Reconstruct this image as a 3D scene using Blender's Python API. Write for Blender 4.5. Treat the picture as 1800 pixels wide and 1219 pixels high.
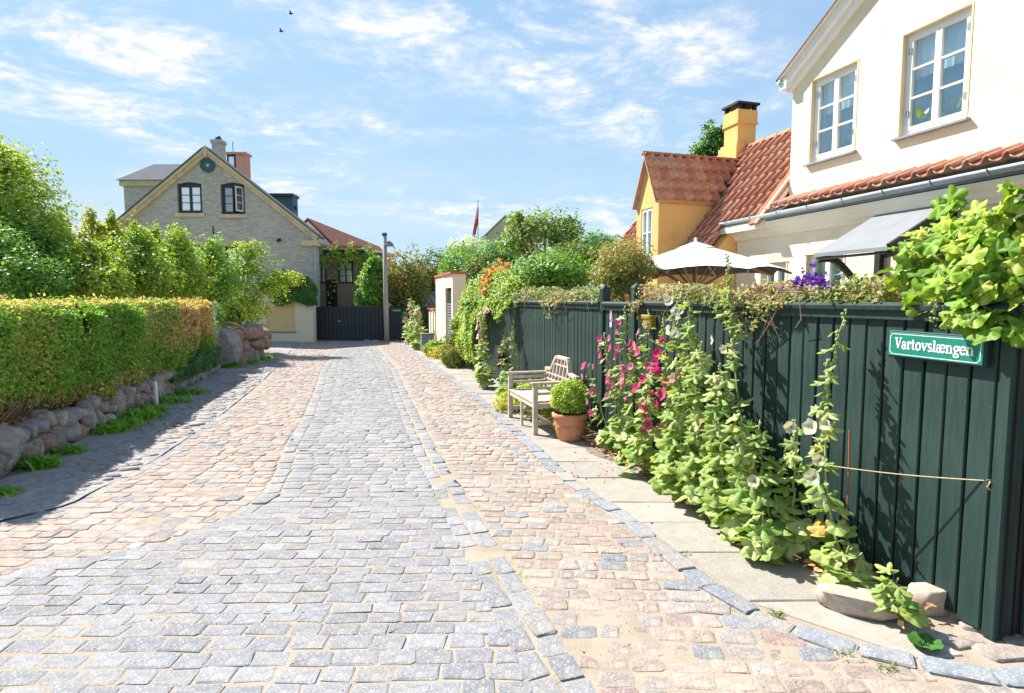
import bpy, bmesh, math, random
import numpy as np
from mathutils import Vector, Matrix
from mathutils.geometry import tessellate_polygon

for o in list(bpy.data.objects): bpy.data.objects.remove(o)
SC = bpy.context.scene
COL = SC.collection
R = math.radians
rnd = random.Random(7)
nr = np.random.default_rng(7)

# ------------------------------------------------------------------ camera, sky, sun, exposure
FPX, EYE, CX, CY = 1020.0, 1.7, 900.0, 609.5
PITCH = math.atan(82.5 / FPX)
cam = bpy.data.cameras.new('camera'); cam.sensor_width = 36; cam.lens = FPX / 1800 * 36
cam.clip_start = 0.05; cam.clip_end = 3000
camo = bpy.data.objects.new('camera', cam); COL.objects.link(camo)
camo.location = (0, 0, EYE); camo.rotation_euler = (R(90) - PITCH, 0, 0)
SC.camera = camo

SUN_AZ = math.atan2(-0.80, 0.60)      # from +Y towards +X ; negative = to the left
SUN_EL = R(46)
sd = Vector((math.sin(SUN_AZ) * math.cos(SUN_EL), math.cos(SUN_AZ) * math.cos(SUN_EL), math.sin(SUN_EL)))
sun = bpy.data.lights.new('sun', 'SUN'); sun.energy = 4.6; sun.angle = R(0.55); sun.color = (1.0, 0.95, 0.87)
suno = bpy.data.objects.new('sun', sun); COL.objects.link(suno)
suno.rotation_euler = (-sd).to_track_quat('-Z', 'Y').to_euler(); suno.location = (-20, 10, 30)

world = bpy.data.worlds.new('World'); SC.world = world; world.use_nodes = True
nt = world.node_tree; N = nt.nodes; L = nt.links; N.clear()
def wn(t, **k):
    n = N.new(t)
    for a, b in k.items(): setattr(n, a, b)
    return n
def wmath(op, a, b=None, clamp=False):
    m = wn('ShaderNodeMath', operation=op); m.use_clamp = clamp
    for i, v in enumerate((a, b)):
        if v is None: continue
        if isinstance(v, (int, float)): m.inputs[i].default_value = v
        else: L.new(v, m.inputs[i])
    return m.outputs[0]
sky = wn('ShaderNodeTexSky', sky_type='NISHITA'); sky.sun_disc = False
sky.sun_elevation = SUN_EL; sky.sun_rotation = SUN_AZ
sky.altitude = 0; sky.air_density = 1.0; sky.dust_density = 0.3; sky.ozone_density = 2.2
tc = wn('ShaderNodeTexCoord'); sp = wn('ShaderNodeSeparateXYZ'); L.new(tc.outputs['Generated'], sp.inputs[0])
zz = wmath('MAXIMUM', sp.outputs[2], 0.0); den = wmath('ADD', zz, 0.10)
px = wmath('DIVIDE', sp.outputs[0], den); py = wmath('DIVIDE', sp.outputs[1], den)
cb = wn('ShaderNodeCombineXYZ'); L.new(px, cb.inputs[0]); L.new(py, cb.inputs[1])
def wnoise(scale, detail, rough, off, sx=1, sy=1, dist=0.0):
    mp = wn('ShaderNodeMapping'); mp.inputs['Location'].default_value = (off, off * .7, off * .3)
    mp.inputs['Scale'].default_value = (sx, sy, 1); L.new(cb.outputs[0], mp.inputs[0])
    n = wn('ShaderNodeTexNoise'); n.inputs['Scale'].default_value = scale; n.inputs['Detail'].default_value = detail
    n.inputs['Roughness'].default_value = rough; n.inputs['Distortion'].default_value = dist
    L.new(mp.outputs[0], n.inputs[0]); return n.outputs[0]
def wramp(v, lo, hi):
    m = wn('ShaderNodeMapRange'); m.interpolation_type = 'SMOOTHSTEP'
    m.inputs[1].default_value = lo; m.inputs[2].default_value = hi; L.new(v, m.inputs[0]); return m.outputs[0]
big = wramp(wnoise(0.62, 3, 0.5, 3.7, 1.0, 1.25), 0.44, 0.66)
fine = wramp(wnoise(2.2, 10, 0.68, 12.6, 1.15, 1.25, 0.35), 0.42, 0.70)
rip = wramp(wnoise(13.0, 4, 0.6, 5.1, 1.0, 1.2, 0.2), 0.34, 0.62)
veil = wmath('MULTIPLY', wramp(wnoise(0.9, 6, 0.55, 8.8, 1.0, 1.4, 0.4), 0.40, 0.85), 0.22)
cl = wmath('MULTIPLY', big, fine)
ripm = wmath('ADD', wmath('MULTIPLY', rip, 0.6), 0.50)
cl = wmath('MULTIPLY', cl, ripm)
cl = wmath('MULTIPLY', cl, 1.5)
cl = wmath('ADD', cl, veil, True)
# low cumulus banks near the horizon
lowm = wmath('MULTIPLY', wramp(zz, 0.02, 0.08), wmath('SUBTRACT', 1.0, wramp(zz, 0.12, 0.24)))
mpc = wn('ShaderNodeMapping'); mpc.inputs['Scale'].default_value = (5.5, 5.5, 11); mpc.inputs['Location'].default_value = (1.35, .2, 0.1); L.new(tc.outputs['Generated'], mpc.inputs[0])
nc = wn('ShaderNodeTexNoise'); nc.inputs['Scale'].default_value = 1.0; nc.inputs['Detail'].default_value = 9; nc.inputs['Roughness'].default_value = .55; L.new(mpc.outputs[0], nc.inputs[0])
cum = wmath('MULTIPLY', wramp(nc.outputs[0], 0.55, 0.64), lowm)
cl = wmath('MAXIMUM', cl, wmath('MULTIPLY', cum, 0.9), True)
# soft shoulder so that the sky towards the sun stays within what a camera records
def shoulder(v, m):
    q = wmath('POWER', wmath('DIVIDE', v, m), 3.0); return wmath('DIVIDE', v, wmath('POWER', wmath('ADD', q, 1.0), 1 / 3.0))
ssp = wn('ShaderNodeSeparateColor'); L.new(sky.outputs[0], ssp.inputs[0]); scb = wn('ShaderNodeCombineColor')
for i_, m_ in enumerate((1.62, 2.6, 3.55)): L.new(shoulder(ssp.outputs[i_], m_), scb.inputs[i_])
hz = wmath('SUBTRACT', 1.0, wramp(zz, 0.0, 0.34))
hzf = wmath('MULTIPLY', hz, 0.75)
mxh = wn('ShaderNodeMix', data_type='RGBA'); L.new(hzf, mxh.inputs['Factor']); L.new(scb.outputs[0], mxh.inputs[6]); mxh.inputs[7].default_value = (2.35, 2.95, 3.35, 1)
mx = wn('ShaderNodeMix', data_type='RGBA'); L.new(cl, mx.inputs['Factor']); L.new(mxh.outputs[2], mx.inputs[6]); mx.inputs[7].default_value = (3.45, 3.5, 3.55, 1)
bg = wn('ShaderNodeBackground'); bg.inputs[1].default_value = 0.12; L.new(mx.outputs[2], bg.inputs[0])
wo = wn('ShaderNodeOutputWorld'); L.new(bg.outputs[0], wo.inputs[0])

SC.view_settings.view_transform = 'Standard'; SC.view_settings.look = 'None'
SC.view_settings.gamma = 1; SC.view_settings.use_curve_mapping = False
SC.view_settings.exposure = 1.30
SC.cycles.max_bounces = 7; SC.cycles.transparent_max_bounces = 10

# ------------------------------------------------------------------ survey helpers (photo pixel -> place)
def ray(u, v):
    x, y = u - CX, CY - v
    d = np.array([x, FPX * math.cos(PITCH) + y * math.sin(PITCH), -FPX * math.sin(PITCH) + y * math.cos(PITCH)])
    return d / d[1]
def G(u, v, z=0.0):
    r = ray(u, v); return np.array([0, 0, EYE]) + r * ((z - EYE) / r[2])
def D(u, v, Y): return np.array([0, 0, EYE]) + ray(u, v) * Y
AL = math.atan(300 / FPX * math.cos(PITCH))
DV = np.array([-math.sin(AL), math.cos(AL)]); NV = np.array([math.cos(AL), math.sin(AL)])
OF = G(1752, 1126)[:2]               # foot of the fence corner; a runs along the fence, b away from the street
def W(a, b, z=0.0):
    p = OF + DV * a + NV * b; return np.array([p[0], p[1], z])
def AB(p): q = np.array(p[:2]) - OF; return q @ DV, q @ NV
def F(u, v, b):
    r = ray(u, v); t = (b + OF @ NV) / (r[:2] @ NV); p = np.array([0, 0, EYE]) + r * t
    return (p[:2] - OF) @ DV, p[2]
def B(u, v, a):
    r = ray(u, v); t = (a + OF @ DV) / (r[:2] @ DV); p = np.array([0, 0, EYE]) + r * t
    return (p[:2] - OF) @ NV, p[2]
FENCE_ROT = AL                       # z rotation that turns +Y into the fence direction
def LF(p):                           # local (x=b, y=a, z) frame points -> world
    p = np.asarray(p, float); q = np.empty_like(p)
    q[:, 0] = OF[0] + NV[0] * p[:, 0] + DV[0] * p[:, 1]
    q[:, 1] = OF[1] + NV[1] * p[:, 0] + DV[1] * p[:, 1]; q[:, 2] = p[:, 2]; return q
def ID(p): return np.asarray(p, float)

# ------------------------------------------------------------------ mesh helpers
def tag(o, label=None, cat=None, group=None, kind=None):
    if label: o['label'] = label
    if cat: o['category'] = cat
    if group: o['group'] = group
    if kind: o['kind'] = kind
    return o
def empty(name, loc, label, cat, group=None, rz=0):
    o = bpy.data.objects.new(name, None); COL.objects.link(o); o.location = tuple(loc); o.rotation_euler = (0, 0, rz)
    o.empty_display_size = 0.2; return tag(o, label, cat, group)
def raw(name, V, F_, mat, tint=None, smooth=False):
    V = np.ascontiguousarray(V, np.float32)
    me = bpy.data.meshes.new(name)
    if isinstance(F_, np.ndarray):
        k = F_.shape[1]; n = F_.shape[0]
        me.vertices.add(len(V)); me.vertices.foreach_set('co', V.ravel())
        me.loops.add(n * k); me.loops.foreach_set('vertex_index', F_.astype(np.int32).ravel())
        me.polygons.add(n); me.polygons.foreach_set('loop_start', np.arange(0, n * k, k, dtype=np.int32))
        me.update(calc_edges=True)
    else:
        me.from_pydata(V.tolist(), [], [list(map(int, f)) for f in F_]); me.update()
    if tint is not None:
        at = me.attributes.new('tint', 'FLOAT_COLOR', 'POINT')
        t = np.ones((len(V), 4), np.float32); t[:, :3] = tint; at.data.foreach_set('color', t.ravel())
    if smooth: me.polygons.foreach_set('use_smooth', np.ones(len(me.polygons), bool))
    me.materials.append(mat); return me
def obj(name, me, parent=None, loc=(0, 0, 0), rot=(0, 0, 0), scale=(1, 1, 1)):
    o = bpy.data.objects.new(name, me); COL.objects.link(o)
    if parent is not None: o.parent = parent
    o.location = tuple(loc); o.rotation_euler = rot; o.scale = scale; return o
def pl(p): return np.array(p.location) if p is not None else np.zeros(3)

class MB:
    def __init__(s, tf=ID): s.v = []; s.f = []; s.t = []; s.tf = tf; s.n = 0
    def add(s, V, F_, tint=None):
        V = np.asarray(V, float); s.v.append(V); s.f += [[i + s.n for i in f] for f in F_]
        s.t.append(np.tile(np.array(tint if tint is not None else (1, 1, 1), float), (len(V), 1))); s.n += len(V); return s
    def box(s, x0, x1, y0, y1, z0, z1, tint=None, bev=0.0):
        if bev <= 0:
            V = [(x, y, z) for z in (z0, z1) for y in (y0, y1) for x in (x0, x1)]
            return s.add(V, [(0, 2, 3, 1), (4, 5, 7, 6), (0, 1, 5, 4), (1, 3, 7, 5), (3, 2, 6, 7), (2, 0, 4, 6)], tint)
        bm = bmesh.new(); bmesh.ops.create_cube(bm, size=1)
        bmesh.ops.scale(bm, vec=(x1 - x0, y1 - y0, z1 - z0), verts=bm.verts)
        bmesh.ops.bevel(bm, geom=bm.edges[:], offset=bev, segments=1, affect='EDGES')
        bm.verts.index_update(); c = np.array([(x0 + x1) / 2, (y0 + y1) / 2, (z0 + z1) / 2])
        V = np.array([v.co[:] for v in bm.verts]) + c; Fs = [[v.index for v in f.verts] for f in bm.faces]; bm.free()
        return s.add(V, Fs, tint)
    def bar(s, p, q, w, h, up=(0, 0, 1), tint=None):
        p, q = np.array(p, float), np.array(q, float); d = q - p; ln = np.linalg.norm(d); d /= ln
        up = np.array(up, float); sx = np.cross(d, up); nn = np.linalg.norm(sx)
        if nn < 1e-5: sx = np.cross(d, (1, 0, 0)); nn = np.linalg.norm(sx)
        sx /= nn; uz = np.cross(sx, d)
        V = [e + sx * a * w / 2 + uz * b * h / 2 for e in (p, q) for a, b in ((-1, -1), (1, -1), (1, 1), (-1, 1))]
        return s.add(V, [(0, 1, 2, 3), (7, 6, 5, 4), (0, 4, 5, 1), (1, 5, 6, 2), (2, 6, 7, 3), (3, 7, 4, 0)], tint)
    def tube(s, pts, rad, n=8, cap=True, tint=None):
        pts = np.array(pts, float); m = len(pts); rad = np.broadcast_to(rad, (m,)); V = []; Fs = []
        tg = np.gradient(pts, axis=0); tg /= np.linalg.norm(tg, axis=1)[:, None] + 1e-9
        ref = np.array([0, 0, 1.]) if abs(tg[0][2]) < .9 else np.array([1., 0, 0])
        for i in range(m):
            a = np.cross(tg[i], ref); a /= np.linalg.norm(a) + 1e-9; b = np.cross(tg[i], a)
            for k in range(n):
                an = 2 * math.pi * k / n; V.append(pts[i] + rad[i] * (a * math.cos(an) + b * math.sin(an)))
        for i in range(m - 1):
            for k in range(n):
                k2 = (k + 1) % n; Fs.append((i * n + k, i * n + k2, (i + 1) * n + k2, (i + 1) * n + k))
        if cap: Fs.append(tuple(range(n))[::-1]); Fs.append(tuple((m - 1) * n + k for k in range(n)))
        return s.add(V, Fs, tint)
    def lathe(s, prof, c=(0, 0, 0), n=24, tint=None):
        V = []; Fs = []; m = len(prof)
        for r, z in prof:
            for k in range(n):
                an = 2 * math.pi * k / n; V.append((c[0] + r * math.cos(an), c[1] + r * math.sin(an), c[2] + z))
        for i in range(m - 1):
            for k in range(n):
                k2 = (k + 1) % n; Fs.append((i * n + k, i * n + k2, (i + 1) * n + k2, (i + 1) * n + k))
        return s.add(V, Fs, tint)
    def prism(s, poly, ax, lo, hi, tint=None):
        n = len(poly); V = []
        for e in (lo, hi):
            for (p, q) in poly:
                V.append({'x': (e, p, q), 'y': (p, e, q), 'z': (p, q, e)}[ax])
        Fs = [tuple(range(n))[::-1], tuple(range(n, 2 * n))] + [(i, (i + 1) % n, n + (i + 1) % n, n + i) for i in range(n)]
        return s.add(V, Fs, tint)
    def build(s, name, mat, parent=None, smooth=False, own=False):
        V = s.tf(np.vstack(s.v)); o0 = pl(parent)
        if own:
            c = V.mean(0); me = raw(name, V - c, s.f, mat, np.vstack(s.t), smooth); return obj(name, me, parent, c - o0)
        me = raw(name, V - o0, s.f, mat, np.vstack(s.t), smooth); return obj(name, me, parent)
def boxpart(name, tf, x0, x1, y0, y1, z0, z1, mat, parent, bev=0.0, tint=None):
    return MB(tf).box(x0, x1, y0, y1, z0, z1, tint, bev).build(name, mat, parent)

def wall_holes(outer, holes, depth, mp, name, mat, parent):
    """flat wall in 2D with real openings; mp(u,v,w) -> local point, w = depth into the wall"""
    mb = MB(); pts = [outer] + holes
    tri = tessellate_polygon([[Vector((x, y, 0)) for x, y in p] for p in pts])
    flat = [q for p in pts for q in p]
    mb.add([mp(x, y, 0) for x, y in flat], tri)
    mb.add([mp(x, y, depth) for x, y in flat], [t[::-1] for t in tri])
    for p in pts:
        n = len(p); mb.add([mp(x, y, 0) for x, y in p] + [mp(x, y, depth) for x, y in p], [(i, (i + 1) % n, n + (i + 1) % n, n + i) for i in range(n)])
    return mb.build(name, mat, parent)

# ------------------------------------------------------------------ materials
def newmat(name):
    m = bpy.data.materials.new(name); m.use_nodes = True; t = m.node_tree
    p = t.nodes['Principled BSDF']; return m, t, p
def noise_node(t, scale, detail=5, rough=.55, coord='Object', stretch=None):
    c = t.nodes.new('ShaderNodeTexCoord'); n = t.nodes.new('ShaderNodeTexNoise')
    n.inputs['Scale'].default_value = scale; n.inputs['Detail'].default_value = detail; n.inputs['Roughness'].default_value = rough
    if stretch:
        mp = t.nodes.new('ShaderNodeMapping'); mp.inputs['Scale'].default_value = stretch
        t.links.new(c.outputs[coord], mp.inputs[0]); t.links.new(mp.outputs[0], n.inputs[0])
    else: t.links.new(c.outputs[coord], n.inputs[0])
    return n.outputs[0]
def world_pos(t):
    g = t.nodes.new('ShaderNodeNewGeometry'); return g.outputs['Position']
def mixc(t, fac, a, b, mode='MIX'):
    m = t.nodes.new('ShaderNodeMix'); m.data_type = 'RGBA'; m.blend_type = mode
    for s, v in ((m.inputs['Factor'], fac), (m.inputs[6], a), (m.inputs[7], b)):
        if isinstance(v, (int, float)): s.default_value = v
        elif isinstance(v, tuple): s.default_value = (*v, 1)
        else: t.links.new(v, s)
    return m.outputs[2]
def mrange(t, v, a, b, c=0., d=1.):
    m = t.nodes.new('ShaderNodeMapRange')
    for i, x in enumerate((a, b, c, d)): m.inputs[i + 1].default_value = x
    t.links.new(v, m.inputs[0]); return m.outputs[0]
def bump(t, p, h, strength, dist=.02):
    b = t.nodes.new('ShaderNodeBump'); b.inputs['Strength'].default_value = strength; b.inputs['Distance'].default_value = dist
    t.links.new(h, b.inputs['Height']); t.links.new(b.outputs[0], p.inputs['Normal'])
def tint_node(t):
    a = t.nodes.new('ShaderNodeAttribute'); a.attribute_name = 'tint'; return a.outputs['Color']
def mat(name, col, rough=.75, var=.25, vs=6., bs=30., bst=.25, bd=.01, spec=.3, tint=False, dark=None, ds=3., speck=None, ss=120., metal=0., stretch=None):
    """base colour x (tint) with broad variation, optional stain colour and mineral speckle"""
    m, t, p = newmat(name)
    c = tint_node(t) if tint else None
    if tint and col != (1, 1, 1): c = mixc(t, 1.0, c, col, 'MULTIPLY')
    base = c if tint else col
    v = noise_node(t, vs, stretch=stretch)
    vv = mrange(t, v, .3, .7, 1 - var, 1 + var)
    cc = t.nodes.new('ShaderNodeCombineColor')
    for i in range(3): t.links.new(vv, cc.inputs[i])
    c = mixc(t, 1.0, base, cc.outputs[0], 'MULTIPLY')
    if dark is not None:
        f = mrange(t, noise_node(t, ds, 7, .62, stretch=stretch), .54, .72, 0, .8); c = mixc(t, f, c, dark)
    if speck is not None:
        f = mrange(t, noise_node(t, ss, 2, .7), .56, .66, 0, .75); c = mixc(t, f, c, speck)
    t.links.new(c, p.inputs['Base Color'])
    p.inputs['Roughness'].default_value = rough; p.inputs['Specular IOR Level'].default_value = spec; p.inputs['Metallic'].default_value = metal
    if bst > 0: bump(t, p, noise_node(t, bs, 6, .6, stretch=stretch), bst, bd)
    return m
def leafmat(name, trans=.35, rough=.45, spec=.35, warm=(1.15, 1.15, .45)):
    m, t, p = newmat(name); c = tint_node(t)
    v = mrange(t, noise_node(t, 14, 3), .3, .7, .8, 1.2)
    cc = t.nodes.new('ShaderNodeCombineColor')
    for i in range(3): t.links.new(v, cc.inputs[i])
    c = mixc(t, 1., c, cc.outputs[0], 'MULTIPLY')
    t.links.new(c, p.inputs['Base Color']); p.inputs['Roughness'].default_value = rough; p.inputs['Specular IOR Level'].default_value = spec
    tr = t.nodes.new('ShaderNodeBsdfTranslucent'); t.links.new(mixc(t, 1., c, warm, 'MULTIPLY'), tr.inputs[0])
    ms = t.nodes.new('ShaderNodeMixShader'); ms.inputs[0].default_value = trans
    t.links.new(p.outputs[0], ms.inputs[1]); t.links.new(tr.outputs[0], ms.inputs[2])
    t.links.new(ms.outputs[0], t.nodes['Material Output'].inputs[0]); return m
def brickmat(name, c1, c2, mortar, w, h, coord='Object'):
    m, t, p = newmat(name); tcn = t.nodes.new('ShaderNodeTexCoord'); mp = t.nodes.new('ShaderNodeMapping')
    mp.inputs['Rotation'].default_value = (R(90), 0, 0); t.links.new(tcn.outputs[coord], mp.inputs[0])
    b = t.nodes.new('ShaderNodeTexBrick'); b.inputs['Color1'].default_value = (*c1, 1); b.inputs['Color2'].default_value = (*c2, 1); b.inputs['Mortar'].default_value = (*mortar, 1)
    b.inputs['Scale'].default_value = 1; b.inputs['Brick Width'].default_value = w; b.inputs['Row Height'].default_value = h; b.inputs['Mortar Size'].default_value = .011; b.inputs['Bias'].default_value = -.1
    t.links.new(mp.outputs[0], b.inputs[0])
    n1 = noise_node(t, 9, 6, .7); n2 = noise_node(t, .7, 4)
    c = mixc(t, mrange(t, n1, .35, .7, 0, .55), b.outputs[0], tuple(x * .5 for x in c1)); c = mixc(t, mrange(t, n2, .4, .7, 0, .35), c, tuple(x * 1.25 for x in c2))
    t.links.new(c, p.inputs['Base Color']); p.inputs['Roughness'].default_value = .9
    bump(t, p, b.outputs['Fac'], -.5, .02); return m

M = {}
M['sand'] = mat('sand', (.325, .27, .21), .95, .16, 5, 160, .5, .006, .1, dark=(.27, .23, .17), ds=2.2, speck=(.58, .50, .40), ss=260)
M['granite'] = mat('granite_stone', (.67, .67, .675), .88, .16, 22, 60, .55, .007, .12, tint=True, dark=(.34, .30, .25), ds=6, speck=(.48, .48, .47), ss=85)
M['cobble'] = mat('cobble_stone', (.635, .605, .595), .85, .18, 16, 50, .7, .010, .2, tint=True, dark=(.38, .31, .23), ds=5, speck=(.46, .42, .39), ss=90)
M['slab'] = mat('pavement_slab', (.72, .70, .68), .9, .14, 6, 70, .6, .006, .15, tint=True, dark=(.27, .23, .185), ds=3.5, speck=(.44, .42, .40), ss=110)
M['earth'] = mat('earth', (.20, .165, .13), .97, .3, 7, 50, .6, .02, .1, dark=(.12, .10, .075), ds=5, speck=(.34, .31, .28), ss=90)
M['lawn'] = mat('lawn', (.075, .115, .035), .95, .35, .6, 20, .5, .03, .1, dark=(.12, .11, .05), ds=.5)
M['boulder'] = mat('boulder', (1, 1, 1), .9, .32, 9, 42, 1.0, .04, .2, tint=True, dark=(.13, .125, .11), ds=6, speck=(.42, .41, .39), ss=130)
M['green_paint'] = None
def fencepaint():
    m, t, p = newmat('dark_green_paint'); oi = t.nodes.new('ShaderNodeObjectInfo')
    a = mixc(t, oi.outputs['Random'], (.014, .033, .030), (.019, .045, .040))
    g = noise_node(t, 3, 6, .6, stretch=(8, 8, .8)); a = mixc(t, mrange(t, g, .45, .75, 0, .6), a, (.034, .068, .062))
    s = noise_node(t, 34, 3, .6, 'Object'); a = mixc(t, mrange(t, s, .735, .77, 0, .5), a, (.30, .36, .33))
    w_ = noise_node(t, 5, 7, .7, stretch=(2, 2, .35)); a = mixc(t, mrange(t, w_, .58, .76, 0, .7), a, (.055, .08, .07))
    t.links.new(a, p.inputs['Base Color']); t.links.new(mrange(t, g, .3, .7, .42, .72), p.inputs['Roughness']); p.inputs['Specular IOR Level'].default_value = .35
    bump(t, p, noise_node(t, 30, 5, .6, stretch=(3, 3, .25)), .25, .006); return m
M['green_paint'] = fencepaint()
M['navy_paint'] = mat('navy_gate_paint', (.028, .036, .046), .55, .2, 5, 30, .2, .006, .35, stretch=(6, 6, .5))
M['black'] = mat('black_iron', (.018, .018, .02), .5, .2, 10, 40, .2, .003, .4)
M['cream'] = mat('cream_render', (.78, .685, .53), .92, .05, 2.5, 45, .35, .010, .1, dark=(.69, .59, .44), ds=1.6)
M['yellow'] = mat('ochre_render', (.78, .46, .17), .92, .06, 1.8, 60, .25, .006, .15, dark=(.66, .36, .12), ds=1.3)
M['reveal'] = mat('ochre_reveal_and_shade', (.72, .60, .40), .9, .06, 3, 60, .2, .005, .15)  # ochre trim; around the windows the colour carries the shading of the reveal
M['white'] = mat('white_paint', (.80, .80, .78), .5, .04, 4, 50, .12, .003, .4)
M['cornice'] = mat('cornice_plaster', (.77, .72, .61), .85, .05, 3, 50, .15, .004, .2)
M['zinc'] = mat('zinc', (.36, .41, .45), .5, .12, 8, 30, .1, .003, .5, metal=.25)
M['lead'] = mat('lead_flashing', (.22, .25, .28), .6, .15, 8, 30, .2, .004, .4)
M['tile'] = mat('clay_tile', (1, 1, 1), .78, .16, 10, 45, .35, .006, .25, tint=True, dark=(.20, .085, .05), ds=6)
M['mortar'] = mat('pink_mortar', (.50, .30, .24), .9, .15, 10, 40, .4, .008, .15)
M['brick'] = brickmat('grey_brick', (.60, .555, .49), (.33, .315, .295), (.50, .475, .43), .24, .075)
M['stonetrim'] = mat('sandstone_trim', (.60, .50, .33), .9, .12, 3, 40, .3, .008, .15, dark=(.35, .29, .19), ds=4)
M['slate'] = mat('slate_roof', (.15, .16, .17), 1.0, .14, 3, 20, .2, .01, .02, stretch=(1, 1, 6))
M['redroof'] = mat('far_red_roof', (.24, .085, .055), .85, .2, 2, 12, .6, .03, .2, stretch=(5, 1, 1))
M['frame_blue'] = mat('blue_black_frame', (.022, .038, .052), .45, .1, 8, 40, .1, .003, .4)
M['teal'] = mat('teal_disc', (.05, .13, .16), .6, .15, 8, 40, .2, .004, .3)
M['pink'] = mat('pink_cladding', (.62, .32, .25), .8, .06, 4, 40, .1, .003, .2)
M['terracotta'] = mat('terracotta', (.52, .235, .13), .82, .12, 7, 60, .3, .004, .2, dark=(.56, .36, .25), ds=4)
M['soil'] = mat('soil', (.06, .042, .03), .98, .3, 12, 60, .8, .02, .1)
M['weathered'] = mat('weathered_teak', (.50, .43, .35), .85, .18, 9, 40, .35, .004, .2, dark=(.36, .28, .20), ds=5, stretch=(1, 1, 1))
M['polewood'] = mat('pole_wood', (.36, .335, .32), .85, .25, 6, 40, .5, .01, .2, stretch=(6, 6, .4))
M['canvas'] = mat('white_canvas', (.82, .82, .81), .85, .03, 3, 200, .15, .002, .15)
M['canvas_dark'] = mat('canopy_underside', (.10, .085, .10), .9, .1, 3, 100, .1, .002, .1)  # second sheet under the white canopy, in a darker colour
M['pale_wood'] = mat('pale_rib_wood', (.45, .31, .17), .6, .12, 10, 40, .2, .003, .3)
M['felt'] = mat('grey_felt', (.22, .235, .25), .8, .08, 4, 90, .3, .004, .25)
M['signgreen'] = mat('sign_green', (.012, .20, .145), .32, .03, 6, 30, .03, .001, .5)
M['signwhite'] = mat('sign_white', (.82, .83, .80), .4, .02, 6, 30, 0, .001, .4)
M['brass'] = mat('brass', (.55, .38, .06), .38, .15, 20, 60, .15, .002, .5, metal=.6)
M['rope'] = mat('twine', (.55, .42, .25), .95, .2, 90, 200, .5, .002, .1)
M['redcoping'] = mat('red_coping', (.50, .14, .075), .85, .15, 8, 40, .3, .006, .2)
M['flagred'] = mat('flag_red', (.55, .02, .04), .85, .05, 4, 100, .1, .002, .1)
M['bluepanel'] = mat('blue_print', (.06, .22, .52), .5, .02, 4, 40, 0, .001, .3)
M['sky_tinted_room'] = mat('room_wall', (.30, .52, .66), .9, .08, 2, 20, 0, .01, .1)  # blue of the sky reflected in the panes, put into the wall colour
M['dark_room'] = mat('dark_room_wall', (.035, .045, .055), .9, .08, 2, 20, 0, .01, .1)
M['blind'] = mat('white_blind', (.70, .76, .78), .9, .03, 4, 60, .1, .003, .1)
M['panelcream'] = mat('ochre_panel', (.62, .47, .25), .9, .05, 3, 50, .2, .004, .15)
M['bark'] = mat('bark', (.14, .105, .075), .92, .3, 8, 20, .7, .02, .15, stretch=(4, 4, .7))
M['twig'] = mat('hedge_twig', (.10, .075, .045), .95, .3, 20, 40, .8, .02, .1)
M['leaf'] = leafmat('foliage', .38, .5, .3)
M['bigleaf'] = leafmat('broad_leaf', .38, .5, .3)
M['petal'] = leafmat('petal', .5, .6, .1, (1.05, .95, .9))
M['stem'] = mat('green_stem', (.30, .36, .13), .7, .15, 10, 40, .2, .003, .25)
M['barewood'] = mat('bare_vine', (.30, .21, .14), .9, .2, 12, 40, .4, .006, .1)
M['bin'] = mat('grey_box', (.16, .18, .20), .55, .08, 6, 40, .1, .003, .4)
M['driftwood'] = mat('pale_stone_block', (.46, .37, .30), .9, .18, 8, 30, .6, .012, .15, dark=(.28, .20, .15), ds=5)
M['bird'] = mat('bird_feather', (.03, .03, .035), .8, .1, 5, 30, 0, .01, .2)
def glassmat():
    m, t, p = newmat('window_glass'); nd = t.nodes
    g = nd.new('ShaderNodeBsdfGlossy'); g.inputs['Roughness'].default_value = .02; g.inputs[0].default_value = (.9, .95, 1, 1)
    tr = nd.new('ShaderNodeBsdfTransparent'); tr.inputs[0].default_value = (.86, .93, .95, 1)
    fr = nd.new('ShaderNodeLayerWeight'); fr.inputs[0].default_value = .12
    ms = nd.new('ShaderNodeMixShader'); t.links.new(mrange(t, fr.outputs['Facing'], 0, 1, .16, .75), ms.inputs[0]); t.links.new(tr.outputs[0], ms.inputs[1]); t.links.new(g.outputs[0], ms.inputs[2])
    t.links.new(ms.outputs[0], nd['Material Output'].inputs[0]); return m
M['glass'] = glassmat()
def mirrorglass():
    m, t, p = newmat('far_window_glass'); p.inputs['Base Color'].default_value = (.72, .77, .82, 1); p.inputs['Roughness'].default_value = .08; p.inputs['Specular IOR Level'].default_value = 1.0; p.inputs['Metallic'].default_value = .5; return m
M['farglass'] = mirrorglass()

# ------------------------------------------------------------------ setting: ground, street, setts
def lawnsheet():
    s = 900; V = [(-s, -s, -.09), (s, -s, -.09), (s, s, -.09), (-s, s, -.09)]
    return tag(obj('ground', raw('ground', V, [(0, 1, 2, 3)], M['lawn'])), kind='structure')
lawnsheet()
def line(pts):
    g = np.array([G(u, v)[:2] for u, v in pts]); g = g[np.argsort(g[:, 1])]; return g
CL = line([(0, 1006), (136, 981), (280, 953), (350, 930), (410, 903), (459, 872), (484, 830), (500, 787), (530, 740), (553, 690), (565, 653), (585, 622), (600, 607)])
CL = np.vstack([[-6.5, 2.2], [-4.2, 3.1], CL, [-7.8, 26.5]])
CR = line([(1042, 1200), (1020, 1169), (930, 1033), (853, 920), (810, 850), (775, 800), (733, 720), (717, 690), (697, 647), (660, 607)])
CR = np.vstack([[.62, 1.5], CR, [-5.6, 26.5]])
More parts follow.
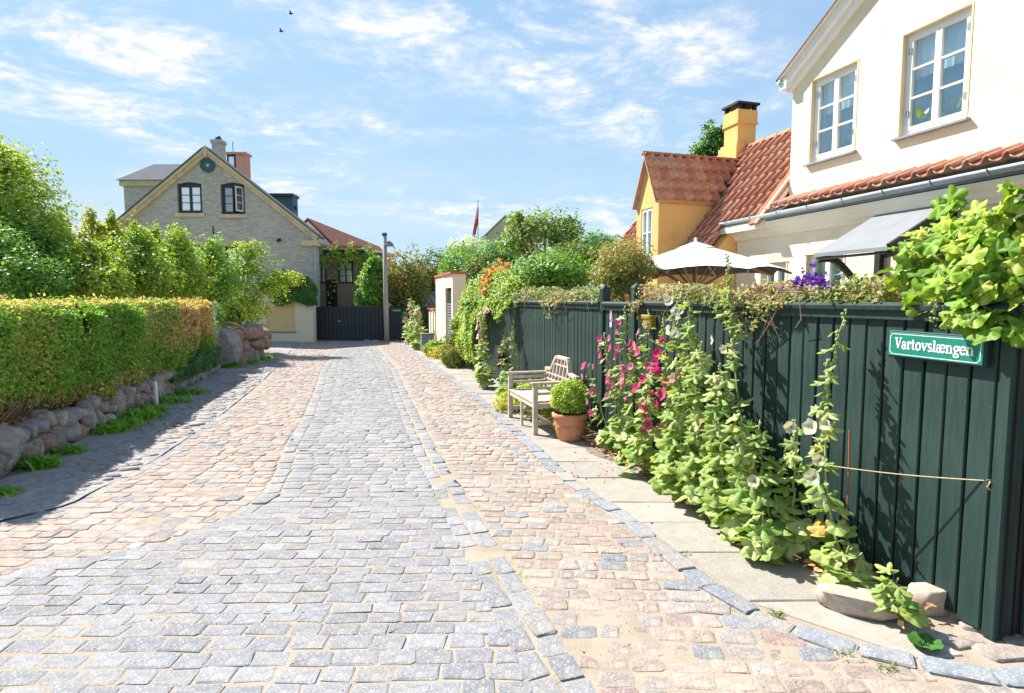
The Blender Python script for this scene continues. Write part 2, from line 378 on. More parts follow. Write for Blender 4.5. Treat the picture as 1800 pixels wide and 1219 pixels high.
KB = line([(1776, 1192), (1703, 1185), (1624, 1168), (1545, 1151), (1467, 1131), (1391, 1106), (1327, 1083), (1288, 1056), (1238, 1024), (1191, 987), (1152, 956), (1121, 928), (1090, 905), (1047, 878), (1012, 854), (973, 823), (950, 800), (900, 752), (850, 708), (800, 670), (750, 635), (712, 608)])
KB = np.vstack([[3.6, 2.35], KB, [-5.0, 26.0]])
KB = KB[np.argsort(KB[:, 1])]
LE = line([(0, 922), (130, 890), (287, 806), (400, 726), (462, 674), (500, 636)])
LE = np.vstack([[-7.5, 3.2], LE, [-8.2, 22.0], [-9.5, 26.5]])
fx = lambda P: (lambda y: np.interp(y, P[:, 1], P[:, 0]))
fCL, fCR, fKB, fLE = fx(CL), fx(CR), fx(KB), fx(LE)

KV = nr.normal(size=(10, 2)); KP = nr.uniform(0, 6.28, 10)
def n2(x, y, s):
    r = 0
    for k in range(10): r = r + np.sin((KV[k, 0] * x + KV[k, 1] * y) * s + KP[k])
    return r / 10 * 2.2
PATCH = [(G(u, v)[:2], r, h) for u, v, r, h in [(1085, 1120, .34, .016), (1180, 1130, .3, .016), (950, 935, .3, .006), (1010, 895, .3, .008), (1010, 1000, .3, .010), (1150, 1165, .4, .014), (320, 1110, .25, .014), (290, 1010, .2, .012), (90, 1190, .3, .014), (480, 1180, .25, .008), (1230, 1175, .3, .012), (700, 700, .9, .006)]]
def streetbed():
    xs = np.linspace(-16, 6, 190); ys = np.concatenate([np.linspace(.6, 9, 120), np.linspace(9.15, 29, 100)])
    X, Y = np.meshgrid(xs, ys); Z = -.0036 + .0009 * n2(X, Y, 2.6) + .0012 * n2(X, Y, 9)
    for (p, r, h) in PATCH:
        Z += h * .17 * np.exp(-(((X - p[0]) / r) ** 2 + ((Y - p[1]) / (r * .8)) ** 2) * (1.2 + .5 * n2(X, Y, 6)))
    Z += .0008 * np.exp(-((X - (fCR(Y) + .45)) / .45) ** 2) * np.clip(n2(X, Y, 1.3) + .3, 0, 1)
    Z = np.minimum(Z, .0008 + .0012 * n2(X, Y, 14))
    verge = X < fLE(Y) - .05
    Z = np.where(verge, .002 + .012 * n2(X, Y, 3) + .006 * n2(X, Y, 11), Z)
    V = np.stack([X, Y, Z], -1).reshape(-1, 3); h, w = X.shape
    i = np.arange(h * w).reshape(h, w); Fq = np.stack([i[:-1, :-1], i[:-1, 1:], i[1:, 1:], i[1:, :-1]], -1).reshape(-1, 4)
    return tag(obj('street', raw('street', V, Fq, M['sand'], smooth=True)), kind='structure')
street = streetbed()

def sett_geo(cen, hx, hy, ang, top, tintc, seed, rnd_k=.22, dome=.010, jit=.07):
    """vectorised setts: ring foot, ring shoulder, ring edge, centre"""
    g = np.random.default_rng(seed); n = len(cen); k = rnd_k
    base = np.array([(1, -1 + k), (1, 1 - k), (1 - k, 1), (-1 + k, 1), (-1, 1 - k), (-1, -1 + k), (-1 + k, -1), (1 - k, -1)])
    P = np.repeat(base[None], n, 0) * np.stack([hx, hy], -1)[:, None, :]
    mn = np.minimum(hx, hy)[:, None, None]; P = P + g.normal(0, jit, (n, 8, 2)) * mn
    ca, sa = np.cos(ang)[:, None], np.sin(ang)[:, None]
    def ring(sc, z, j=0):
        Q = P - np.sign(P) * (sc * mn); Q = Q + (g.normal(0, j, Q.shape) * mn if j else 0)
        x = Q[..., 0] * ca - Q[..., 1] * sa + cen[:, 0:1]; y = Q[..., 0] * sa + Q[..., 1] * ca + cen[:, 1:2]
        tl = tilt[:, 0:1] * Q[..., 0] + tilt[:, 1:2] * Q[..., 1]
        return np.stack([x, y, z + tl + top[:, None]], -1)
    tilt = g.normal(0, .009, (n, 2))
    r0 = ring(-.02, -.075); r1 = ring(.0, -.0050 + g.normal(0, .0012, (n, 8)), .05); r2 = ring(.045, -.0008 + g.normal(0, .0008, (n, 8)), .04); r3 = ring(.24, dome * .5 + g.normal(0, .0009, (n, 8)), .06)
    c = np.stack([cen[:, 0], cen[:, 1], top + dome * .5], -1)[:, None]
    V = np.concatenate([r0, r1, r2, r3, c], 1)
    q = []; tr = []
    for a in range(3):
        for i in range(8): q.append((a * 8 + i, a * 8 + (i + 1) % 8, (a + 1) * 8 + (i + 1) % 8, (a + 1) * 8 + i))
    for i in range(8): q.append((24 + i, 24 + (i + 1) % 8, 32, 32))
    faces = [f if f[2] != f[3] else f[:3] for f in q]
    return V, faces, np.repeat(tintc[:, None], 33, 1)
def lay(name, field, data, mat_, parent, n_single, seed, **kw):
    cen, hx, hy, ang, top, tc_ = [np.array(a, float) for a in data]
    d = np.hypot(cen[:, 0], cen[:, 1]); vis = (np.abs(cen[:, 0]) < cen[:, 1] * .93 + .15) & (cen[:, 1] > 2.35)
    order = np.argsort(np.where(vis, d, d + 1000)); V, faces, T = sett_geo(cen, hx, hy, ang, top, tc_, seed, **kw)
    for i in order[:n_single]:
        o = np.array([cen[i][0], cen[i][1], 0]); me = raw(name, V[i] - o, faces, mat_, T[i], False); obj(name, me, parent, o)
    rest = order[n_single:]
    if len(rest):
        allV = V[rest].reshape(-1, 3); quads = [f for f in faces if len(f) == 4]; tris = [f for f in faces if len(f) == 3]
        off = (np.arange(len(rest)) * 33)[:, None, None]
        Q = (np.array(quads)[None] + off).reshape(-1, 4); Tn = (np.array(tris)[None] + off).reshape(-1, 3)
        me = bpy.data.meshes.new(field); me.vertices.add(len(allV)); me.vertices.foreach_set('co', allV.astype(np.float32).ravel())
        li = np.concatenate([Q.ravel(), Tn.ravel()]).astype(np.int32); me.loops.add(len(li)); me.loops.foreach_set('vertex_index', li)
        st = np.concatenate([np.arange(len(Q)) * 4, len(Q) * 4 + np.arange(len(Tn)) * 3]).astype(np.int32)
        me.polygons.add(len(st)); me.polygons.foreach_set('loop_start', st); me.update(calc_edges=True)
        at = me.attributes.new('tint', 'FLOAT_COLOR', 'POINT'); t4 = np.ones((len(allV), 4), np.float32); t4[:, :3] = T[rest].reshape(-1, 3); at.data.foreach_set('color', t4.ravel())
        me.materials.append(mat_)
        o = obj(field, me, parent); tag(o, kind='stuff')
def pick(pal, n=None):
    w = np.array([p[1] for p in pal]); c = np.array([p[0] for p in pal]); i = nr.choice(len(pal), p=w / w.sum()); v = c[i] * nr.uniform(.86, 1.14); return v
GRAN = [((.355, .358, .370), 5), ((.335, .34, .355), 4), ((.38, .382, .388), 4), ((.315, .325, .345), 1), ((.385, .372, .358), 2)]
COBB = [((.47, .385, .34), 4), ((.51, .43, .375), 4), ((.44, .41, .385), 3), ((.52, .445, .37), 3), ((.47, .36, .33), 1.6), ((.33, .36, .395), 1.2), ((.51, .48, .45), 2.5)]
def rows(fl, fr, y0, y1, dep, wlo, whi, pal, slope=0.0, cut=None, il=0.02, ir=0.02, tj=.003, gap=.012, aj=.02):
    out = [[], [], [], [], [], []]; y = y0
    while y < y1:
        dp = dep * rnd.uniform(.88, 1.14) * (1.0 if y < 12 else 1.12); xl, xr = fl(y) + il, fr(y) - ir
        x = xl + rnd.uniform(-.02, .02)
        while x < xr - .05:
            w = rnd.uniform(wlo, whi)
            if xr - (x + w) < wlo * .6: w = xr - x
            xm = x + w / 2; yy = y + dp / 2 + slope * xm
            if (cut is None or cut(xm, yy)) and abs(xm) < yy * 1.15 + 1.6:
                out[0].append((xm, yy + rnd.gauss(0, .006))); out[1].append(w / 2 - gap * rnd.uniform(.3, .75)); out[2].append(dp / 2 - gap * rnd.uniform(.3, .7)); out[3].append(math.atan(slope) + rnd.gauss(0, aj)); out[4].append(rnd.gauss(0, tj)); out[5].append(pick(pal))
            x += w
        y += dp
    return out
def course(P, off, ln, wd, pal, y0=0, y1=99, tj=.003, gap=.008, lj=.2, lift=0.0):
    out = [[], [], [], [], [], []]
    seg = np.diff(P, axis=0); L_ = np.hypot(seg[:, 0], seg[:, 1]); S = np.concatenate([[0], np.cumsum(L_)]); s = 0
    while s < S[-1]:
        l = ln * rnd.uniform(1 - lj, 1 + lj); m = s + l / 2; i = min(len(L_) - 1, max(0, np.searchsorted(S, m) - 1)); t = (m - S[i]) / L_[i]
        p = P[i] + seg[i] * t; dd = seg[i] / L_[i]; nn = np.array([dd[1], -dd[0]]); p = p + nn * off
        if y0 < p[1] < y1 and abs(p[0]) < p[1] * 1.15 + 1.6:
            out[0].append(p); out[1].append(l / 2 - gap * rnd.uniform(.4, 1)); out[2].append(wd / 2 * rnd.uniform(.9, 1.04) - gap / 2); out[3].append(math.atan2(dd[1], dd[0]) + rnd.gauss(0, .03)); out[4].append(lift + rnd.gauss(0, tj)); out[5].append(pick(pal))
        s += l
    return out
def cat(*ds): return [sum([list(d[k]) for d in ds], []) for k in range(6)]
# grey granite carriageway in the middle, with its border stones
lay('granite_sett', 'granite_sett_field', cat(rows(fCL, fCR, 1.55, 25.5, .116, .145, .235, GRAN, .02, None, .155, .288, .0012, .008, .012), course(CL, .075, .24, .14, GRAN, 2.2, 25.5), course(CR, -.215, .20, .13, GRAN, 1.5, 25.5), course(CR, -.075, .21, .135, GRAN, 1.5, 25.5)), M['granite'], street, 300, 3, rnd_k=.15, dome=.0025, jit=.075)
# warm field cobbles either side
lay('cobble', 'cobble_field', cat(rows(fCR, fKB, 1.6, 25.5, .122, .115, .205, COBB, -.05, None, -.004, .078, .002, .008, .05), rows(fLE, fCL, 3.0, 25.5, .115, .115, .215, COBB, .03, None, .02, .005, .002, .008, .05)), M['cobble'], street, 300, 4, rnd_k=.24, dome=.005, jit=.10)
lay('kerb_stone', 'kerb_stone_field', cat(course(KB, 0, .26, .145, [((.33, .36, .40), 3), ((.36, .37, .39), 2), ((.42, .40, .38), 1)], 1.5, 25.5, .003, .008, .2, .010), course(LE, 0, .26, .14, [((.40, .37, .34), 2), ((.34, .35, .37), 2)], 2.5, 22)), M['granite'], street, 200, 5, rnd_k=.20, dome=.004, jit=.08)

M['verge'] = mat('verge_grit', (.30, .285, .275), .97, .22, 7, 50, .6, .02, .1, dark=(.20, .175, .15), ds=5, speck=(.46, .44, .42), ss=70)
# shaded verge on the left
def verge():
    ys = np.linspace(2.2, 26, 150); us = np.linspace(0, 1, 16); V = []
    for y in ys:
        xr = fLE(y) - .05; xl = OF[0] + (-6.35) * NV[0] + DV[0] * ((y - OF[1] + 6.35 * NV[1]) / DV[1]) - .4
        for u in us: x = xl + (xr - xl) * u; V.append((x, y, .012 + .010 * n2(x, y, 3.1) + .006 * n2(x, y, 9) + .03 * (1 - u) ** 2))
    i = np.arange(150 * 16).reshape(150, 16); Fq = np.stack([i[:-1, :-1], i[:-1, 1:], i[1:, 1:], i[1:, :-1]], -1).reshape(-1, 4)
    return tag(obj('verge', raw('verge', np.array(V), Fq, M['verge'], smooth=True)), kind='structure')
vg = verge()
def verge_stones():
    d = [[], [], [], [], [], []]
    for i in range(900):
        y = 3.2 + 16 * rnd.random() ** 1.4; xr = fLE(y) - .12; x = xr - abs(rnd.gauss(0, .55)); s = rnd.uniform(.035, .075)
        d[0].append((x, y)); d[1].append(s * rnd.uniform(1, 1.5)); d[2].append(s * .8); d[3].append(rnd.gauss(0, .3)); d[4].append(rnd.uniform(.008, .02)); d[5].append(pick([((.44, .41, .38), 2), ((.40, .41, .43), 2), ((.48, .43, .38), 1)]))
    lay('cobble', 'embedded_pebbles', d, M['cobble'], vg, 0, 9, rnd_k=.5, dome=.02, jit=.12)
verge_stones()

# pavement of large slabs between kerb and fence
def pavement():
    ys = np.linspace(2.1, 25, 130); V = []
    for y in ys:
        xl = fKB(y) + .07; a = (y - OF[1]) / DV[1]; xr = OF[0] + DV[0] * a + .15
        if y < 2.75: xr = 5.0
        for u in np.linspace(0, 1, 6): V.append((xl + (xr - xl) * u, y, -.012))
    i = np.arange(130 * 6).reshape(130, 6); Fq = np.stack([i[:-1, :-1], i[:-1, 1:], i[1:, 1:], i[1:, :-1]], -1).reshape(-1, 4)
    p = tag(obj('pavement', raw('pavement', np.array(V), Fq, M['sand'], smooth=True)), kind='structure')
    # slabs cut square to the kerb
    y = 2.62; k = 0
    while y < 24.5:
        dp = rnd.uniform(.42, .70); y1 = y + dp
        def edge(yy):
            a = (yy - OF[1]) / DV[1]; return fKB(yy) + .085, OF[0] + DV[0] * a - (.02 if yy > 9 else .30)
        (l0, r0), (l1, r1) = edge(y + .008), edge(y1 - .008)
        n = 1 if (r0 - l0) < .75 else 2
        for j in range(n):
            f0, f1 = j / n, (j + 1) / n; sk = rnd.uniform(-.03, .03)
            c = [(l0 + (r0 - l0) * f0 + .006, y + .008 + sk * f0), (l0 + (r0 - l0) * f1 - .006, y + .008 + sk * f1), (l1 + (r1 - l1) * f1 - .006, y1 - .008 + sk * f1), (l1 + (r1 - l1) * f0 + .006, y1 - .008 + sk * f0)]
            cc = np.mean(c, 0); t = np.array([(.44, .415, .375), (.47, .45, .41), (.42, .40, .37), (.48, .45, .40)][rnd.randrange(4)]) * rnd.uniform(.94, 1.06)
            zt = .004 + rnd.gauss(0, .003); tl = rnd.gauss(0, .006)
            top = [(x + (cc[0] - x) * .012, yy + (cc[1] - yy) * .02, zt + tl * (x - cc[0])) for x, yy in c]; sh = [(x, yy, zt - .006 + tl * (x - cc[0])) for x, yy in c]; bot = [(x, yy, -.05) for x, yy in c]
            Vq = np.array(top + sh + bot) - np.array([cc[0], cc[1], 0])
            Fs = [(0, 1, 2, 3)] + [(4 * q + i2, 4 * q + 4 + i2, 4 * q + 4 + (i2 + 1) % 4, 4 * q + (i2 + 1) % 4) for q in range(2) for i2 in range(4)]
            obj('paving_slab', raw('paving_slab', Vq, Fs, M['slab'], t), p, (cc[0], cc[1], 0))
        y = y1
    return p
pave = pavement()
for k, (u, v, dx, dy, ang) in enumerate(((1690, 1128, .20, .12, .1), (1765, 1148, .26, .13, .05), (1640, 1122, .16, .11, .5), (1712, 1102, .14, .10, -.5), (1800, 1125, .2, .1, 0.), (1850, 1150, .26, .14, .1))):
    p_ = G(u, v); d_ = [[p_[:2]], [dx / 2], [dy / 2], [ang], [.012], [np.array([(.50, .43, .39), (.46, .40, .37), (.50, .47, .44)][k % 3])]]
    Vv, ff, tt = sett_geo(*[np.array(q_, float) for q_ in d_], 400 + k, rnd_k=.3, dome=.004, jit=.16)
    obj('flat_stone', raw('flat_stone', Vv[0] - np.array([p_[0], p_[1], 0]), ff, M['cobble'], tt[0], True), pave, (p_[0], p_[1], 0))
# earth bed along the fence foot where the hollyhocks root
def bed():
    aa = np.linspace(.62, 8.6, 90); V = []
    for a in aa:
        w = min(1, .1 + (a - .62) * 1.6) * .36 + .10 * math.sin(a * 2.1) + .05 * math.sin(a * 5.3)
        for u in np.linspace(0, 1, 8): p = W(a, -w * (1 - u) + .02 * u); V.append((p[0], p[1], .006 + .045 * math.sin(u * 1.6) * (1 + .4 * math.sin(a * 9))))
    i = np.arange(90 * 8).reshape(90, 8); Fq = np.stack([i[:-1, :-1], i[:-1, 1:], i[1:, 1:], i[1:, :-1]], -1).reshape(-1, 4)
    tag(obj('flower_bed', raw('flower_bed', np.array(V), Fq, M['earth'], smooth=True)), kind='structure')
bed()

# ------------------------------------------------------------------ buildings
def plane_tf(b0): return lambda p: LF(np.stack([b0 + p[:, 1], p[:, 0], p[:, 2]], -1))       # (u=a, w=depth, v=z) on a wall facing the street
def front_tf(y0): return lambda p: np.stack([p[:, 0], y0 + p[:, 1], p[:, 2]], -1)             # wall facing the camera
def window(parent, tf, u0, u1, v0, v1, ncol=2, nrow=3, fm='white', gm='glass', rec=.07, ft=.055, sill=None, sillm='lead', room='sky_tinted_room', blind=0.0, arch=0.0, skip=(), hinge=False, mull=.06, rd=.5):
    cx, top = (u0 + u1) / 2, v1
    mb = MB(tf); w0, w1 = rec, rec + .06
    mb.box(u0, u0 + ft, w0, w1, v0, v1); mb.box(u1 - ft, u1, w0 - .001, w1, v0, v1); mb.box(u0 + ft, u1 - ft, w0 + .001, w1, v1 - ft, v1 - .001); mb.box(u0 + ft, u1 - ft, w0 - .002, w1, v0, v0 + ft)
    if arch > 0:
        n = 8; poly = [(u0, v1)] + [(u0 + (u1 - u0) * k / n, v1 + arch * math.sin(math.pi * k / n)) for k in range(1, n)] + [(u1, v1)]
        mb.prism(poly, 'y', w0 + .004, w1 - .002)
    win = mb.build('window', M[fm], parent); o0 = pl(parent); base = o0
    def part(name, b_, m):
        V = b_.tf(np.vstack(b_.v)) - base; return obj(name, raw(name, V, b_.f, M[m], np.vstack(b_.t)), win)
    iu0, iu1, iv0, iv1 = u0 + ft + .003, u1 - ft - .003, v0 + ft + .003, v1 - ft - .003
    cw = (iu1 - iu0) / ncol
    for c in range(ncol):
        if c in skip: continue
        a, b = iu0 + c * cw + .003, iu0 + (c + 1) * cw - .003; st = mull * .62
        cb_ = MB(tf); cb_.box(a, a + st, w0 - .012, w1 - .01, iv0, iv1); cb_.box(b - st, b, w0 - .012, w1 - .01, iv0, iv1); cb_.box(a + st, b - st, w0 - .011, w1 - .01, iv0, iv0 + st * 1.25); cb_.box(a + st, b - st, w0 - .011, w1 - .01, iv1 - st, iv1)
        ph = (iv1 - iv0 - st * 2.25) / nrow
        for r in range(1, nrow): z = iv0 + st * 1.25 + r * ph; cb_.box(a + st, b - st, w0 - .006, w1 - .012, z - .012, z + .012)
        part('casement', cb_, fm)
        for r in range(nrow):
            z = iv0 + st * 1.25 + r * ph; part('pane', MB(tf).box(a + st - .004, b - st + .004, w1 - .035, w1 - .029, z + .002, z + ph - .002), gm)
        if hinge:
            for z in (iv0 + .18, iv1 - .2):
                uu = a + .004 if c == 0 else b - .012; part('hinge', MB(tf).box(uu - .012, uu + .02, w0 - .026, w0 - .014, z, z + .08), 'lead')
    if sill:
        part('sill', MB(tf).prism([(-.07, v0 - .045), (-.07, v0 - .02), (rec + .02, v0 + .012), (rec + .02, v0 - .045)], 'x', u0 - .05, u1 + .05) if False else MB(tf).add([(u, w, v) for u in (u0 - .05, u1 + .05) for w, v in ((-.07, v0 - .05), (-.07, v0 - .022), (rec + .02, v0 - .001), (rec + .02, v0 - .05))], [(0, 1, 2, 3), (7, 6, 5, 4), (0, 4, 5, 1), (1, 5, 6, 2), (2, 6, 7, 3), (3, 7, 4, 0)]), sillm)
    if gm == 'glass' and room:
        rb = MB(tf); d0, d1 = w1 + .03, w1 + rd
        rb.add([(u0, d1, v0), (u1, d1, v0), (u1, d1, v1), (u0, d1, v1), (u0, d0, v0), (u1, d0, v0), (u1, d0, v1), (u0, d0, v1)], [(0, 1, 2, 3), (0, 1, 5, 4), (1, 2, 6, 5), (2, 3, 7, 6), (3, 0, 4, 7)])
        part('room_wall', rb, room)
        if blind > 0:
            bb = MB(tf); n = 16; zb = v1 - (v1 - v0) * blind
            for k in range(n): # gathered folds
                ua, ub = u0 + (u1 - u0) * k / n, u0 + (u1 - u0) * (k + 1) / n; da, db = d0 + .05 + .02 * (k % 2), d0 + .05 + .02 * ((k + 1) % 2)
                bb.add([(ua, da, zb), (ub, db, zb), (ub, db, v1), (ua, da, v1)], [(0, 1, 2, 3)])
            part('blind', bb, 'blind')
    return win

# ---- pantiles
def tile_mesh(name='roof_tile', w=.20, ln=.37, tint=(1, 1, 1)):
    prof = [(0, .020), (.035, .002), (.08, -.004), (.118, .004), (.148, .038), (.182, .052), (.216, .030)]
    V = []
    for y, dz in ((0, .036), (ln, .0)):
        for th in (0, -.013):
            for x, z in prof: V.append((x * w / .2 - w / 2, y, z + dz + th))
    n = 7; Fs = []
    for i in range(n - 1):
        Fs += [(i, i + 1, 2 * n + i + 1, 2 * n + i), (n + i, 3 * n + i, 3 * n + i + 1, n + i + 1), (i, n + i, n + i + 1, i + 1)]
    Fs += [(0, 2 * n, 3 * n, n), (n - 1, 2 * n - 1, 4 * n - 1, 3 * n - 1)]
    return raw(name, np.array(V), Fs, M['tile'], tint, True)
TILES = [tile_mesh(tint=t) for t in [(.56, .26, .165), (.59, .30, .20), (.52, .23, .15), (.62, .35, .25), (.49, .225, .155), (.58, .32, .235)]]
def basis(x, y, z, loc):
    m = Matrix.Identity(4)
    for i, v in enumerate((x, y, z)):
        for k in range(3): m[k][i] = v[k]
    m.translation = Vector(loc); return m
def lay_tiles(parent, p0, ax, up, ncol, nrow, w=.2, expo=.29, keep=None, lift=.02, sc=1.0, ysc=1.0, zsc=1.25):
    """p0 = lower corner; ax along the eave, up the slope (unit vectors)"""
    ax, up = np.array(ax, float), np.array(up, float); nm = np.cross(ax, up); o0 = pl(parent)
    if nm[2] < 0: nm = -nm; 
    xx = np.cross(up, nm)
    for c in range(ncol):
        for r in range(nrow):
            p = np.array(p0) + ax * (c + .5) * w + up * r * expo + nm * (lift + rnd.gauss(0, .002))
            if keep and not keep(p): continue
            o = obj('roof_tile', TILES[rnd.randrange(6)], parent)
            yy = up + nm * rnd.gauss(0, .006) + ax * rnd.gauss(0, .008); yy /= np.linalg.norm(yy); x2 = np.cross(yy, nm); x2 /= np.linalg.norm(x2); n3 = np.cross(x2, yy)
            o.matrix_basis = basis(x2 * w / .2 * sc, yy * sc * ysc, n3 * zsc, p - o0)
def vec_local(b, a, z): return np.array([NV[0] * b + DV[0] * a, NV[1] * b + DV[1] * a, z])
A_AX = vec_local(0, 1, 0)
def ridge_tiles(parent, p, q, r=.10, ln=.36):
    p, q = np.array(p), np.array(q); d = q - p; L_ = np.linalg.norm(d); d /= L_; n = max(1, int(round(L_ / ln))); o0 = pl(parent)
    side = np.cross(d, (0, 0, 1)); side /= np.linalg.norm(side)
    for i in range(n):
        s0 = p + d * (i * L_ / n); s1 = p + d * ((i + 1) * L_ / n + .03); V = []; Fs = []
        for j, (s, rr) in enumerate(((s0, r), (s1, r * .88))):
            for k in range(9):
                an = math.pi * k / 8; V.append(s + side * rr * math.cos(an) + np.array([0, 0, 1]) * rr * .8 * math.sin(an))
        for k in range(8): Fs.append((k, k + 1, 10 + k, 9 + k))
        Fs.append(tuple(range(9))); Fs.append(tuple(range(9, 18)))
        c = (s0 + s1) / 2
        obj('ridge_tile', raw('ridge_tile', np.array(V) - c, Fs, M['tile'], np.array((.48, .19, .10)) * rnd.uniform(.85, 1.15), True), parent, c - o0)

# ---- cream house with the street-facing gable
CH = empty('cream_house', W(4.2, 4.0), 'cream rendered house with a gabled upper floor and white casement windows', 'house')
GA0, GA1, GZ0, GZE, GZA = 2.30, 6.06, 3.0, 5.30, 6.45; GAM = (GA0 + GA1) / 2
tf4 = plane_tf(4.0)
w1 = (4.82, 5.66, 3.84, 5.09); w2 = (3.26, 4.13, 3.84, 5.13)
hole = lambda w: [(w[0], w[2]), (w[1], w[2]), (w[1], w[3]), (w[0], w[3])]
wall_holes([(GA0, GZ0), (GA1, GZ0), (GA1, GZE), (GAM, GZA), (GA0, GZE)], [hole(w1), hole(w2)], .28, lambda u, v, w: LF(np.array([[4.0 + w, u, v]]))[0], 'upper_wall', M['cream'], CH)
boxpart('side_wall', LF, 4.28, 6.6, GA1 - .25, GA1 - .003, GZ0, GZE, M['cream'], CH); boxpart('side_wall', LF, 4.28, 6.6, GA0 + .003, GA0 + .25, GZ0, GZE, M['cream'], CH)
for w, bl in ((w1, .42), (w2, .42)):
    window(CH, tf4, *w, sill=True, blind=bl, hinge=True, rd=.34)
    mb = MB(tf4); u0, u1, v0, v1 = w # ochre strip around the opening, reveal shading put into its colour
    mb.box(u0 - .018, u0 + .004, -.006, .06, v0, v1 + .018); mb.box(u1 - .004, u1 + .018, -.006, .06, v0, v1 + .018); mb.box(u0 + .004, u1 - .004, -.0055, .06, v1 - .004, v1 + .019)
    mb.build('reveal_shade_strip', M['reveal'], CH)
# raking cornice and verge of the gable
def rake(a_lo, z_lo, a_hi, z_hi, sgn):
    mb = MB(LF); ov = .16
    da, dz = a_hi - a_lo, z_hi - z_lo; l = math.hypot(da, dz); da /= l; dz /= l; na, nz = -dz * (1 if da > 0 else -1), abs(da)
    e = (a_lo - da * ov, z_lo - dz * ov)
    def strip(n0, n1, b0, b1, m, nm):
        q = MB(LF); P = []
        for (a, z) in (e, (a_hi, z_hi)):
            for nn in (n0, n1):
                for b in (b0, b1): P.append((b, a + na * nn, z + nz * nn))
        q.add(P, [(0, 1, 3, 2), (4, 6, 7, 5), (0, 2, 6, 4), (1, 5, 7, 3), (2, 3, 7, 6), (0, 4, 5, 1)]); q.build(nm, M[m], CH)
    strip(-.20, -.10, 3.93, 4.02, 'white', 'rake_moulding'); strip(-.10, .02, 3.86, 4.02, 'white', 'rake_moulding'); strip(.02, .04, 3.80, 6.6, 'cornice', 'roof_deck'); strip(.041, .054, 3.79, 6.6, 'redroof', 'roof_slope')
rake(GA1, GZE, GAM, GZA, 1); rake(GA0, GZE, GAM, GZA, -1)
MB(LF).box(3.84, 4.1, GA1 - .02, GA1 + .12, GZE - .20, GZE - .03).build('eave_return', M['white'], CH)
MB(LF).tube([(3.80, GA1 + .12, GZE - .06), (6.4, GA1 + .12, GZE - .06)], .05, 8).build('side_gutter', M['zinc'], CH)
# ground floor wall with shallow-arched openings
BW = 3.74; tfw = plane_tf(BW); LE0, LE1 = -2.2, 7.0
a_, z_ = F(1418, 449, BW); a2_, z2_ = F(1484, 449, BW); wA = (a2_, a_, 1.15, z_)
a3_, z3_ = F(1338, 468, BW); a4_, _ = F(1383, 462, BW); wB = (a4_, a3_, 1.15, F(1360, 462, BW)[1])
wC = (0.75, 1.6, 1.15, 2.35)
wall_holes([(LE0, -.05), (LE1, -.05), (LE1, 2.98), (LE0, 2.98)], [hole(wA), hole(wB), hole(wC)], .3, lambda u, v, w: LF(np.array([[BW + w, u, v]]))[0], 'lower_wall', M['cream'], CH)
for w in (wA, wB, wC):
    window(CH, tfw, *w, nrow=2, blind=.3, sill=True)
    n = 10; u0, u1, v1 = w[0], w[1], w[3]
    P = [(u0 - .05, v1)] + [(u0 - .05 + (u1 - u0 + .1) * k / n, v1 + .02 + .09 * math.sin(math.pi * k / n)) for k in range(1, n)] + [(u1 + .05, v1)]
    MB(tfw).prism(P, 'y', -.018, .02).build('arched_lintel', M['reveal'], CH)
    for uu in (u0, u1): MB(tfw).box(uu - (.02 if uu == u0 else .003), uu + (.02 if uu == u1 else .003), -.008, .05, w[2], v1 - .001).build('reveal_shade_strip', M['reveal'], CH)
boxpart('end_wall', LF, BW + .3, 6.3, LE1 - .28, LE1 - .002, -.05, 2.98, M['cream'], CH); boxpart('end_wall', LF, BW + .3, 6.3, LE0 + .002, LE0 + .28, -.05, 2.98, M['cream'], CH); boxpart('rear_wall', LF, 6.3, 6.55, LE0, LE1, -.05, 2.98, M['cream'], CH)
# moulded cornice, gutter, brackets
cp = [(BW + .01, 2.74), (BW - .04, 2.74), (BW - .05, 2.79), (BW - .09, 2.81), (BW - .11, 2.88), (BW - .17, 2.91), (BW - .18, 2.97), (BW + .01, 2.97)]
mb = MB(LF); n = len(cp)
mb.add([(b, y, z) for y in (LE0, LE1 + .1) for b, z in cp], [tuple(range(n)), tuple(range(n, 2 * n))[::-1]] + [(i, n + i, n + (i + 1) % n, (i + 1) % n) for i in range(n)]); mb.build('cornice', M['cornice'], CH)
def halfgutter(name, parent, a0, a1, b, z, r):
    V = []; Fs = []; K = 9
    for y in (a0, a1):
        for rr in (r, r - .006):
            for k in range(K): an = math.pi + math.pi * k / (K - 1); V.append((b + rr * math.cos(an), y, z + rr * math.sin(an)))
    for k in range(K - 1): Fs += [(k, k + 1, 2 * K + k + 1, 2 * K + k), (K + k, 3 * K + k, 3 * K + k + 1, K + k + 1)]
    Fs += [(0, 2 * K, 3 * K, K), (K - 1, 2 * K - 1, 4 * K - 1, 3 * K - 1), tuple(range(K)) , tuple(range(2 * K, 3 * K))]
    MB(LF).add(V, Fs).build(name, M['zinc'], parent, True)
halfgutter('gutter', CH, LE0, 7.16, 3.52, 3.075, .068)
for k in range(15):
    a = 6.95 - k * .62; MB(LF).tube([(3.52 + .073 * math.cos(math.pi + math.pi * i / 8), a, 3.075 + .073 * math.sin(math.pi + math.pi * i / 8)) for i in range(9)], .007, 5).build('gutter_bracket', M['zinc'], CH)
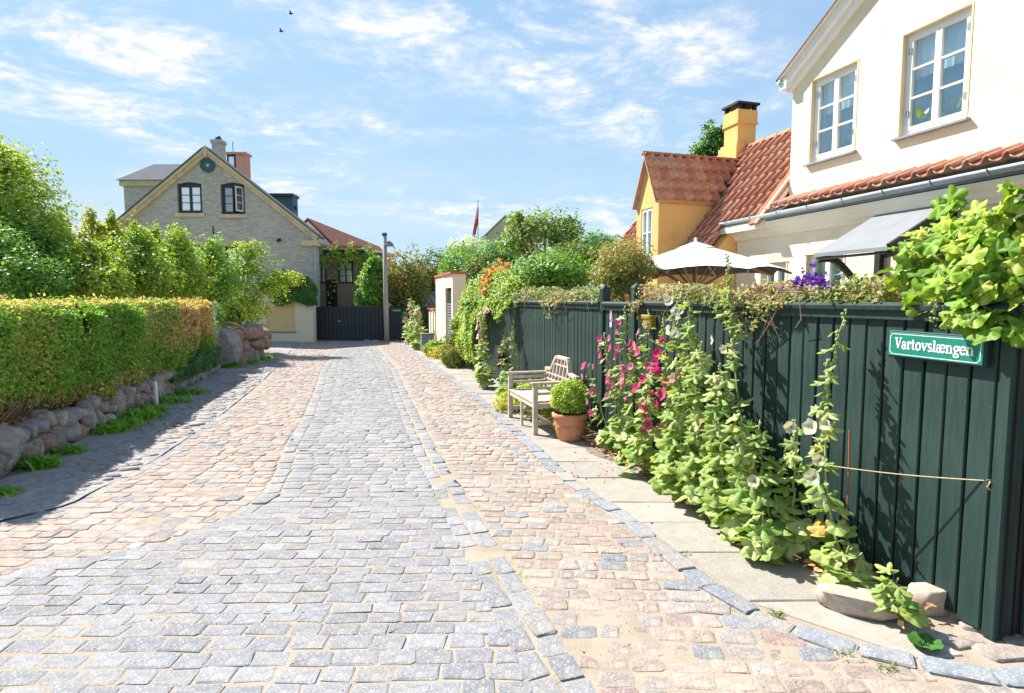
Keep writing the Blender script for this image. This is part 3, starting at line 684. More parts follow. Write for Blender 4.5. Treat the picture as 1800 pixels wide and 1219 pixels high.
# eave strip of pantiles at the foot of the upper wall
sl = math.atan2(3.30 - 3.08, .46)
MB(LF).add([(3.56, LE0, 3.075), (3.56, 6.1, 3.075), (4.02, 6.1, 3.285), (4.02, LE0, 3.285), (3.56, LE0, 2.985), (3.56, 6.1, 2.985), (4.02, 6.1, 2.985), (4.02, LE0, 2.985)], [(0, 1, 2, 3), (4, 5, 6, 7), (0, 1, 5, 4), (0, 3, 7, 4), (1, 2, 6, 5)]).build('eave_board', M['lead'], CH)
lay_tiles(CH, W(-2.0, 3.50, 3.085), A_AX, vec_local(math.cos(sl), 0, math.sin(sl)), 40, 1, .2, .20, keep=lambda p: AB(p)[0] < 6.0, ysc=1.4, zsc=1.5)
# plants on the two upper window ledges are placed with the vegetation below

# ---- ochre house with dormer
YH = empty('ochre_house', W(8.6, 4.4), 'ochre yellow house with orange pantile roof and gabled dormer', 'house')
SLP = 1.2; B_E, B_R = 3.05, 5.02; zr = lambda b: 3.03 + SLP * (b - 3.55); YA0, YA1 = 6.07, 11.4
def deck(a0, a1, be_, full):
    q = MB(LF); P = [(be_, a0, zr(be_)), (be_, a1, zr(be_)), (B_R, a1, zr(B_R)), (B_R, a0, zr(B_R)), (2 * B_R - B_E, a0, zr(B_E)), (2 * B_R - B_E, a1, zr(B_E))]
    q.add(P + [(x, y, z - .1) for x, y, z in P], [(0, 1, 2, 3), (3, 2, 5, 4), (6, 9, 8, 7), (9, 10, 11, 8), (0, 6, 7, 1), (4, 5, 11, 10), (0, 3, 9, 6), (3, 4, 10, 9), (1, 7, 8, 2), (2, 8, 11, 5)]); q.build('roof_deck', M['mortar' if full else 'cornice'], YH)
deck(YA0, 7.18, 3.50, 0); deck(7.181, YA1, B_E, 1)
gp = [(B_E + .25, -.05), (2 * B_R - B_E - .25, -.05), (2 * B_R - B_E - .25, zr(B_E) + .1), (B_R, zr(B_R) - .17), (B_E + .25, zr(B_E) + .1)]
MB(LF).prism(gp, 'y', 7.02, YA1 - .12).build('wall', M['yellow'], YH)
sl2 = math.atan(SLP); up2 = vec_local(math.cos(sl2), 0, math.sin(sl2))
DC = 7.93                                             # cheek of the dormer nearest the camera
DBf, _ = B(1157, 400, DC); DAf = F(1119, 400, DBf)[0]; DZe = F(1157, 347, DBf)[1]; DZr = F(1138, 276, DBf)[1]; DM = (DC + DAf) / 2
def keep_main(p):
    a, b = AB(p)
    if DC - .05 < a < DAf + .1:
        zro = DZe + (DZr - DZe) * (1 - abs(a - DM) / (DAf - DC) * 2)
        return zr(b) > zro - .02
    if a < 7.12 and b < 3.44: return False
    return True
lay_tiles(YH, W(6.30, B_E - .03, zr(B_E - .03)), A_AX, up2, 25, 11, .2, .278, keep=keep_main, lift=.016)
ridge_tiles(YH, W(6.1, B_R, zr(B_R) + .02), W(YA1, B_R, zr(B_R) + .02))
# mortar verge strip where the two roofs meet
for off, m in ((6.08, 'mortar'), (6.19, 'redcoping')):
    q = MB(LF); q.bar((3.42, off + .05, zr(3.42) + .06), (B_R, off + .05, zr(B_R) + .06), .095, .05, up=(-SLP, 0, 1)); q.build('verge_strip', M[m], YH)
# dormer
dw = .0
MB(LF).prism([(DC, 1.5), (DAf, 1.5), (DAf, DZe), (DM, DZr - .06), (DC, DZe)], 'x', DBf + .001, DBf + .02) if False else None
wa0, _ = F(1147, 400, DBf); wa1, _ = F(1127, 400, DBf); wz1 = F(1137, 367, DBf)[1]; wz0 = wz1 - .95
wall_holes([(DC, zr(DBf) - .2), (DAf, zr(DBf) - .2), (DAf, DZe), (DM, DZr - .05), (DC, DZe)], [[(wa0, wz0), (wa1, wz0), (wa1, wz1), (wa0, wz1)]], .14, lambda u, v, w: LF(np.array([[DBf + w, u, v]]))[0], 'dormer_front', M['yellow'], YH)
window(YH, plane_tf(DBf), wa0, wa1, wz0, wz1, nrow=2, rec=.02, ft=.03, mull=.04, sill=False, blind=.5)
be = 3.55 + (DZe - 3.03) / SLP
for aa, bb in ((DC + .002, DC + .12), (DAf - .12, DAf - .002)):
    V = [(DBf + .14, a, z) for a in (aa, bb) for z in (zr(DBf) - .2, DZe - .002)]
    q = MB(LF); P = [(DBf + .141, zr(DBf) - .2), (DBf + .141, DZe - .003), (be + .1, DZe - .003), (be + .1, zr(DBf) - .2)]
    q.add([(b, a, z) for a in (aa, bb) for b, z in P], [(0, 1, 2, 3), (7, 6, 5, 4), (0, 4, 5, 1), (1, 5, 6, 2), (2, 6, 7, 3), (3, 7, 4, 0)]); q.build('dormer_cheek', M['yellow'], YH)
br_ = 3.55 + (DZr - 3.03) / SLP
MB(LF).bar((DBf - .02, DC - .015, DZe - .05), (be, DC - .015, DZe - .05), .05, .07).build('dormer_cornice', M['yellow'], YH)
MB(LF).bar((DBf + .3, DC - .02, zr(DBf + .3) + .05), (be + .1, DC - .02, zr(be + .1) + .05), .07, .04, up=(-SLP, 0, 1)).build('step_flashing', M['lead'], YH)
ds = math.hypot(DM - DC, DZr - DZe); ua = np.array([(DM - DC) / ds, (DZr - DZe) / ds])
for sg, a0 in ((1, DC), (-1, DAf)):
    q = MB(LF); ov = .07; b0 = DBf - .09
    P = [(b0, a0 - sg * ua[0] * ov, DZe - ua[1] * ov), (be + .05, a0 - sg * ua[0] * ov, DZe - ua[1] * ov), (br_ + .05, DM, DZr), (b0, DM, DZr)]
    q.add(P + [(x, y, z - .05) for x, y, z in P], [(0, 1, 2, 3), (7, 6, 5, 4), (0, 4, 5, 1), (1, 5, 6, 2), (2, 6, 7, 3), (3, 7, 4, 0)]); q.build('dormer_deck', M['mortar'], YH)
upd = vec_local(0, ua[0], ua[1])
nrw = int((ds + .09) / .235) + 1; ncl = int((br_ - DBf + .15) / .2) + 1
def keep_d(p):
    a, b = AB(p); return p[2] > zr(b) + .03 and p[2] < DZr + .03
lay_tiles(YH, W(DC - ua[0] * .09, DBf - .12, DZe - ua[1] * .09), vec_local(1, 0, 0), upd, ncl, nrw - 1, .2, (ds + .06) / (nrw - 1) * .97, keep=keep_d, lift=.014, zsc=1.45)
ridge_tiles(YH, W(DM, DBf - .1, DZr + .03), W(DM, br_ + .1, DZr + .03), .085, .22)
# valley flashing beside the dormer roof
MB(LF).bar((be - .05, DC - .05, DZe + .02), (br_ + .05, DM - .02, DZr + .05), .10, .02, up=(-SLP, 0, 1)).build('valley_flashing', M['lead'], YH)
# chimney on the ridge
ca, _ = F(1300, 250, B_R); hw = .25
ch = MB(LF); cz0 = zr(B_R) - .45; z1 = F(1305, 250, B_R - hw)[1]; z2 = F(1305, 212, B_R - hw)[1]; z3 = F(1305, 187, B_R - hw)[1]
def cbox(r, za, zb): ch.box(B_R - r, B_R + r, ca - r, ca + r, za, zb)
cbox(hw + .05, cz0, z1); cbox(hw + .02, z1, z1 + .05); cbox(hw - .03, z1 + .05, z2); cbox(hw, z2, z2 + .05); cbox(hw - .012, z2 + .05, z3)
chim = ch.build('chimney', M['yellow'], YH)
q = MB(LF); zt = F(1305, 176, B_R - hw)[1] - .02
for sx in (-1, 1):
    for sy in (-1, 1): q.box(B_R + sx * .19 - .035, B_R + sx * .19 + .035, ca + sy * .19 - .035, ca + sy * .19 + .035, z3 - .01, zt)
q.box(B_R - .03, B_R + .03, ca - .18, ca - .12, z3 - .01, zt); q.box(B_R - .27, B_R + .27, ca - .27, ca + .27, zt, zt + .045)
c2 = obj('chimney_cowl', raw('chimney_cowl', LF(np.vstack(q.v)) - pl(YH), q.f, M['black'], np.vstack(q.t)), chim)

# ---- grey brick gable house at the end of the street
EH = empty('brick_house', (-12.8, 24.6, 0), 'grey brick gabled house with dark blue windows at the end of the street', 'house')
YE = 24.6; X = lambda u, Y=YE: D(u, 400, Y)[0]; Z = lambda v, Y=YE: D(370, v, Y)[2]
ex0, ex1, exm = X(190), X(550), X(370); ez, ea = Z(412), Z(266)
tfe = front_tf(YE)
wE1 = (X(314), X(357), Z(375), Z(324)); wE2 = (X(390), X(432), Z(377), Z(325)); wE3 = (X(316), X(356), Z(500), Z(434)); wE4 = (X(393), X(433), Z(500), Z(434))
def archhole(w, h=.09):
    u0, u1, v0, v1 = w; n = 6
    return [(u0, v0), (u1, v0)] + [(u1 - (u1 - u0) * k / n, v1 + h * math.sin(math.pi * k / n)) for k in range(n + 1)]
wall_holes([(ex0, -.05), (ex1, -.05), (ex1, ez), (exm, ea), (ex0, ez)], [archhole(w) for w in (wE1, wE2, wE3, wE4)], .35, lambda u, v, w: (u, YE + w, v), 'gable_wall', M['brick'], EH)
boxpart('side_wall', ID, ex1 - .35, ex1 - .004, YE + .35, YE + .7, -.05, ez, M['brick'], EH); boxpart('side_wall', ID, ex0 + .004, ex0 + .35, YE + .35, YE + .7, -.05, ez, M['brick'], EH)
for i, w in enumerate((wE1, wE2, wE3, wE4)):
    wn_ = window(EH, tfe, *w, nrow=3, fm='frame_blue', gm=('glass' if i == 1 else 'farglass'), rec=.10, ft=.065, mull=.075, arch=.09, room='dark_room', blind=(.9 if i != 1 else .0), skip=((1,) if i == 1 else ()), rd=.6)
    if i < 2: boxpart('sill', ID, w[0] - .1, w[1] + .1, YE - .08, YE + .12, w[2] - .16, w[2] - .005, M['stonetrim'], EH)
    else:
        n = 8; u0, u1, v1 = w[0], w[1], w[3]
        P = [(u0 - .1, v1)] + [(u0 - .1 + (u1 - u0 + .2) * k / n, v1 + .11 + .16 * math.sin(math.pi * k / n)) for k in range(1, n)] + [(u1 + .1, v1)] + [(u1 + .02, v1)] + [(u1 - (u1 - u0) * k / n, v1 + .015 + .09 * math.sin(math.pi * k / n)) for k in range(n + 1)] + [(u0 - .02, v1)]
        wall_holes(P, [], .06, lambda u, v, w: (u, YE - .05 + w, v), 'window_arch', M['stonetrim'], EH)
# the open casement of the right window, swung outward
u0, u1, v0, v1 = wE2; hx_ = u1 - .10; an = R(62); ln_ = (u1 - u0) / 2 - .12
tf_open = lambda p: np.stack([hx_ - np.cos(an) * p[:, 0] - np.sin(an) * p[:, 1] * 0, YE + .09 - np.sin(an) * p[:, 0] + p[:, 1], p[:, 2]], -1)
q = MB(tf_open); q.box(0, .06, 0, .04, v0 + .1, v1 - .09); q.box(ln_ - .06, ln_, 0, .04, v0 + .1, v1 - .09); q.box(.06, ln_ - .06, .001, .04, v0 + .1, v0 + .17); q.box(.06, ln_ - .06, .001, .04, v1 - .15, v1 - .09)
for k in (1, 2): zz_ = v0 + .17 + (v1 - v0 - .32) * k / 3; q.box(.06, ln_ - .06, .002, .035, zz_ - .015, zz_ + .015)
oc = q.build('open_casement', M['white'], EH)
q = MB(tf_open).box(.06, ln_ - .06, .015, .02, v0 + .17, v1 - .15); obj('pane', raw('pane', tf_open(np.vstack(q.v)) - pl(EH), q.f, M['glass'], np.vstack(q.t)), oc)
# round blind oculus
oc_c = (X(370), Z(291)); q = MB(); n = 28
q.add([(oc_c[0] + r * math.cos(2 * math.pi * k / n), y, oc_c[1] + r * math.sin(2 * math.pi * k / n)) for r, y in ((.30, YE - .01), (.30, YE - .07), (.24, YE - .07), (.22, YE - .03)) for k in range(n)], [(j * n + k, j * n + (k + 1) % n, (j + 1) * n + (k + 1) % n, (j + 1) * n + k) for j in range(3) for k in range(n)] + [tuple(range(3 * n, 4 * n))])
ocu = q.build('oculus', M['teal'], EH); q = MB().lathe([(0.0, .03), (.05, .02), (.07, 0)], n=12); V = np.vstack(q.v); V = np.stack([V[:, 0] + oc_c[0], YE - .03 - V[:, 2], V[:, 1] + oc_c[1]], -1); obj('boss', raw('boss', V - pl(EH), q.f, M['stonetrim'], np.vstack(q.t)), ocu)
# raking trim, roof
for sg, xe in ((1, ex1), (-1, ex0)):
    dx, dz = xe - exm, ez - ea; l = math.hypot(dx, dz); dx /= l; dz /= l; nx, nz = (-dz * sg, abs(dx)); nx = abs(dz) * sg
    ext = .25; tip = (exm + dx * (l + ext), ea + dz * (l + ext))
    def rk(n0, n1, y0, y1, m, nm):
        P = [(x + nx * k, y, z + nz * k) for (x, z) in ((exm, ea), tip) for y in (y0, y1) for k in (n0, n1)]
        MB().add(P, [(0, 1, 3, 2), (4, 6, 7, 5), (0, 4, 5, 1), (2, 3, 7, 6), (0, 2, 6, 4), (1, 5, 7, 3)]).build(nm, M[m], EH)
    rk(-.15, -.02, YE - .13, YE + .02, 'stonetrim', 'rake_trim'); rk(-.02, .08, YE - .20, YE + .02, 'stonetrim', 'rake_coping'); rk(-.0, .10, YE + .021, YE + .75, 'slate', 'roof_slope'); rk(.101, .15, YE - .22, YE + .1, 'slate', 'verge_tiles')
    boxpart('kneeler', ID, min(xe - sg * .5, xe + sg * .22), max(xe - sg * .5, xe + sg * .22), YE - .16, YE + .3, ez - .50, ez - .24, M['stonetrim'], EH, .02)
MB().add([(exm - .16, y, ea + .02) for y in (YE - .205, YE + .02)] + [(exm + .16, y, ea + .02) for y in (YE - .205, YE + .02)] + [(exm, y, ea + .19) for y in (YE - .205, YE + .02)] + [(exm, y, ea - .32) for y in (YE - .205, YE + .02)], [(0, 6, 2, 4), (1, 5, 3, 7), (0, 4, 5, 1), (2, 3, 5, 4), (0, 1, 7, 6), (6, 7, 3, 2)]).build('apex_stone', M['stonetrim'], EH)
boxpart('rear_block', ID, ex0 + .6, X(455), YE + .8, YE + 8, -.05, 4.9, M['brick'], EH)
MB().tube([(ex1 + .16, YE - .1, ez - .35), (ex1 + .16, YE + .7, ez - .35)], .07, 8).build('gutter', M['zinc'], EH)
MB().tube([(ex1 + .06, YE - .05, ez - .45), (ex1 + .06, YE - .05, .1)], .045, 8).build('downpipe', M['zinc'], EH)
# wall anchors and lamp
MB().tube([(X(375), YE - .02, Z(398)), (X(375), YE - .03, Z(414))], .02, 6).build('wall_anchor', M['black'], EH)
MB().tube([(X(491), YE - .02, Z(422)), (X(491), YE - .18, Z(424)), (X(491), YE - .18, Z(428))], .07, 8).build('vent_pipe', M['black'], EH)
# chimney, pink lucarne, blue dormer, left wing
Yc = 27.0; q = MB(); cxm = X(390, Yc); q.box(cxm - .21, cxm + .21, Yc - .21, Yc + .21, 6, Z(254, Yc)); q.box(cxm - .25, cxm + .25, Yc - .25, Yc + .25, Z(254, Yc), Z(248, Yc)); chm = q.build('chimney', M['brick'], EH)
q = MB().lathe([(.13, 0), (.14, .12), (.09, .2), (.0, .22)], (cxm, Yc, Z(248, Yc)), 10); obj('chimney_pot', raw('chimney_pot', np.vstack(q.v) - pl(EH), q.f, M['teal'], np.vstack(q.t), True), chm)
Yp = 28.5; boxpart('lucarne', ID, X(419, Yp), X(436, Yp), Yp, Yp + .5, 6, Z(272, Yp), M['pink'], EH); boxpart('lucarne', ID, X(403, Yp), X(419, Yp) - .004, Yp + .02, Yp + .5, 6, Z(272, Yp), M['frame_blue'], EH); boxpart('lucarne_roof', ID, X(402, Yp), X(438, Yp), Yp - .1, Yp + .6, Z(272, Yp) + .003, Z(270, Yp) + .05, M['pink'], EH)
lw = boxpart('lucarne_window', ID, X(407, Yp), X(416, Yp), Yp - .02, Yp + .015, Z(292, Yp), Z(276, Yp), M['farglass'], EH); MB().tube([(X(406, Yp), Yp + .5, Z(272, Yp)), (X(406, Yp), Yp + .5, Z(244, Yp))], .015, 5).build('aerial', M['black'], EH)
Yb = 26.5; boxpart('blue_dormer', ID, X(430, Yb), X(516, Yb), Yb, Yb + .6, 4.0, Z(346, Yb), M['teal'], EH); boxpart('dormer_flat_roof', ID, X(428, Yb), X(518, Yb), Yb - .12, Yb + .7, Z(346, Yb) + .002, Z(341, Yb), M['frame_blue'], EH); boxpart('dormer_vent', ID, X(516, Yb) + .003, X(519, Yb), Yb + .2, Yb + .4, Z(367, Yb), Z(362, Yb), M['black'], EH)
Yw = 27.5; xl, xr_ = X(221, Yw), X(330, Yw); ze_, zt_ = Z(318, Yw), Z(289, Yw + 2)
boxpart('wing_wall', ID, xl, xr_, Yw, Yw + 4, 0, ze_ - .25, M['brick'], EH); boxpart('wing_cornice', ID, xl - .12, xr_, Yw - .12, Yw + 4.1, ze_ - .25, ze_ - .01, M['stonetrim'], EH)
MB().add([(xl - .2, Yw - .22, ze_), (xr_, Yw - .22, ze_), (xr_, Yw + 2, zt_), (xl + .25, Yw + 2, zt_), (xl - .2, Yw + 4.2, ze_), (xr_, Yw + 4.2, ze_)], [(0, 1, 2, 3), (3, 2, 5, 4), (0, 3, 4), (0, 4, 5, 1)]).build('wing_roof', M['slate'], EH)
# low rendered wall with ochre panel in front of the brick gable
LW = empty('rendered_wall', (D(500, 600, 23.2)[0], 23.2, 0), 'low cream rendered wall with recessed ochre panel below ivy', 'wall')
zt = D(500, 512, 23.2)[2]; XX = lambda u: D(u, 500, 23.2)[0]; q0 = (XX(467), XX(517), D(490, 583, 23.2)[2], D(490, 530, 23.2)[2])
wall_holes([(XX(400), -.05), (XX(549), -.05), (XX(549), zt), (XX(400), zt)], [[(q0[0], q0[2]), (q0[1], q0[2]), (q0[1], q0[3]), (q0[0], q0[3])]], .35, lambda u, v, w: (u, 23.2 + w, v), 'wall', mat('grey_cream_render', (.66, .60, .48), .92, .06, 2, 60, .2, .006, .1), LW)
boxpart('panel', ID, q0[0] - .02, q0[1] + .02, 23.24, 23.3, q0[2] - .02, q0[3] + .02, M['panelcream'], LW); boxpart('panel_ledge', ID, q0[0] - .03, q0[1] + .03, 23.16, 23.25, q0[2] - .05, q0[2] - .002, M['bin'], LW)

# ---- annex with tiled eave, behind the gate
AX = empty('brick_annex', (D(590, 500, 27)[0], 27, 0), 'low brown brick annex with black-framed windows behind the gate', 'building')
Ya = 27.0; XA = lambda u: D(u, 480, Ya)[0]; ZA = lambda v: D(590, v, Ya)[2]
wa = [(XA(555), XA(574), ZA(499), ZA(460)), (XA(594), XA(621), ZA(499), ZA(460))]
brown = brickmat('brown_brick', (.33, .235, .165), (.25, .175, .125), (.36, .31, .25), .24, .075)
wall_holes([(XA(545), -.05), (XA(675), -.05), (XA(675), ZA(441)), (XA(545), ZA(441))], [hole(w) for w in wa], .3, lambda u, v, w: (u, Ya + w, v), 'wall', brown, AX)
for w in wa: window(AX, front_tf(Ya), *w, ncol=2, nrow=3, fm='frame_blue', gm='farglass', rec=.05, ft=.045, mull=.045)
boxpart('fascia', ID, XA(550), XA(656), Ya - .25, Ya + .1, ZA(447), ZA(440), M['frame_blue'], AX); boxpart('fascia', ID, XA(553), XA(640), Ya - .32, Ya + .1, ZA(440) + .003, ZA(437), M['white'], AX)
MB().add([(XA(552), Ya - .35, ZA(436)), (XA(640), Ya - .35, ZA(436)), (XA(640), Ya + 3, ZA(436) + .12), (XA(552), Ya + 3, ZA(436) + .12), (XA(552), Ya - .35, ZA(437)), (XA(640), Ya - .35, ZA(437)), (XA(640), Ya + 3, ZA(437)), (XA(552), Ya + 3, ZA(437))], [(0, 1, 2, 3), (0, 1, 5, 4), (0, 3, 7, 4), (1, 2, 6, 5)]).build('roof_slope', M['redroof'], AX)
for k in range(16):
    xk = XA(554) + (XA(638) - XA(554)) * k / 15; MB().tube([(xk, Ya - .42, ZA(436) + .04), (xk, Ya + .6, ZA(436) + .07)], .075, 6, tint=(.5, .24, .17)).build('eave_tile', M['tile'], AX)
boxpart('door', ID, XA(573), XA(592), Ya - .06, Ya + .0, 0, ZA(492), M['black'], AX); boxpart('roof_return', ID, XA(640), XA(676), Ya - .1, Ya + 3, ZA(445), ZA(441), M['white'], AX)
# ---- far red roofed house
def prism_house(name, label, x, y, w, dpt, zap, slope, wallm, roofm, over=.06):
    e = empty(name, (x, y, 0), label, 'house'); zE = zap - slope * w
    MB().prism([(x - w + .05, -.05), (x + w - .05, -.05), (x + w - .05, zE), (x, zap - .06), (x - w + .05, zE)], 'y', y, y + dpt).build('gable_wall', M[wallm], e)
    for sg in (-1, 1):
        P = [(x, y - over, zap), (x, y + dpt + over, zap), (x + sg * (w + over), y + dpt + over, zE - slope * over), (x + sg * (w + over), y - over, zE - slope * over)]
        MB().add(P + [(a, b, c + .12) for a, b, c in P], [(0, 1, 2, 3), (7, 6, 5, 4), (0, 4, 5, 1), (1, 5, 6, 2), (2, 6, 7, 3), (3, 7, 4, 0)]).build('roof_slope', M[roofm], e)
    return e
p = D(541, 384, 32); rh = prism_house('red_roofed_house', 'house with long red tiled roof and pale gable behind the annex', p[0], 32, 4.0, 17, p[2] - .1, 1.0, 'cornice', 'redroof')
p = D(888, 381, 42); M['lichen_roof'] = mat('lichen_roof', (.60, .53, .36), .9, .12, 2, 10, .3, .02, .1); ph = prism_house('pale_gabled_house', 'distant house with pale straw-coloured gable behind the trees', p[0], 42, 3.2, 8, p[2], .95, 'lichen_roof', 'lichen_roof')

# ------------------------------------------------------------------ fence along the pavement
BWID, FTOP = .1235, 1.685
def board_mesh(name, w, h, t=.024, ch=.006):
    prof = [(0, -w / 2), (-t + ch, -w / 2), (-t, -w / 2 + ch), (-t, w / 2 - ch), (-t + ch, w / 2), (0, w / 2)]; n = 6
    V = [(x, y, z) for z in (0, h) for x, y in prof]
    return raw(name, np.array(V), [tuple(range(n)), tuple(range(n, 2 * n))[::-1]] + [(i, n + i, n + (i + 1) % n, (i + 1) % n) for i in range(n)], M['green_paint'])
BOARD = board_mesh('board', BWID - .011, 1.57)
def boards(parent, a0, a1, h=1.0, z=.035):
    n = int(round((a1 - a0) / BWID)); w = (a1 - a0) / n; o0 = pl(parent)
    for i in range(n):
        p = W(a0 + (i + .5) * w, -.002 + rnd.gauss(0, .0015), z + rnd.uniform(-.012, .012))
        obj('board', BOARD, parent, p - o0, (rnd.gauss(0, .002), 0, FENCE_ROT + rnd.gauss(0, .006)), (1, w / BWID, h))
def cap(parent, a0, a1, zt=FTOP):
    P = [(-.075, zt - .045), (-.08, zt - .02), (-.05, zt), (.07, zt), (.08, zt - .045), (.0, zt - .045)]; n = len(P)
    def ext(P, nm):
        n = len(P); MB(LF).add([(b, y, z) for y in (a0, a1) for b, z in P], [tuple(range(n)), tuple(range(n, 2 * n))[::-1]] + [(i, n + i, n + (i + 1) % n, (i + 1) % n) for i in range(n)]).build(nm, M['green_paint'], parent)
    ext(P, 'cap_rail'); ext([(-.052, zt - .10), (-.052, zt - .046), (-.002, zt - .046), (-.002, zt - .10)], 'top_moulding')
    boxpart('backing', LF, .004, .022, a0 + .002, a1 - .002, .03, zt - .06, M['black'], parent)
G0, G1, FEND = F(1120, 515, 0)[0], F(1064, 505, 0)[0], 12.6
FN = empty('board_fence', W(1.8, 0), 'dark green vertical board fence carrying the street name sign', 'fence', 'green board fences')
boards(FN, .062, G0 - .05); cap(FN, -.02, G0 - .05)
# corner post and the short return
MB(LF).box(-.03, .07, -.005, .058, 0, FTOP - .046, None, .006).build('corner_post', M['green_paint'], FN)
for i in range(14):
    p = W(0, 0, .035) + np.array([.10 + (i + .5) * BWID, -.006, 0]); obj('board', BOARD, FN, p - pl(FN), (0, 0, R(90) + rnd.gauss(0, .005)))
c0 = W(0, 0)
boxpart('corner_trim', ID, c0[0] + .05, c0[0] + .105, c0[1] + .012, c0[1] + .05, .0, FTOP - .047, M['green_paint'], FN, .005)
boxpart('cap_rail', ID, c0[0] - .04, c0[0] + 1.85, c0[1] - .07, c0[1] + .09, FTOP - .045, FTOP - .001, M['green_paint'], FN, .008); boxpart('backing', ID, c0[0] + .08, c0[0] + 1.84, c0[1] + .002, c0[1] + .02, .03, FTOP - .06, M['black'], FN)
GT = empty('garden_gate', W((G0 + G1) / 2, 0), 'dark green board gate between two taller fence posts', 'gate')
boards(GT, G0 + .05, G1 - .05, .985); cap(GT, G0 + .052, G1 - .052, FTOP - .01)
for aa in (G0, G1): MB(LF).box(-.055, .055, aa - .05, aa + .05, 0, 1.84, None, .008).add([(x, aa + y, z) for x, y, z in ((-.05, -.045, 1.84), (.05, -.045, 1.84), (.05, .045, 1.84), (-.05, .045, 1.84), (0, 0, 1.885))], [(0, 1, 4), (1, 2, 4), (2, 3, 4), (3, 0, 4)]).build('gate_post', M['green_paint'], GT)
FF = empty('board_fence', W(8.5, 0), 'dark green vertical board fence behind the wooden bench', 'fence', 'green board fences')
boards(FF, G1 + .05, FEND); cap(FF, G1 + .052, FEND)

# plates on the gate
SP = empty('white_notice_plate', W(*[F(1074, 562, -.03)[0], -.03], F(1074, 562, -.03)[1]), 'narrow white and blue notice strip on the gate', 'sign')
a, z = F(1074, 562, -.03); boxpart('plate', LF, -.034, -.028, a - .022, a + .022, z - .09, z + .11, M['signwhite'], SP); boxpart('blue_band', LF, -.0365, -.0345, a - .0215, a + .0215, z - .03, z + .0, M['bluepanel'], SP); boxpart('red_mark', LF, -.0365, -.0345, a - .006, a + .006, z + .035, z + .085, M['flagred'], SP)
a, z = F(1139, 566, -.08)
MBX = empty('brass_letter_box', W(a, -.05, z), 'yellow brass letter box on the fence beside the gate', 'letter box')
MB(LF).box(-.10, -.03, a - .085, a + .085, z - .07, z + .065, None, .008).build('body', M['brass'], MBX); MB(LF).box(-.112, -.101, a - .09, a + .09, z + .03, z + .07, None, .004).build('flap', M['brass'], MBX); MB(LF).box(-.104, -.1008, a - .045, a + .045, z - .03, z - .01, None).build('name_plate', M['lead'], MBX)
a, z = F(1124, 551, -.06); gl = empty('gate_latch', W(a, -.06, z), 'small brass hook latch on the right gate post', 'latch'); MB(LF).tube([(-.058, a, z - .07), (-.08, a, z - .06), (-.08, a, z + .05), (-.058, a, z + .07)], .01, 6).build('latch_bar', M['brass'], gl)

# ------------------------------------------------------------------ street name sign
cn = [F(u, v, -.055) for u, v in ((1567, 581), (1732, 598), (1735, 641), (1566, 626))]
sa = np.mean([c[0] for c in cn]); sz = np.mean([c[1] for c in cn]); sw = (cn[0][0] + cn[3][0] - cn[1][0] - cn[2][0]) / 2; sh = (cn[0][1] + cn[1][1] - cn[2][1] - cn[3][1]) / 2
tiltz = ((cn[1][1] + cn[2][1]) - (cn[0][1] + cn[3][1])) / 2 / sw
SG = empty('street_name_sign', W(sa, -.05, sz), 'green street name sign with white lettering on the board fence', 'sign')
def sign_tf(p):   # x right along the sign, y up, z out of the board
    an = math.atan(tiltz); x = p[:, 0] * math.cos(an) - p[:, 1] * math.sin(an); y = p[:, 0] * math.sin(an) + p[:, 1] * math.cos(an)
    return LF(np.stack([-.03 - p[:, 2], sa - x, sz + y], -1))
MB(sign_tf).box(-sw / 2 - .01, sw / 2 + .01, -sh / 2 - .01, sh / 2 + .01, 0, .038, None, .004).build('frame', M['green_paint'], SG)
pf = MB(sign_tf).box(-sw / 2, sw / 2, -sh / 2, sh / 2, .0385, .044, None, .002).build('panel', M['signgreen'], SG)
q = MB(sign_tf); t_ = .0032; ww, hh, cc_ = sw / 2 - .012, sh / 2 - .010, .014
loop = [(-ww + cc_, hh), (ww - cc_, hh), (ww, hh - cc_), (ww, -hh + cc_), (ww - cc_, -hh), (-ww + cc_, -hh), (-ww, -hh + cc_), (-ww, hh - cc_)]
def ribbon(q, pts, w, z0, k0=0):
    for i in range(len(pts) - 1):
        p, r_ = np.array(pts[i], float), np.array(pts[i + 1], float); d_ = r_ - p; l_ = np.linalg.norm(d_)
        if l_ < 1e-6: continue
        d_ /= l_; nn = np.array([-d_[1], d_[0]]) * w / 2; e = d_ * w * .18; z = z0 + .00006 * ((k0 + i) % 23)
        c = [p - e + nn, p - e - nn, r_ + e - nn, r_ + e + nn]; q.add([(x, y, z) for x, y in c] + [(x, y, .044) for x, y in c], [(3, 2, 1, 0), (0, 1, 5, 4), (1, 2, 6, 5), (2, 3, 7, 6), (3, 0, 4, 7)])
ribbon(q, loop + [loop[0]], t_, .0455); bo = q.build('border_line', M['signwhite'], SG)
HV, LT = .23, .12
def arc(cx, cy, rx, ry, a0, a1, n=10): return [(cx + rx * math.cos(R(a0 + (a1 - a0) * i / n)), cy + ry * math.sin(R(a0 + (a1 - a0) * i / n))) for i in range(n + 1)]
def a_st(x=0): return [([(x + .60, .08), (x + .60, .72)], HV), (arc(x + .36, .70, .24, .26, 0, 150), LT), ([(x + .13, .78), (x + .19, .74)], .2), (arc(x + .38, .28, .28, .26, 70, 290, 12), .2), ([(x + .62, .04), (x + .78, .05)], LT)]
def e_st(x=0): return [(arc(x + .42, .50, .33, .46, 20, 320, 16), .22), ([(x + .15, .52), (x + .74, .54)], LT)]
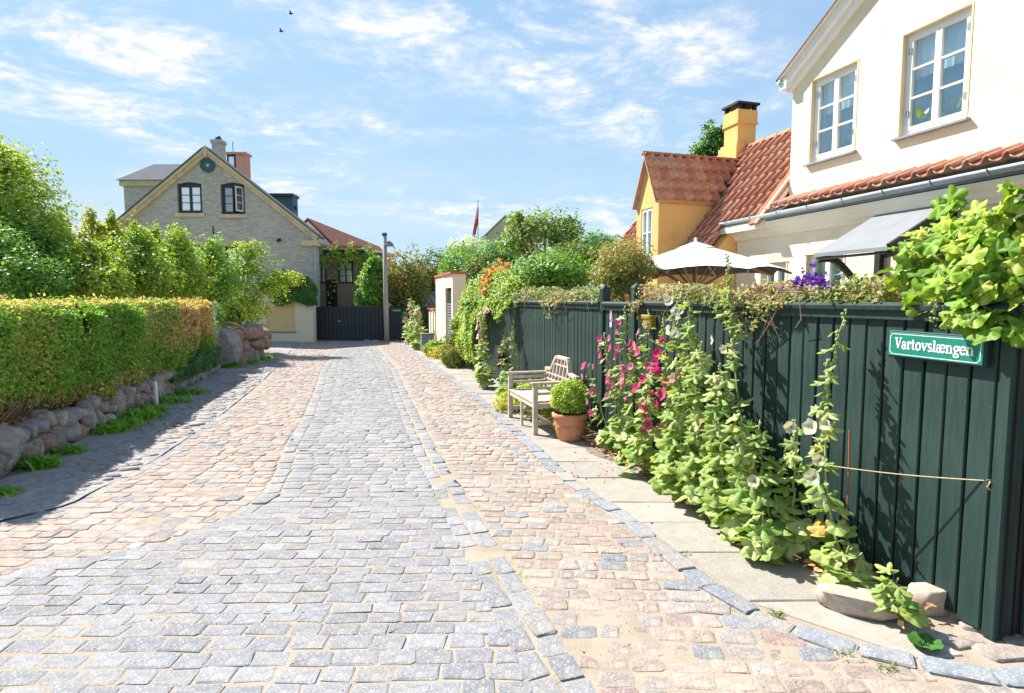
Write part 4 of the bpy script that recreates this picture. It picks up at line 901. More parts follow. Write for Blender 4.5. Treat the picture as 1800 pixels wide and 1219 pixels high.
GLY = {'V': (1.06, [([(.14, 1.36), (.52, .06)], HV), ([(.54, .06), (.88, 1.36)], LT), ([(-.06, 1.38), (.38, 1.38)], LT), ([(.68, 1.38), (1.06, 1.38)], LT)]),
       'a': (.86, a_st()), 'r': (.68, [([(.20, .06), (.20, .94)], HV), (arc(.42, .68, .22, .26, 170, 40), .19), ([(.55, .80), (.60, .78)], .24), ([(.0, .05), (.44, .05)], LT), ([(.0, .93), (.2, .93)], LT)]),
       't': (.60, [([(.22, .2), (.22, 1.25)], HV), ([(.0, .92), (.50, .92)], LT), (arc(.38, .22, .16, .2, 180, 330), LT)]),
       'o': (.92, [(arc(.44, .49, .32, .44, 0, 360, 22), .23)]), 'v': (.90, [([(.14, .92), (.46, .06)], HV), ([(.46, .06), (.76, .92)], LT), ([(-.04, .94), (.34, .94)], LT), ([(.58, .94), (.92, .94)], LT)]),
       's': (.72, [(arc(.36, .72, .24, .23, 30, 260, 10) + arc(.36, .26, .26, .23, 80, -150, 10), .2)]), 'l': (.52, [([(.24, .06), (.24, 1.38)], HV), ([(.02, .05), (.48, .05)], LT), ([(.02, 1.37), (.24, 1.37)], LT)]),
       'æ': (1.36, a_st() + e_st(.50)), 'n': (1.02, [([(.20, .06), (.20, .94)], HV), (arc(.48, .62, .24, .33, 165, 0), LT), ([(.74, .06), (.74, .66)], HV), ([(.0, .05), (.42, .05)], LT), ([(.54, .05), (.96, .05)], LT), ([(.0, .93), (.2, .93)], LT)]),
       'g': (.84, [(arc(.38, .64, .26, .29, 0, 360, 18), .2), ([(.58, .86), (.78, .94)], .16), (arc(.40, -.20, .34, .19, 60, 400, 16), .17), ([(.25, .34), (.22, .14), (.56, .02)], .17)]), 'e': (.84, e_st())}
word = 'Vartovslængen'; tot = sum(GLY[c][0] for c in word); sc_ = (sw - .085) / tot; x = -tot * sc_ / 2; kk = 0
for c in word:
    q = MB(sign_tf)
    for pts, w in GLY[c][1]:
        ribbon(q, [(x + px_ * sc_, -.62 * sc_ + py_ * sc_ * 1.12) for px_, py_ in pts], w * sc_, .0455, kk); kk += 3
    q.build('letter', M['signwhite'], SG); x += GLY[c][0] * sc_
for xx in (-sw / 2 + .02, sw / 2 - .02):
    q = MB(sign_tf).box(xx - .004, xx + .004, sh / 2 - .009, sh / 2 - .002, .0442, .047); q.build('screw', M['lead'], SG)

# twine tied from the hollyhock to a nail in the fence
a1, z1_ = F(1741, 846, -.02); a0, z0_ = F(1452, 818, -.30)
RP = empty('twine', W(a1, -.03, z1_), 'pale twine stretched across the fence from hollyhock to nail', 'string')
pts = [(-.30 + .285 * t, a0 + (a1 - a0) * t, z0_ + (z1_ - z0_) * t - .012 * math.sin(math.pi * t)) for t in np.linspace(0, 1, 14)]
MB(LF).tube(pts, .0032, 6).build('cord', M['rope'], RP); MB(LF).tube([(-.02, a1, z1_), (-.032, a1 - .004, z1_ - .01), (-.03, a1 + .006, z1_ - .03), (-.022, a1 - .002, z1_ - .045)], .0042, 6).build('knot', M['rope'], RP); MB(LF).tube([(.0, a1, z1_ + .003), (-.045, a1, z1_ + .008)], .003, 5).build('nail', M['lead'], RP)
a_s, _ = F(1484, 870, -.16); ST = empty('plant_stake', W(a_s, -.14), 'thin reddish plant stake leaning beside the yellow hollyhock', 'stake')
MB(LF).tube([(-.14, a_s, 0), (-.12, a_s + .01, .55), (-.11, a_s + .03, F(1484, 755, -.12)[1])], .006, 6).build('cane', mat('red_cane', (.30, .10, .06), .7, .2), ST)

# ------------------------------------------------------------------ far cream pillar with door, low wall, porch roof, grey box
PB = 0.15
def pxa(u, b=PB): return F(u, 550, b)[0]
aP0, aP1 = F(783, 560, PB)[0], F(768, 560, PB)[0]
PW = empty('cream_gate_wall', W(aP0, PB), 'cream pillar wall with red coping and a grey louvred door', 'wall')
zP = F(775, 486, PB)[1]
aD = aP0 - 1.0
boxpart('pillar', LF, PB, PB + .45, aP0, aP1 + .2, -.02, zP, M['cream'], PW)
boxpart('pillar', LF, PB + .02, PB + .44, aD - .2, aD, -.02, zP, M['cream'], PW); boxpart('lintel', LF, PB + .01, PB + .44, aD + .002, aP0 - .002, zP - .42, zP - .002, M['cream'], PW)
boxpart('reveal', LF, PB + .005, PB + .40, aP0 - .03, aP0 - .002, 0, zP - .43, M['reveal'], PW)
boxpart('coping', LF, PB - .05, PB + .5, aD - .25, aP1 + .25, zP + .003, zP + .06, M['redcoping'], PW)
dr = boxpart('door', LF, PB + .07, PB + .11, aD + .003, aP0 - .034, .02, zP - .43, M['frame_blue'], PW)
for k in range(16):
    q = MB(LF).box(PB + .045, PB + .068, aD + .08, aP0 - .1, .25 + k * .085, .30 + k * .085); obj('slat', raw('slat', LF(np.vstack(q.v)) - pl(PW), q.f, M['felt'], np.vstack(q.t)), dr)
aL0, aL1 = aP1 + .205, F(754, 560, PB - .04)[0]; zL = F(762, 545, PB - .05)[1]
LWW = empty('low_cream_wall', W(aL0 + .5, PB), 'short low cream wall with red coping beside the grey box', 'wall')
boxpart('wall', LF, PB - .04, PB + .3, aL0, aL1, -.02, zL, M['cream'], LWW); boxpart('coping', LF, PB - .1, PB + .35, aL0 + .002, aL1 + .04, zL + .002, zL + .05, M['redcoping'], LWW); boxpart('pilaster', LF, PB - .075, PB - .042, aL0 + .25, aL0 + .45, 0, zL - .003, M['reveal'], LWW)
PR = empty('porch_roof', W(aL1 + .4, .5), 'small dark gabled porch roof behind the low cream wall', 'porch')
ap, zpr = F(745, 513, .6)[0], F(745, 513, .6)[1]; zpe = F(742, 538, .6)[1]
for sg in (-1, 1):
    P = [(.25, ap, zpr), (1.6, ap, zpr), (1.6, ap + sg * .62, zpe), (.25, ap + sg * .62, zpe)]
    MB(LF).add(P + [(x, y, z - .05) for x, y, z in P], [(0, 1, 2, 3), (7, 6, 5, 4), (0, 4, 5, 1), (1, 5, 6, 2), (2, 6, 7, 3), (3, 7, 4, 0)]).build('roof_slope', M['slate'], PR)
MB(LF).prism([(ap - .52, zpe - .02), (ap + .52, zpe - .02), (ap, zpr - .08)], 'x', .32, .36).build('gable_board', M['felt'], PR); boxpart('wall', LF, .38, 1.6, ap - .5, ap + .5, 0, zpe - .03, M['frame_blue'], PR)
pb = G(752, 618); ga, gb = AB(pb); GB = empty('grey_box', pb, 'small grey metal box standing at the wall foot', 'box')
zz1 = D(752, 588, pb[1])[2]; MB(LF).box(gb - .22, gb + .18, ga - .2, ga + .2, 0, zz1, None, .015).build('body', M['bin'], GB); MB(LF).box(gb - .235, gb + .195, ga - .215, ga + .215, zz1 + .001, zz1 + .035, None, .01).build('lid', M['bin'], GB)

# ------------------------------------------------------------------ navy gates closing the street, lamp post
def navy(name, label, u0, u1, Y, zt, seg):
    x0, x1 = D(u0, 560, Y)[0], D(u1, 560, Y)[0]; e = empty(name, ((x0 + x1) / 2, Y, 0), label, 'gate', 'navy board gates')
    n = int((x1 - x0) / .155); w = (x1 - x0) / n; me = raw('board', np.vstack([MB().box(-w / 2 + .005, w / 2 - .005, -.03, 0, .04, zt, None, .006).v[0]]), MB().box(-w / 2 + .005, w / 2 - .005, -.03, 0, .04, zt, None, .006).f, M['navy_paint'])
    for i in range(n): obj('board', me, e, (x0 + (i + .5) * w - (x0 + x1) / 2, rnd.gauss(0, .003), 0))
    boxpart('backing', ID, x0, x1, Y + .002, Y + .03, .03, zt - .03, M['black'], e); boxpart('top_rail', ID, x0, x1, Y - .045, Y + .04, zt + .002, zt + .05, M['navy_paint'], e); return e
zg = D(610, 542, 24.0)[2]
NG = navy('board_gate', 'wide navy double gate left of the lamp post', 551, 672, 24.0, zg, 2)
hx0 = D(595, 565, 23.95); q = MB().tube([(hx0[0], 23.96, hx0[2]), (hx0[0], 23.90, hx0[2]), (hx0[0] + .1, 23.90, hx0[2])], .014, 6); q.build('handle', M['signwhite'], NG)
NG2 = navy('board_gate', 'narrow navy board gate right of the lamp post bearing a green plate', 672, 722, 24.1, zg - .02, 1)
ps = D(697, 546, 24.0); SS = empty('small_green_plate', (ps[0], 24.03, ps[2]), 'small green plate on the narrow navy gate', 'sign')
boxpart('panel', ID, ps[0] - .19, ps[0] + .19, 24.02, 24.065, ps[2] - .055, ps[2] + .055, M['signgreen'], SS); boxpart('lettering', ID, ps[0] - .13, ps[0] + .13, 24.015, 24.0195, ps[2] - .016, ps[2] + .016, M['zinc'], SS)
Yl = 23.4; pb_ = D(680, 604, Yl); pt_ = D(676, 415, Yl)
LP = empty('lamp_post', (pb_[0], Yl, 0), 'weathered wooden lamp post in front of the navy gates', 'lamp post')
MB().tube([(pb_[0], Yl, -.05), ((pb_[0] * .55 + pt_[0] * .45), Yl, 1.9), (pt_[0], Yl, pt_[2])], [.105, .095, .08], 14).build('pole', M['polewood'], LP, True)
MB().tube([(pt_[0] + .01, Yl, pt_[2] - .32), (pt_[0] + .18, Yl - .04, pt_[2] - .24), (pt_[0] + .2, Yl - .05, pt_[2] - .28)], .02, 6).build('bracket', M['zinc'], LP)
MB().lathe([(.03, .12), (.07, .10), (.17, .0), (.19, -.07), (.17, -.08), (.13, -.02), (0, -.0)], (pt_[0] + .19, Yl - .05, pt_[2] - .33), 16).build('lamp_shade', M['felt'], LP, True); MB().lathe([(0, -.12), (.06, -.1), (.08, -.04), (.06, 0)], (pt_[0] + .19, Yl - .05, pt_[2] - .33), 12).build('lamp_globe', M['signwhite'], LP, True)
MB().box(pt_[0] - .09, pt_[0] + .09, Yl - .09, Yl + .09, pt_[2] + .001, pt_[2] + .12, None, .02).build('pole_cap', M['teal'], LP)
# flag pole with limp flag
Yf = 40.; f0, f1 = D(836, 450, Yf), D(840, 354, Yf); FP = empty('flag_pole', (f0[0], Yf, 0), 'white flag pole with limp red and white flag above the trees', 'flag')
MB().tube([(f1[0], Yf, 0), (f1[0], Yf, f1[2])], [.06, .04], 8).build('pole', M['white'], FP); MB().lathe([(0, .1), (.07, .06), (.07, .02), (0, -.02)], (f1[0], Yf, f1[2]), 10).build('finial', M['white'], FP)
def flag():
    q = MB(); n = 16; z0, z1 = D(832, 418, Yf)[2], D(840, 365, Yf)[2]
    for col, (s0, s1), m in ((0, (0, .36), 'flagred'), (1, (.36, .56), 'white'), (2, (.56, 1.0), 'flagred')):
        q = MB(); V = []
        for i in range(n + 1):
            t = i / n; z = z1 + (z0 - z1) * t; wd = .06 + .14 * math.sin(min(1, t * 1.3) * 2.2); sh_ = -.30 * t ** 1.3
            for k in range(5): s = s0 + (s1 - s0) * k / 4; V.append((f1[0] + sh_ + wd * (s - .5) * 1.3, Yf - .1 + .10 * math.sin(s * 9 + t * 4), z))
        q.add(V, [(i * 5 + k, i * 5 + k + 1, (i + 1) * 5 + k + 1, (i + 1) * 5 + k) for i in range(n) for k in range(4)]); q.build('flag_cloth', M[m], FP, True)
flag()
# birds
for u, v, s, lb in ((511, 25, .30, 'small dark bird in flight, upper of the two over the brick house'), (494, 56, .27, 'small dark bird in flight, lower of the two over the brick house')):
    p = D(u, v, 46); e = empty('bird', p, lb, 'bird', 'birds in the sky')
    MB().tube([p + np.array([-.18, 0, .0]), p + np.array([-.05, 0, .02]), p + np.array([.1, 0, .02]), p + np.array([.2, 0, .03])], [.01, .055, .05, .02], 8).build('body', M['bird'], e, True)
    for sg in (-1, 1):
        MB().add([p + np.array(c) for c in ((-.06, 0, .03), (.08, 0, .03), (.06, sg * -.22, .14), (-.02, sg * -.25, .13), (-.16, sg * -.45, .06), (-.06, 0, .045), (.08, 0, .045), (.06, sg * -.22, .155))], [(0, 1, 2, 3), (3, 2, 4), (5, 6, 7, 3), (0, 5, 3), (1, 6, 7, 2)]).build('wing', M['bird'], e)

# ------------------------------------------------------------------ garden: parasol, door canopy
pc = D(1222, 455, 8.4); PS = empty('parasol', (pc[0], pc[1], 0), 'large white garden parasol open behind the fence', 'parasol')
zed, zap, rad_ = 2.075, 2.50, 1.28
def parasol():
    n, m = 8, 6; rot = R(12)
    def pt(i, s, dz=0):   # i in segments of 1/4 rib
        an = rot + 2 * math.pi * i / (n * 4); f = (i % 4) / 4; chord = math.cos(math.pi / n) / math.cos((f - .5) * 2 * math.pi / n)
        r = rad_ * s * (chord * (1 - .035 * s * math.sin(math.pi * f))); z = zap - (zap - zed) * (s ** 1.1) + .05 * s * math.sin(math.pi * f) * s
        return (pc[0] + r * math.cos(an), pc[1] + r * math.sin(an), z + dz)
    for mname, dz, mm in (('canopy', 0, 'canvas'), ('canopy_underside', -.012, 'canvas_dark')):
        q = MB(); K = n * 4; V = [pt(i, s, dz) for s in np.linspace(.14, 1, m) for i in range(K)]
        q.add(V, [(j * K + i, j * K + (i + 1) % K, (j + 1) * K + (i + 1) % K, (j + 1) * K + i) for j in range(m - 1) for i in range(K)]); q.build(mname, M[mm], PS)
    q = MB(); K = n * 4; V = [pt(i, s, .03 if s < .2 else .012) for s in (.02, .22) for i in range(K)]; q.add(V, [(i, (i + 1) % K, K + (i + 1) % K, K + i) for i in range(K)]); q.build('vent_cap', M['canvas'], PS)
    MB().lathe([(0, .08), (.02, .06), (.025, .02), (.035, 0)], (pc[0], pc[1], zap + .01), 10).build('finial', M['canvas'], PS)
    for i in range(n):
        a = pt(i * 4, .06, -.04); b = pt(i * 4, .99, -.035); MB().bar(a, b, .022, .03).build('rib', M['pale_wood'], PS)
        MB().bar(pt(i * 4, .55, -.05), (pc[0], pc[1], zed - .25), .016, .02).build('strut', M['pale_wood'], PS)
    MB().tube([(pc[0], pc[1], -.05), (pc[0], pc[1], zap)], .028, 10).build('pole', M['pale_wood'], PS)
parasol()
# door canopy on the cream house: high edge on the wall, low edge towards the street
ac0, zc1 = F(1546, 378, BW); ac1 = F(1688, 350, BW)[0]; zc1 = F(1600, 366, BW)[1]
bl, zc0 = B(1431, 446, ac0)
DCN = empty('door_canopy', W((ac0 + ac1) / 2, BW - .2, 0), 'grey felt door canopy on curved black brackets at the cream house', 'canopy')
q = MB(LF); P = [(BW - .002, ac0, zc1), (BW - .002, ac1, zc1), (bl, ac1, zc0), (bl, ac0, zc0)]
q.add(P + [(x, y, z - .045) for x, y, z in P], [(0, 1, 2, 3), (7, 6, 5, 4), (0, 4, 5, 1), (1, 5, 6, 2), (2, 6, 7, 3), (3, 7, 4, 0)]); q.build('roof_panel', M['felt'], DCN)
boxpart('head_rail', LF, BW - .07, BW - .004, ac1 - .02, ac0 + .02, zc1 + .004, zc1 + .06, M['frame_blue'], DCN)
MB(LF).bar((bl + .03, ac0 - .02, zc0 - .07), (bl + .03, ac1 + .02, zc0 - .062), .03, .03).build('front_rail', M['black'], DCN)
MB(LF).bar((BW - .02, ac1 - .025, zc1 - .03), (bl, ac1 - .025, zc0 - .03), .04, .12).build('fascia', M['black'], DCN)
for aa in (ac0 - .06, ac1 + .06):
    z0 = zc0 - .085; pts = []
    for t in np.linspace(0, 1, 12): pts.append((bl + .04 + (BW - .06 - bl - .04) * t, aa, z0 - .34 * (t * t * (3 - 2 * t)) + .05 * math.sin(math.pi * 2 * t)))
    q = MB(LF)
    for i in range(11): q.bar(pts[i], tuple(np.array(pts[i + 1]) + (np.array(pts[i + 1]) - np.array(pts[i])) * .12), .05, .075)
    q.build('bracket', M['black'], DCN); MB(LF).box(BW - .075, BW - .004, aa - .04, aa + .04, .0, zc1 - .06).build('post', M['black'], DCN)

# ------------------------------------------------------------------ bench and potted box ball
BN = empty('garden_bench', W(5.4, -.52), 'weathered wooden garden bench with lattice back against the fence', 'bench')
bA0, bA1, bF, bK = 4.86, 5.98, -.80, -.30
wd = M['weathered']
for aa, nmz in ((bA0, 0), (bA1, 0)):
    MB(LF).box(bF - .03, bF + .03, aa - .03, aa + .03, .0, .635, None, .004).build('leg', wd, BN); MB(LF).bar((bK, aa, 0), (bK + .07, aa, .72), .055, .06, up=(1, 0, 0)).build('leg', wd, BN)
    MB(LF).box(bF - .055, bK + .09, aa - .035, aa + .035, .637, .665, None, .006).build('armrest', wd, BN)
    for zz_ in (.50, .57): MB(LF).box(bF + .031, bK + .03, aa - .012, aa + .012, zz_, zz_ + .035).build('arm_rail', wd, BN)
    MB(LF).box(bF + .031, bK - .02, aa - .016, aa + .016, .12, .17).build('side_stretcher', wd, BN); MB(LF).box(bF + .031, bK - .02, aa - .018, aa + .018, .33, .395).build('side_rail', wd, BN)
MB(LF).box(bF - .018, bF + .018, bA0 + .031, bA1 - .031, .335, .397, None, .003).build('front_apron', wd, BN); MB(LF).box(bF + .18, bF + .215, bA0 + .02, bA1 - .02, .125, .16).build('stretcher', wd, BN); MB(LF).box(bF - .015, bF + .015, (bA0 + bA1) / 2 - .02, (bA0 + bA1) / 2 + .02, .0, .334).build('leg', wd, BN)
for k in range(6): b0 = bF - .03 + k * .085; MB(LF).box(b0, b0 + .070, bA0 + .035, bA1 - .035, .398, .420, None, .004).build('seat_slat', wd, BN)
# stepped lattice back
def backp(a, z): return (bK + .0 + (z - .4) * .17, a, z)
out = [(bA0, .44), (bA0, .70), (bA0 + .22, .72), (bA0 + .34, .90), (bA1 - .34, .90), (bA1 - .22, .72), (bA1, .70), (bA1, .44)]
for i in range(1, 6): MB(LF).bar(backp(*out[i]), backp(*out[i + 1]), .035, .055, up=(1, 0, .1)).build('back_frame', wd, BN)
for zz_, lo, hi in ((.47, bA0, bA1), (.57, bA0, bA1), (.65, bA0, bA1), (.80, bA0 + .28, bA1 - .28)): MB(LF).bar(backp(lo + .02, zz_), backp(hi - .02, zz_), .018, .035, up=(1, 0, .1)).build('lattice_rail', wd, BN)
for k in range(9):
    aa = bA0 + .06 + k * (bA1 - bA0 - .12) / 8; zt = .715 if (aa < bA0 + .2 or aa > bA1 - .2) else .89; MB(LF).bar(backp(aa, .47), backp(aa, zt), .022, .030, up=(1, 0, 0)).build('lattice_bar', wd, BN)
pp = W(4.50, -.47); PT = empty('flower_pot', pp, 'round terracotta pot with moulded swags beside the bench', 'pot')
MB().lathe([(0, .0), (.135, .0), (.15, .02), (.185, .13), (.20, .22), (.198, .27), (.215, .275), (.225, .29), (.225, .325), (.215, .335), (.195, .335), (.19, .30), (.185, .27)], pp, 36).build('body', M['terracotta'], PT, True)
MB().lathe([(0, .295), (.191, .29)], pp, 24).build('soil', M['soil'], PT)
for k in range(10):
    an = 2 * math.pi * k / 10
    pts = [pp + np.array([math.cos(an + t * .25) * (.198), math.sin(an + t * .25) * .198, .205 - .03 * (1 - t * t)]) for t in np.linspace(-1, 1, 7)]; MB().tube(pts, [.003, .007, .009, .01, .009, .007, .003], 6).build('swag', M['terracotta'], PT, True)

# ------------------------------------------------------------------ stones: field-stone wall under the hedge, far boulder wall, blocks by the corner
def rock(dx, dy, dz, seed, sq=.55, sub=3, rough=.13):
    g = np.random.default_rng(seed); bm = bmesh.new(); bmesh.ops.create_icosphere(bm, subdivisions=sub, radius=1); bm.verts.index_update()
    V = np.array([v.co[:] for v in bm.verts]); Fs = np.array([[v.index for v in f.verts] for f in bm.faces]); bm.free()
    P = np.sign(V) * np.abs(V) ** sq; K = g.normal(size=(9, 3)); ph = g.uniform(0, 6, 9); s = np.array([1.6, 2, 2.4, 3, 3.6, 4.2, 5.5, 7, 9])
    n = sum(np.sin(V @ K[i] * s[i] + ph[i]) / s[i] for i in range(9)); P = P * (1 + rough * n[:, None])
    for _ in range(7):   # flat split faces
        d_ = g.normal(size=3); d_ /= np.linalg.norm(d_); h = g.uniform(.70, .95); pr = P @ d_; P = P - np.outer(np.clip(pr - h, 0, None) * .85, d_)
    return P * np.array([dx, dy, dz]) / 2, Fs
STONE = [((.42, .375, .33), 3), ((.46, .35, .295), 3), ((.37, .365, .36), 2), ((.50, .44, .37), 2), ((.52, .34, .24), 1.2), ((.58, .56, .52), 1.2)]
WF = lambda a: -6.17 + (a - 4.41) * .034
SWL = empty('field_stone_wall', W(5.5, WF(5.5) - .2), 'low dry wall of rounded field stones under the clipped hedge', 'wall')
def stone(parent, a, b, z, dims, seed, tf=True, tnt=None, ang=0, m='boulder', sq=.6, nm='stone'):
    V, Fs = rock(*dims, seed, sq, 3, .19); p = W(a, b, z) if tf else np.array([a, b, z])
    o = obj(nm, raw(nm, V, Fs, M[m], pick(STONE) if tnt is None else tnt, True), parent, p - pl(parent), (rnd.gauss(0, .1), rnd.gauss(0, .1), (FENCE_ROT if tf else 0) + ang + rnd.gauss(0, .15)))
    return o
a = 3.75; sid = 100; BIG = [3.9, 4.35, 7.1]
while a < 12.85:
    w = rnd.uniform(.17, .34); h = rnd.uniform(.19, .31); big = rnd.random() < .22
    if big: h = rnd.uniform(.40, .50); w = rnd.uniform(.22, .34)
    stone(SWL, a + w / 2, WF(a) - .16, h * .46, (rnd.uniform(.3, .4), w * 1.08, h * 1.06), sid); sid += 1
    if not big:

        nsp = 2 if w > .28 else 1
        for j in range(nsp):
            ww_ = w / nsp; h2 = rnd.uniform(.14, .20); stone(SWL, a + (j + .5) * ww_, WF(a) - .22, h + h2 * .40, (.34, ww_ * 1.15, h2 * 1.1), sid); sid += 1
            if h + h2 < .38: stone(SWL, a + (j + .5) * ww_ + .03, WF(a) - .27, h + h2 + .03, (.3, ww_ * 1.0, .12), sid); sid += 1
    a += w * .97
for k in range(26): # small wedging stones
    a = rnd.uniform(3.9, 12.5); stone(SWL, a, WF(a) - .06, rnd.uniform(.03, .3), (.14, .12, .10), sid); sid += 1
boxpart('earth_core', LF, -7.2, -6.42, 4.0, 12.8, 0, .40, M['earth'], SWL)
MS = empty('marker_stone', W(8.0, WF(8) + .02), 'thin pale upright stake leaning on the field stone wall', 'post')
p0_ = G(276, 716); p1_ = D(273, 671, p0_[1] + .05); MB().bar(p0_, p1_, .03, .05, up=(0, 1, 0)).build('stake', M['signwhite'], MS)
BWL = empty('boulder_wall', W(14.4, -5.6), 'tall wall of large brown boulders past the end of the hedge', 'wall')
def wl(t): p = G(390, 652) * (1 - t) + G(466, 634) * t; return p
V, Fs = rock(.6, .45, 1.1, 777, .32, 3, .08); pq = wl(.12); obj('stone', raw('stone', V, Fs, M['boulder'], (.36, .34, .325), True), BWL, np.array([pq[0] - .12, pq[1] + .25, .48]) - pl(BWL), (0, .05, .1))
for k in range(26):
    t = rnd.uniform(.3, 1.02); lev = k % 3; pq = wl(t); dz = rnd.uniform(.30, .46)
    V, Fs = rock(rnd.uniform(.35, .6), rnd.uniform(.4, .6), dz, 800 + k, .6); obj('stone', raw('stone', V, Fs, M['boulder'], pick([((.34, .27, .225), 2), ((.40, .25, .175), 2), ((.30, .285, .27), 1)]), True), BWL, np.array([pq[0] - .22, pq[1] + .22, .16 + lev * .31]) - pl(BWL), (rnd.gauss(0, .2), rnd.gauss(0, .2), rnd.uniform(0, 3)))
fl = [(390, 568), (412, 570), (425, 580), (440, 590)]
pq = wl(.45); DB = empty('fallen_branch', (pq[0] - .3, pq[1] + .1, 1.05), 'bare brown branch lying on top of the boulder wall', 'branch')
MB().tube([D(386, 567, 14.6), D(408, 569, 14.7), D(425, 577, 14.8), D(436, 590, 14.8)], [.03, .045, .05, .03], 7).build('bough', M['barewood'], DB, True)
for i, (u, v, dims, ang, lb) in enumerate((((1520), 1068, (.46, .19, .115), -.5, 'long pale stone block lying near the fence corner'), ((1632), 1062, (.20, .17, .16), .2, 'short upright pale stone block against the fence corner'))):
    g0 = G(u, v + 14); e = empty('stone_block', g0, lb, 'stone', 'stone blocks by the corner')
    V, Fs = rock(*dims, 910 + i, .20, 3, .10); obj('block', raw('block', V, Fs, M['driftwood'], (1, 1, 1), True), e, (0, .03, dims[2] * .46), (0, 0, ang))

# ------------------------------------------------------------------ vegetation
LEAF4 = (np.array([(0, 0, 0), (.30, .45, .07), (0, 1, -.06), (-.30, .45, .07)]), np.array([(0, 1, 2), (0, 2, 3)]))
LEAF6 = (np.array([(0, 0, 0), (.26, .30, .08), (.22, .66, .05), (0, 1, -.14), (-.22, .66, .05), (-.26, .30, .08), (0, .5, 0)]), np.array([(0, 1, 6), (1, 2, 6), (2, 3, 6), (3, 4, 6), (4, 5, 6), (5, 0, 6)]))
BLADE = (np.array([(-.05, 0, 0), (.05, 0, 0), (.035, .5, .10), (-.035, .5, .10), (0, 1, .42)]), np.array([(0, 1, 2), (0, 2, 3), (3, 2, 4)]))
KN3 = nr.normal(size=(12, 3)); KP3 = nr.uniform(0, 6.28, 12)
def n3(P, s):
    r = 0
    for k in range(12): r = r + np.sin(P @ KN3[k] * s + KP3[k])
    return r / 12 * 2.4
def norm(v): return v / (np.linalg.norm(v, axis=-1, keepdims=True) + 1e-9)
def leaf_mesh(name, pos, ydir, nrm, size, tint, tmpl=LEAF4, m='leaf', width=1.0):
    y = norm(ydir); x = norm(np.cross(y, nrm)); z = np.cross(x, y); T, Fc = tmpl; n = len(pos); k = len(T)
    s = np.asarray(size)[:, None, None]
    V = pos[:, None] + s * (x[:, None] * T[None, :, 0:1] * width + y[:, None] * T[None, :, 1:2] + z[:, None] * T[None, :, 2:3])
    Fa = (Fc[None] + (np.arange(n) * k)[:, None, None]).reshape(-1, 3)
    return raw(name, V.reshape(-1, 3), Fa, M[m], np.repeat(tint, k, 0), False)
GAIN = 2.5
def palette(pal, P, seed, ns=1.5, jit=.14):
    g = np.random.default_rng(seed); w = np.array([p[1] for p in pal], float); c = np.array([p[0] for p in pal]); cw = np.cumsum(w / w.sum())
    v = np.clip(.5 + .30 * n3(P, ns) + g.normal(0, .26, len(P)), 0, .999); idx = np.searchsorted(cw, v); return GAIN * c[np.minimum(idx, len(pal) - 1)] * g.uniform(1 - jit, 1 + jit, (len(P), 1))
def blob_leaves(blobs, n, seed, shell=.30, lump=.20, lf=3.0, gap=-9., flat=0.0):
    g = np.random.default_rng(seed); bl = np.array(blobs, float); ar = (bl[:, 3] * bl[:, 4] + bl[:, 4] * bl[:, 5] + bl[:, 3] * bl[:, 5]); i = g.choice(len(bl), n, p=ar ** .62 / (ar ** .62).sum())
    d = norm(g.normal(size=(n, 3))); r = 1 - np.abs(g.normal(0, shell, n)); r = np.clip(r, .05, 1.1)
    c = bl[i, :3]; rr = bl[i, 3:6]; P = c + d * rr * r[:, None]; q = n3(P, lf / np.mean(rr)); P = c + d * rr * (r * (1 + lump * q))[:, None]
    out = norm(d / rr); ok = (n3(P + 7, lf * 1.7 / np.mean(rr)) > gap) & (P[:, 2] > .02); return P[ok], out[ok]
GREEN_D = [((.022, .060, .018), 2), ((.035, .085, .022), 4), ((.055, .115, .026), 3), ((.08, .15, .03), 1)]
GREEN_M = [((.040, .095, .020), 2), ((.065, .135, .026), 4), ((.095, .175, .032), 3), ((.14, .21, .04), 1)]
GREEN_L = [((.075, .125, .020), 2), ((.125, .18, .026), 4), ((.17, .215, .032), 3), ((.22, .24, .05), 1)]
GREEN_Y = [((.085, .125, .016), 2), ((.16, .20, .020), 4), ((.23, .24, .026), 3), ((.27, .19, .06), 1)]
RUSSET = [((.075, .115, .028), 5.5), ((.125, .130, .040), 4), ((.165, .12, .055), 2.5), ((.18, .085, .055), 1.3), ((.24, .19, .11), 1.5)]
BERRY = [((.035, .075, .018), 4), ((.06, .10, .024), 4), ((.11, .12, .03), 2), ((.20, .09, .035), 1.4)]
BLUEG = [((.045, .11, .055), 2), ((.075, .15, .075), 3), ((.12, .20, .11), 2)]
PALE = [((.20, .25, .20), 2), ((.28, .33, .28), 3), ((.14, .19, .13), 2)]
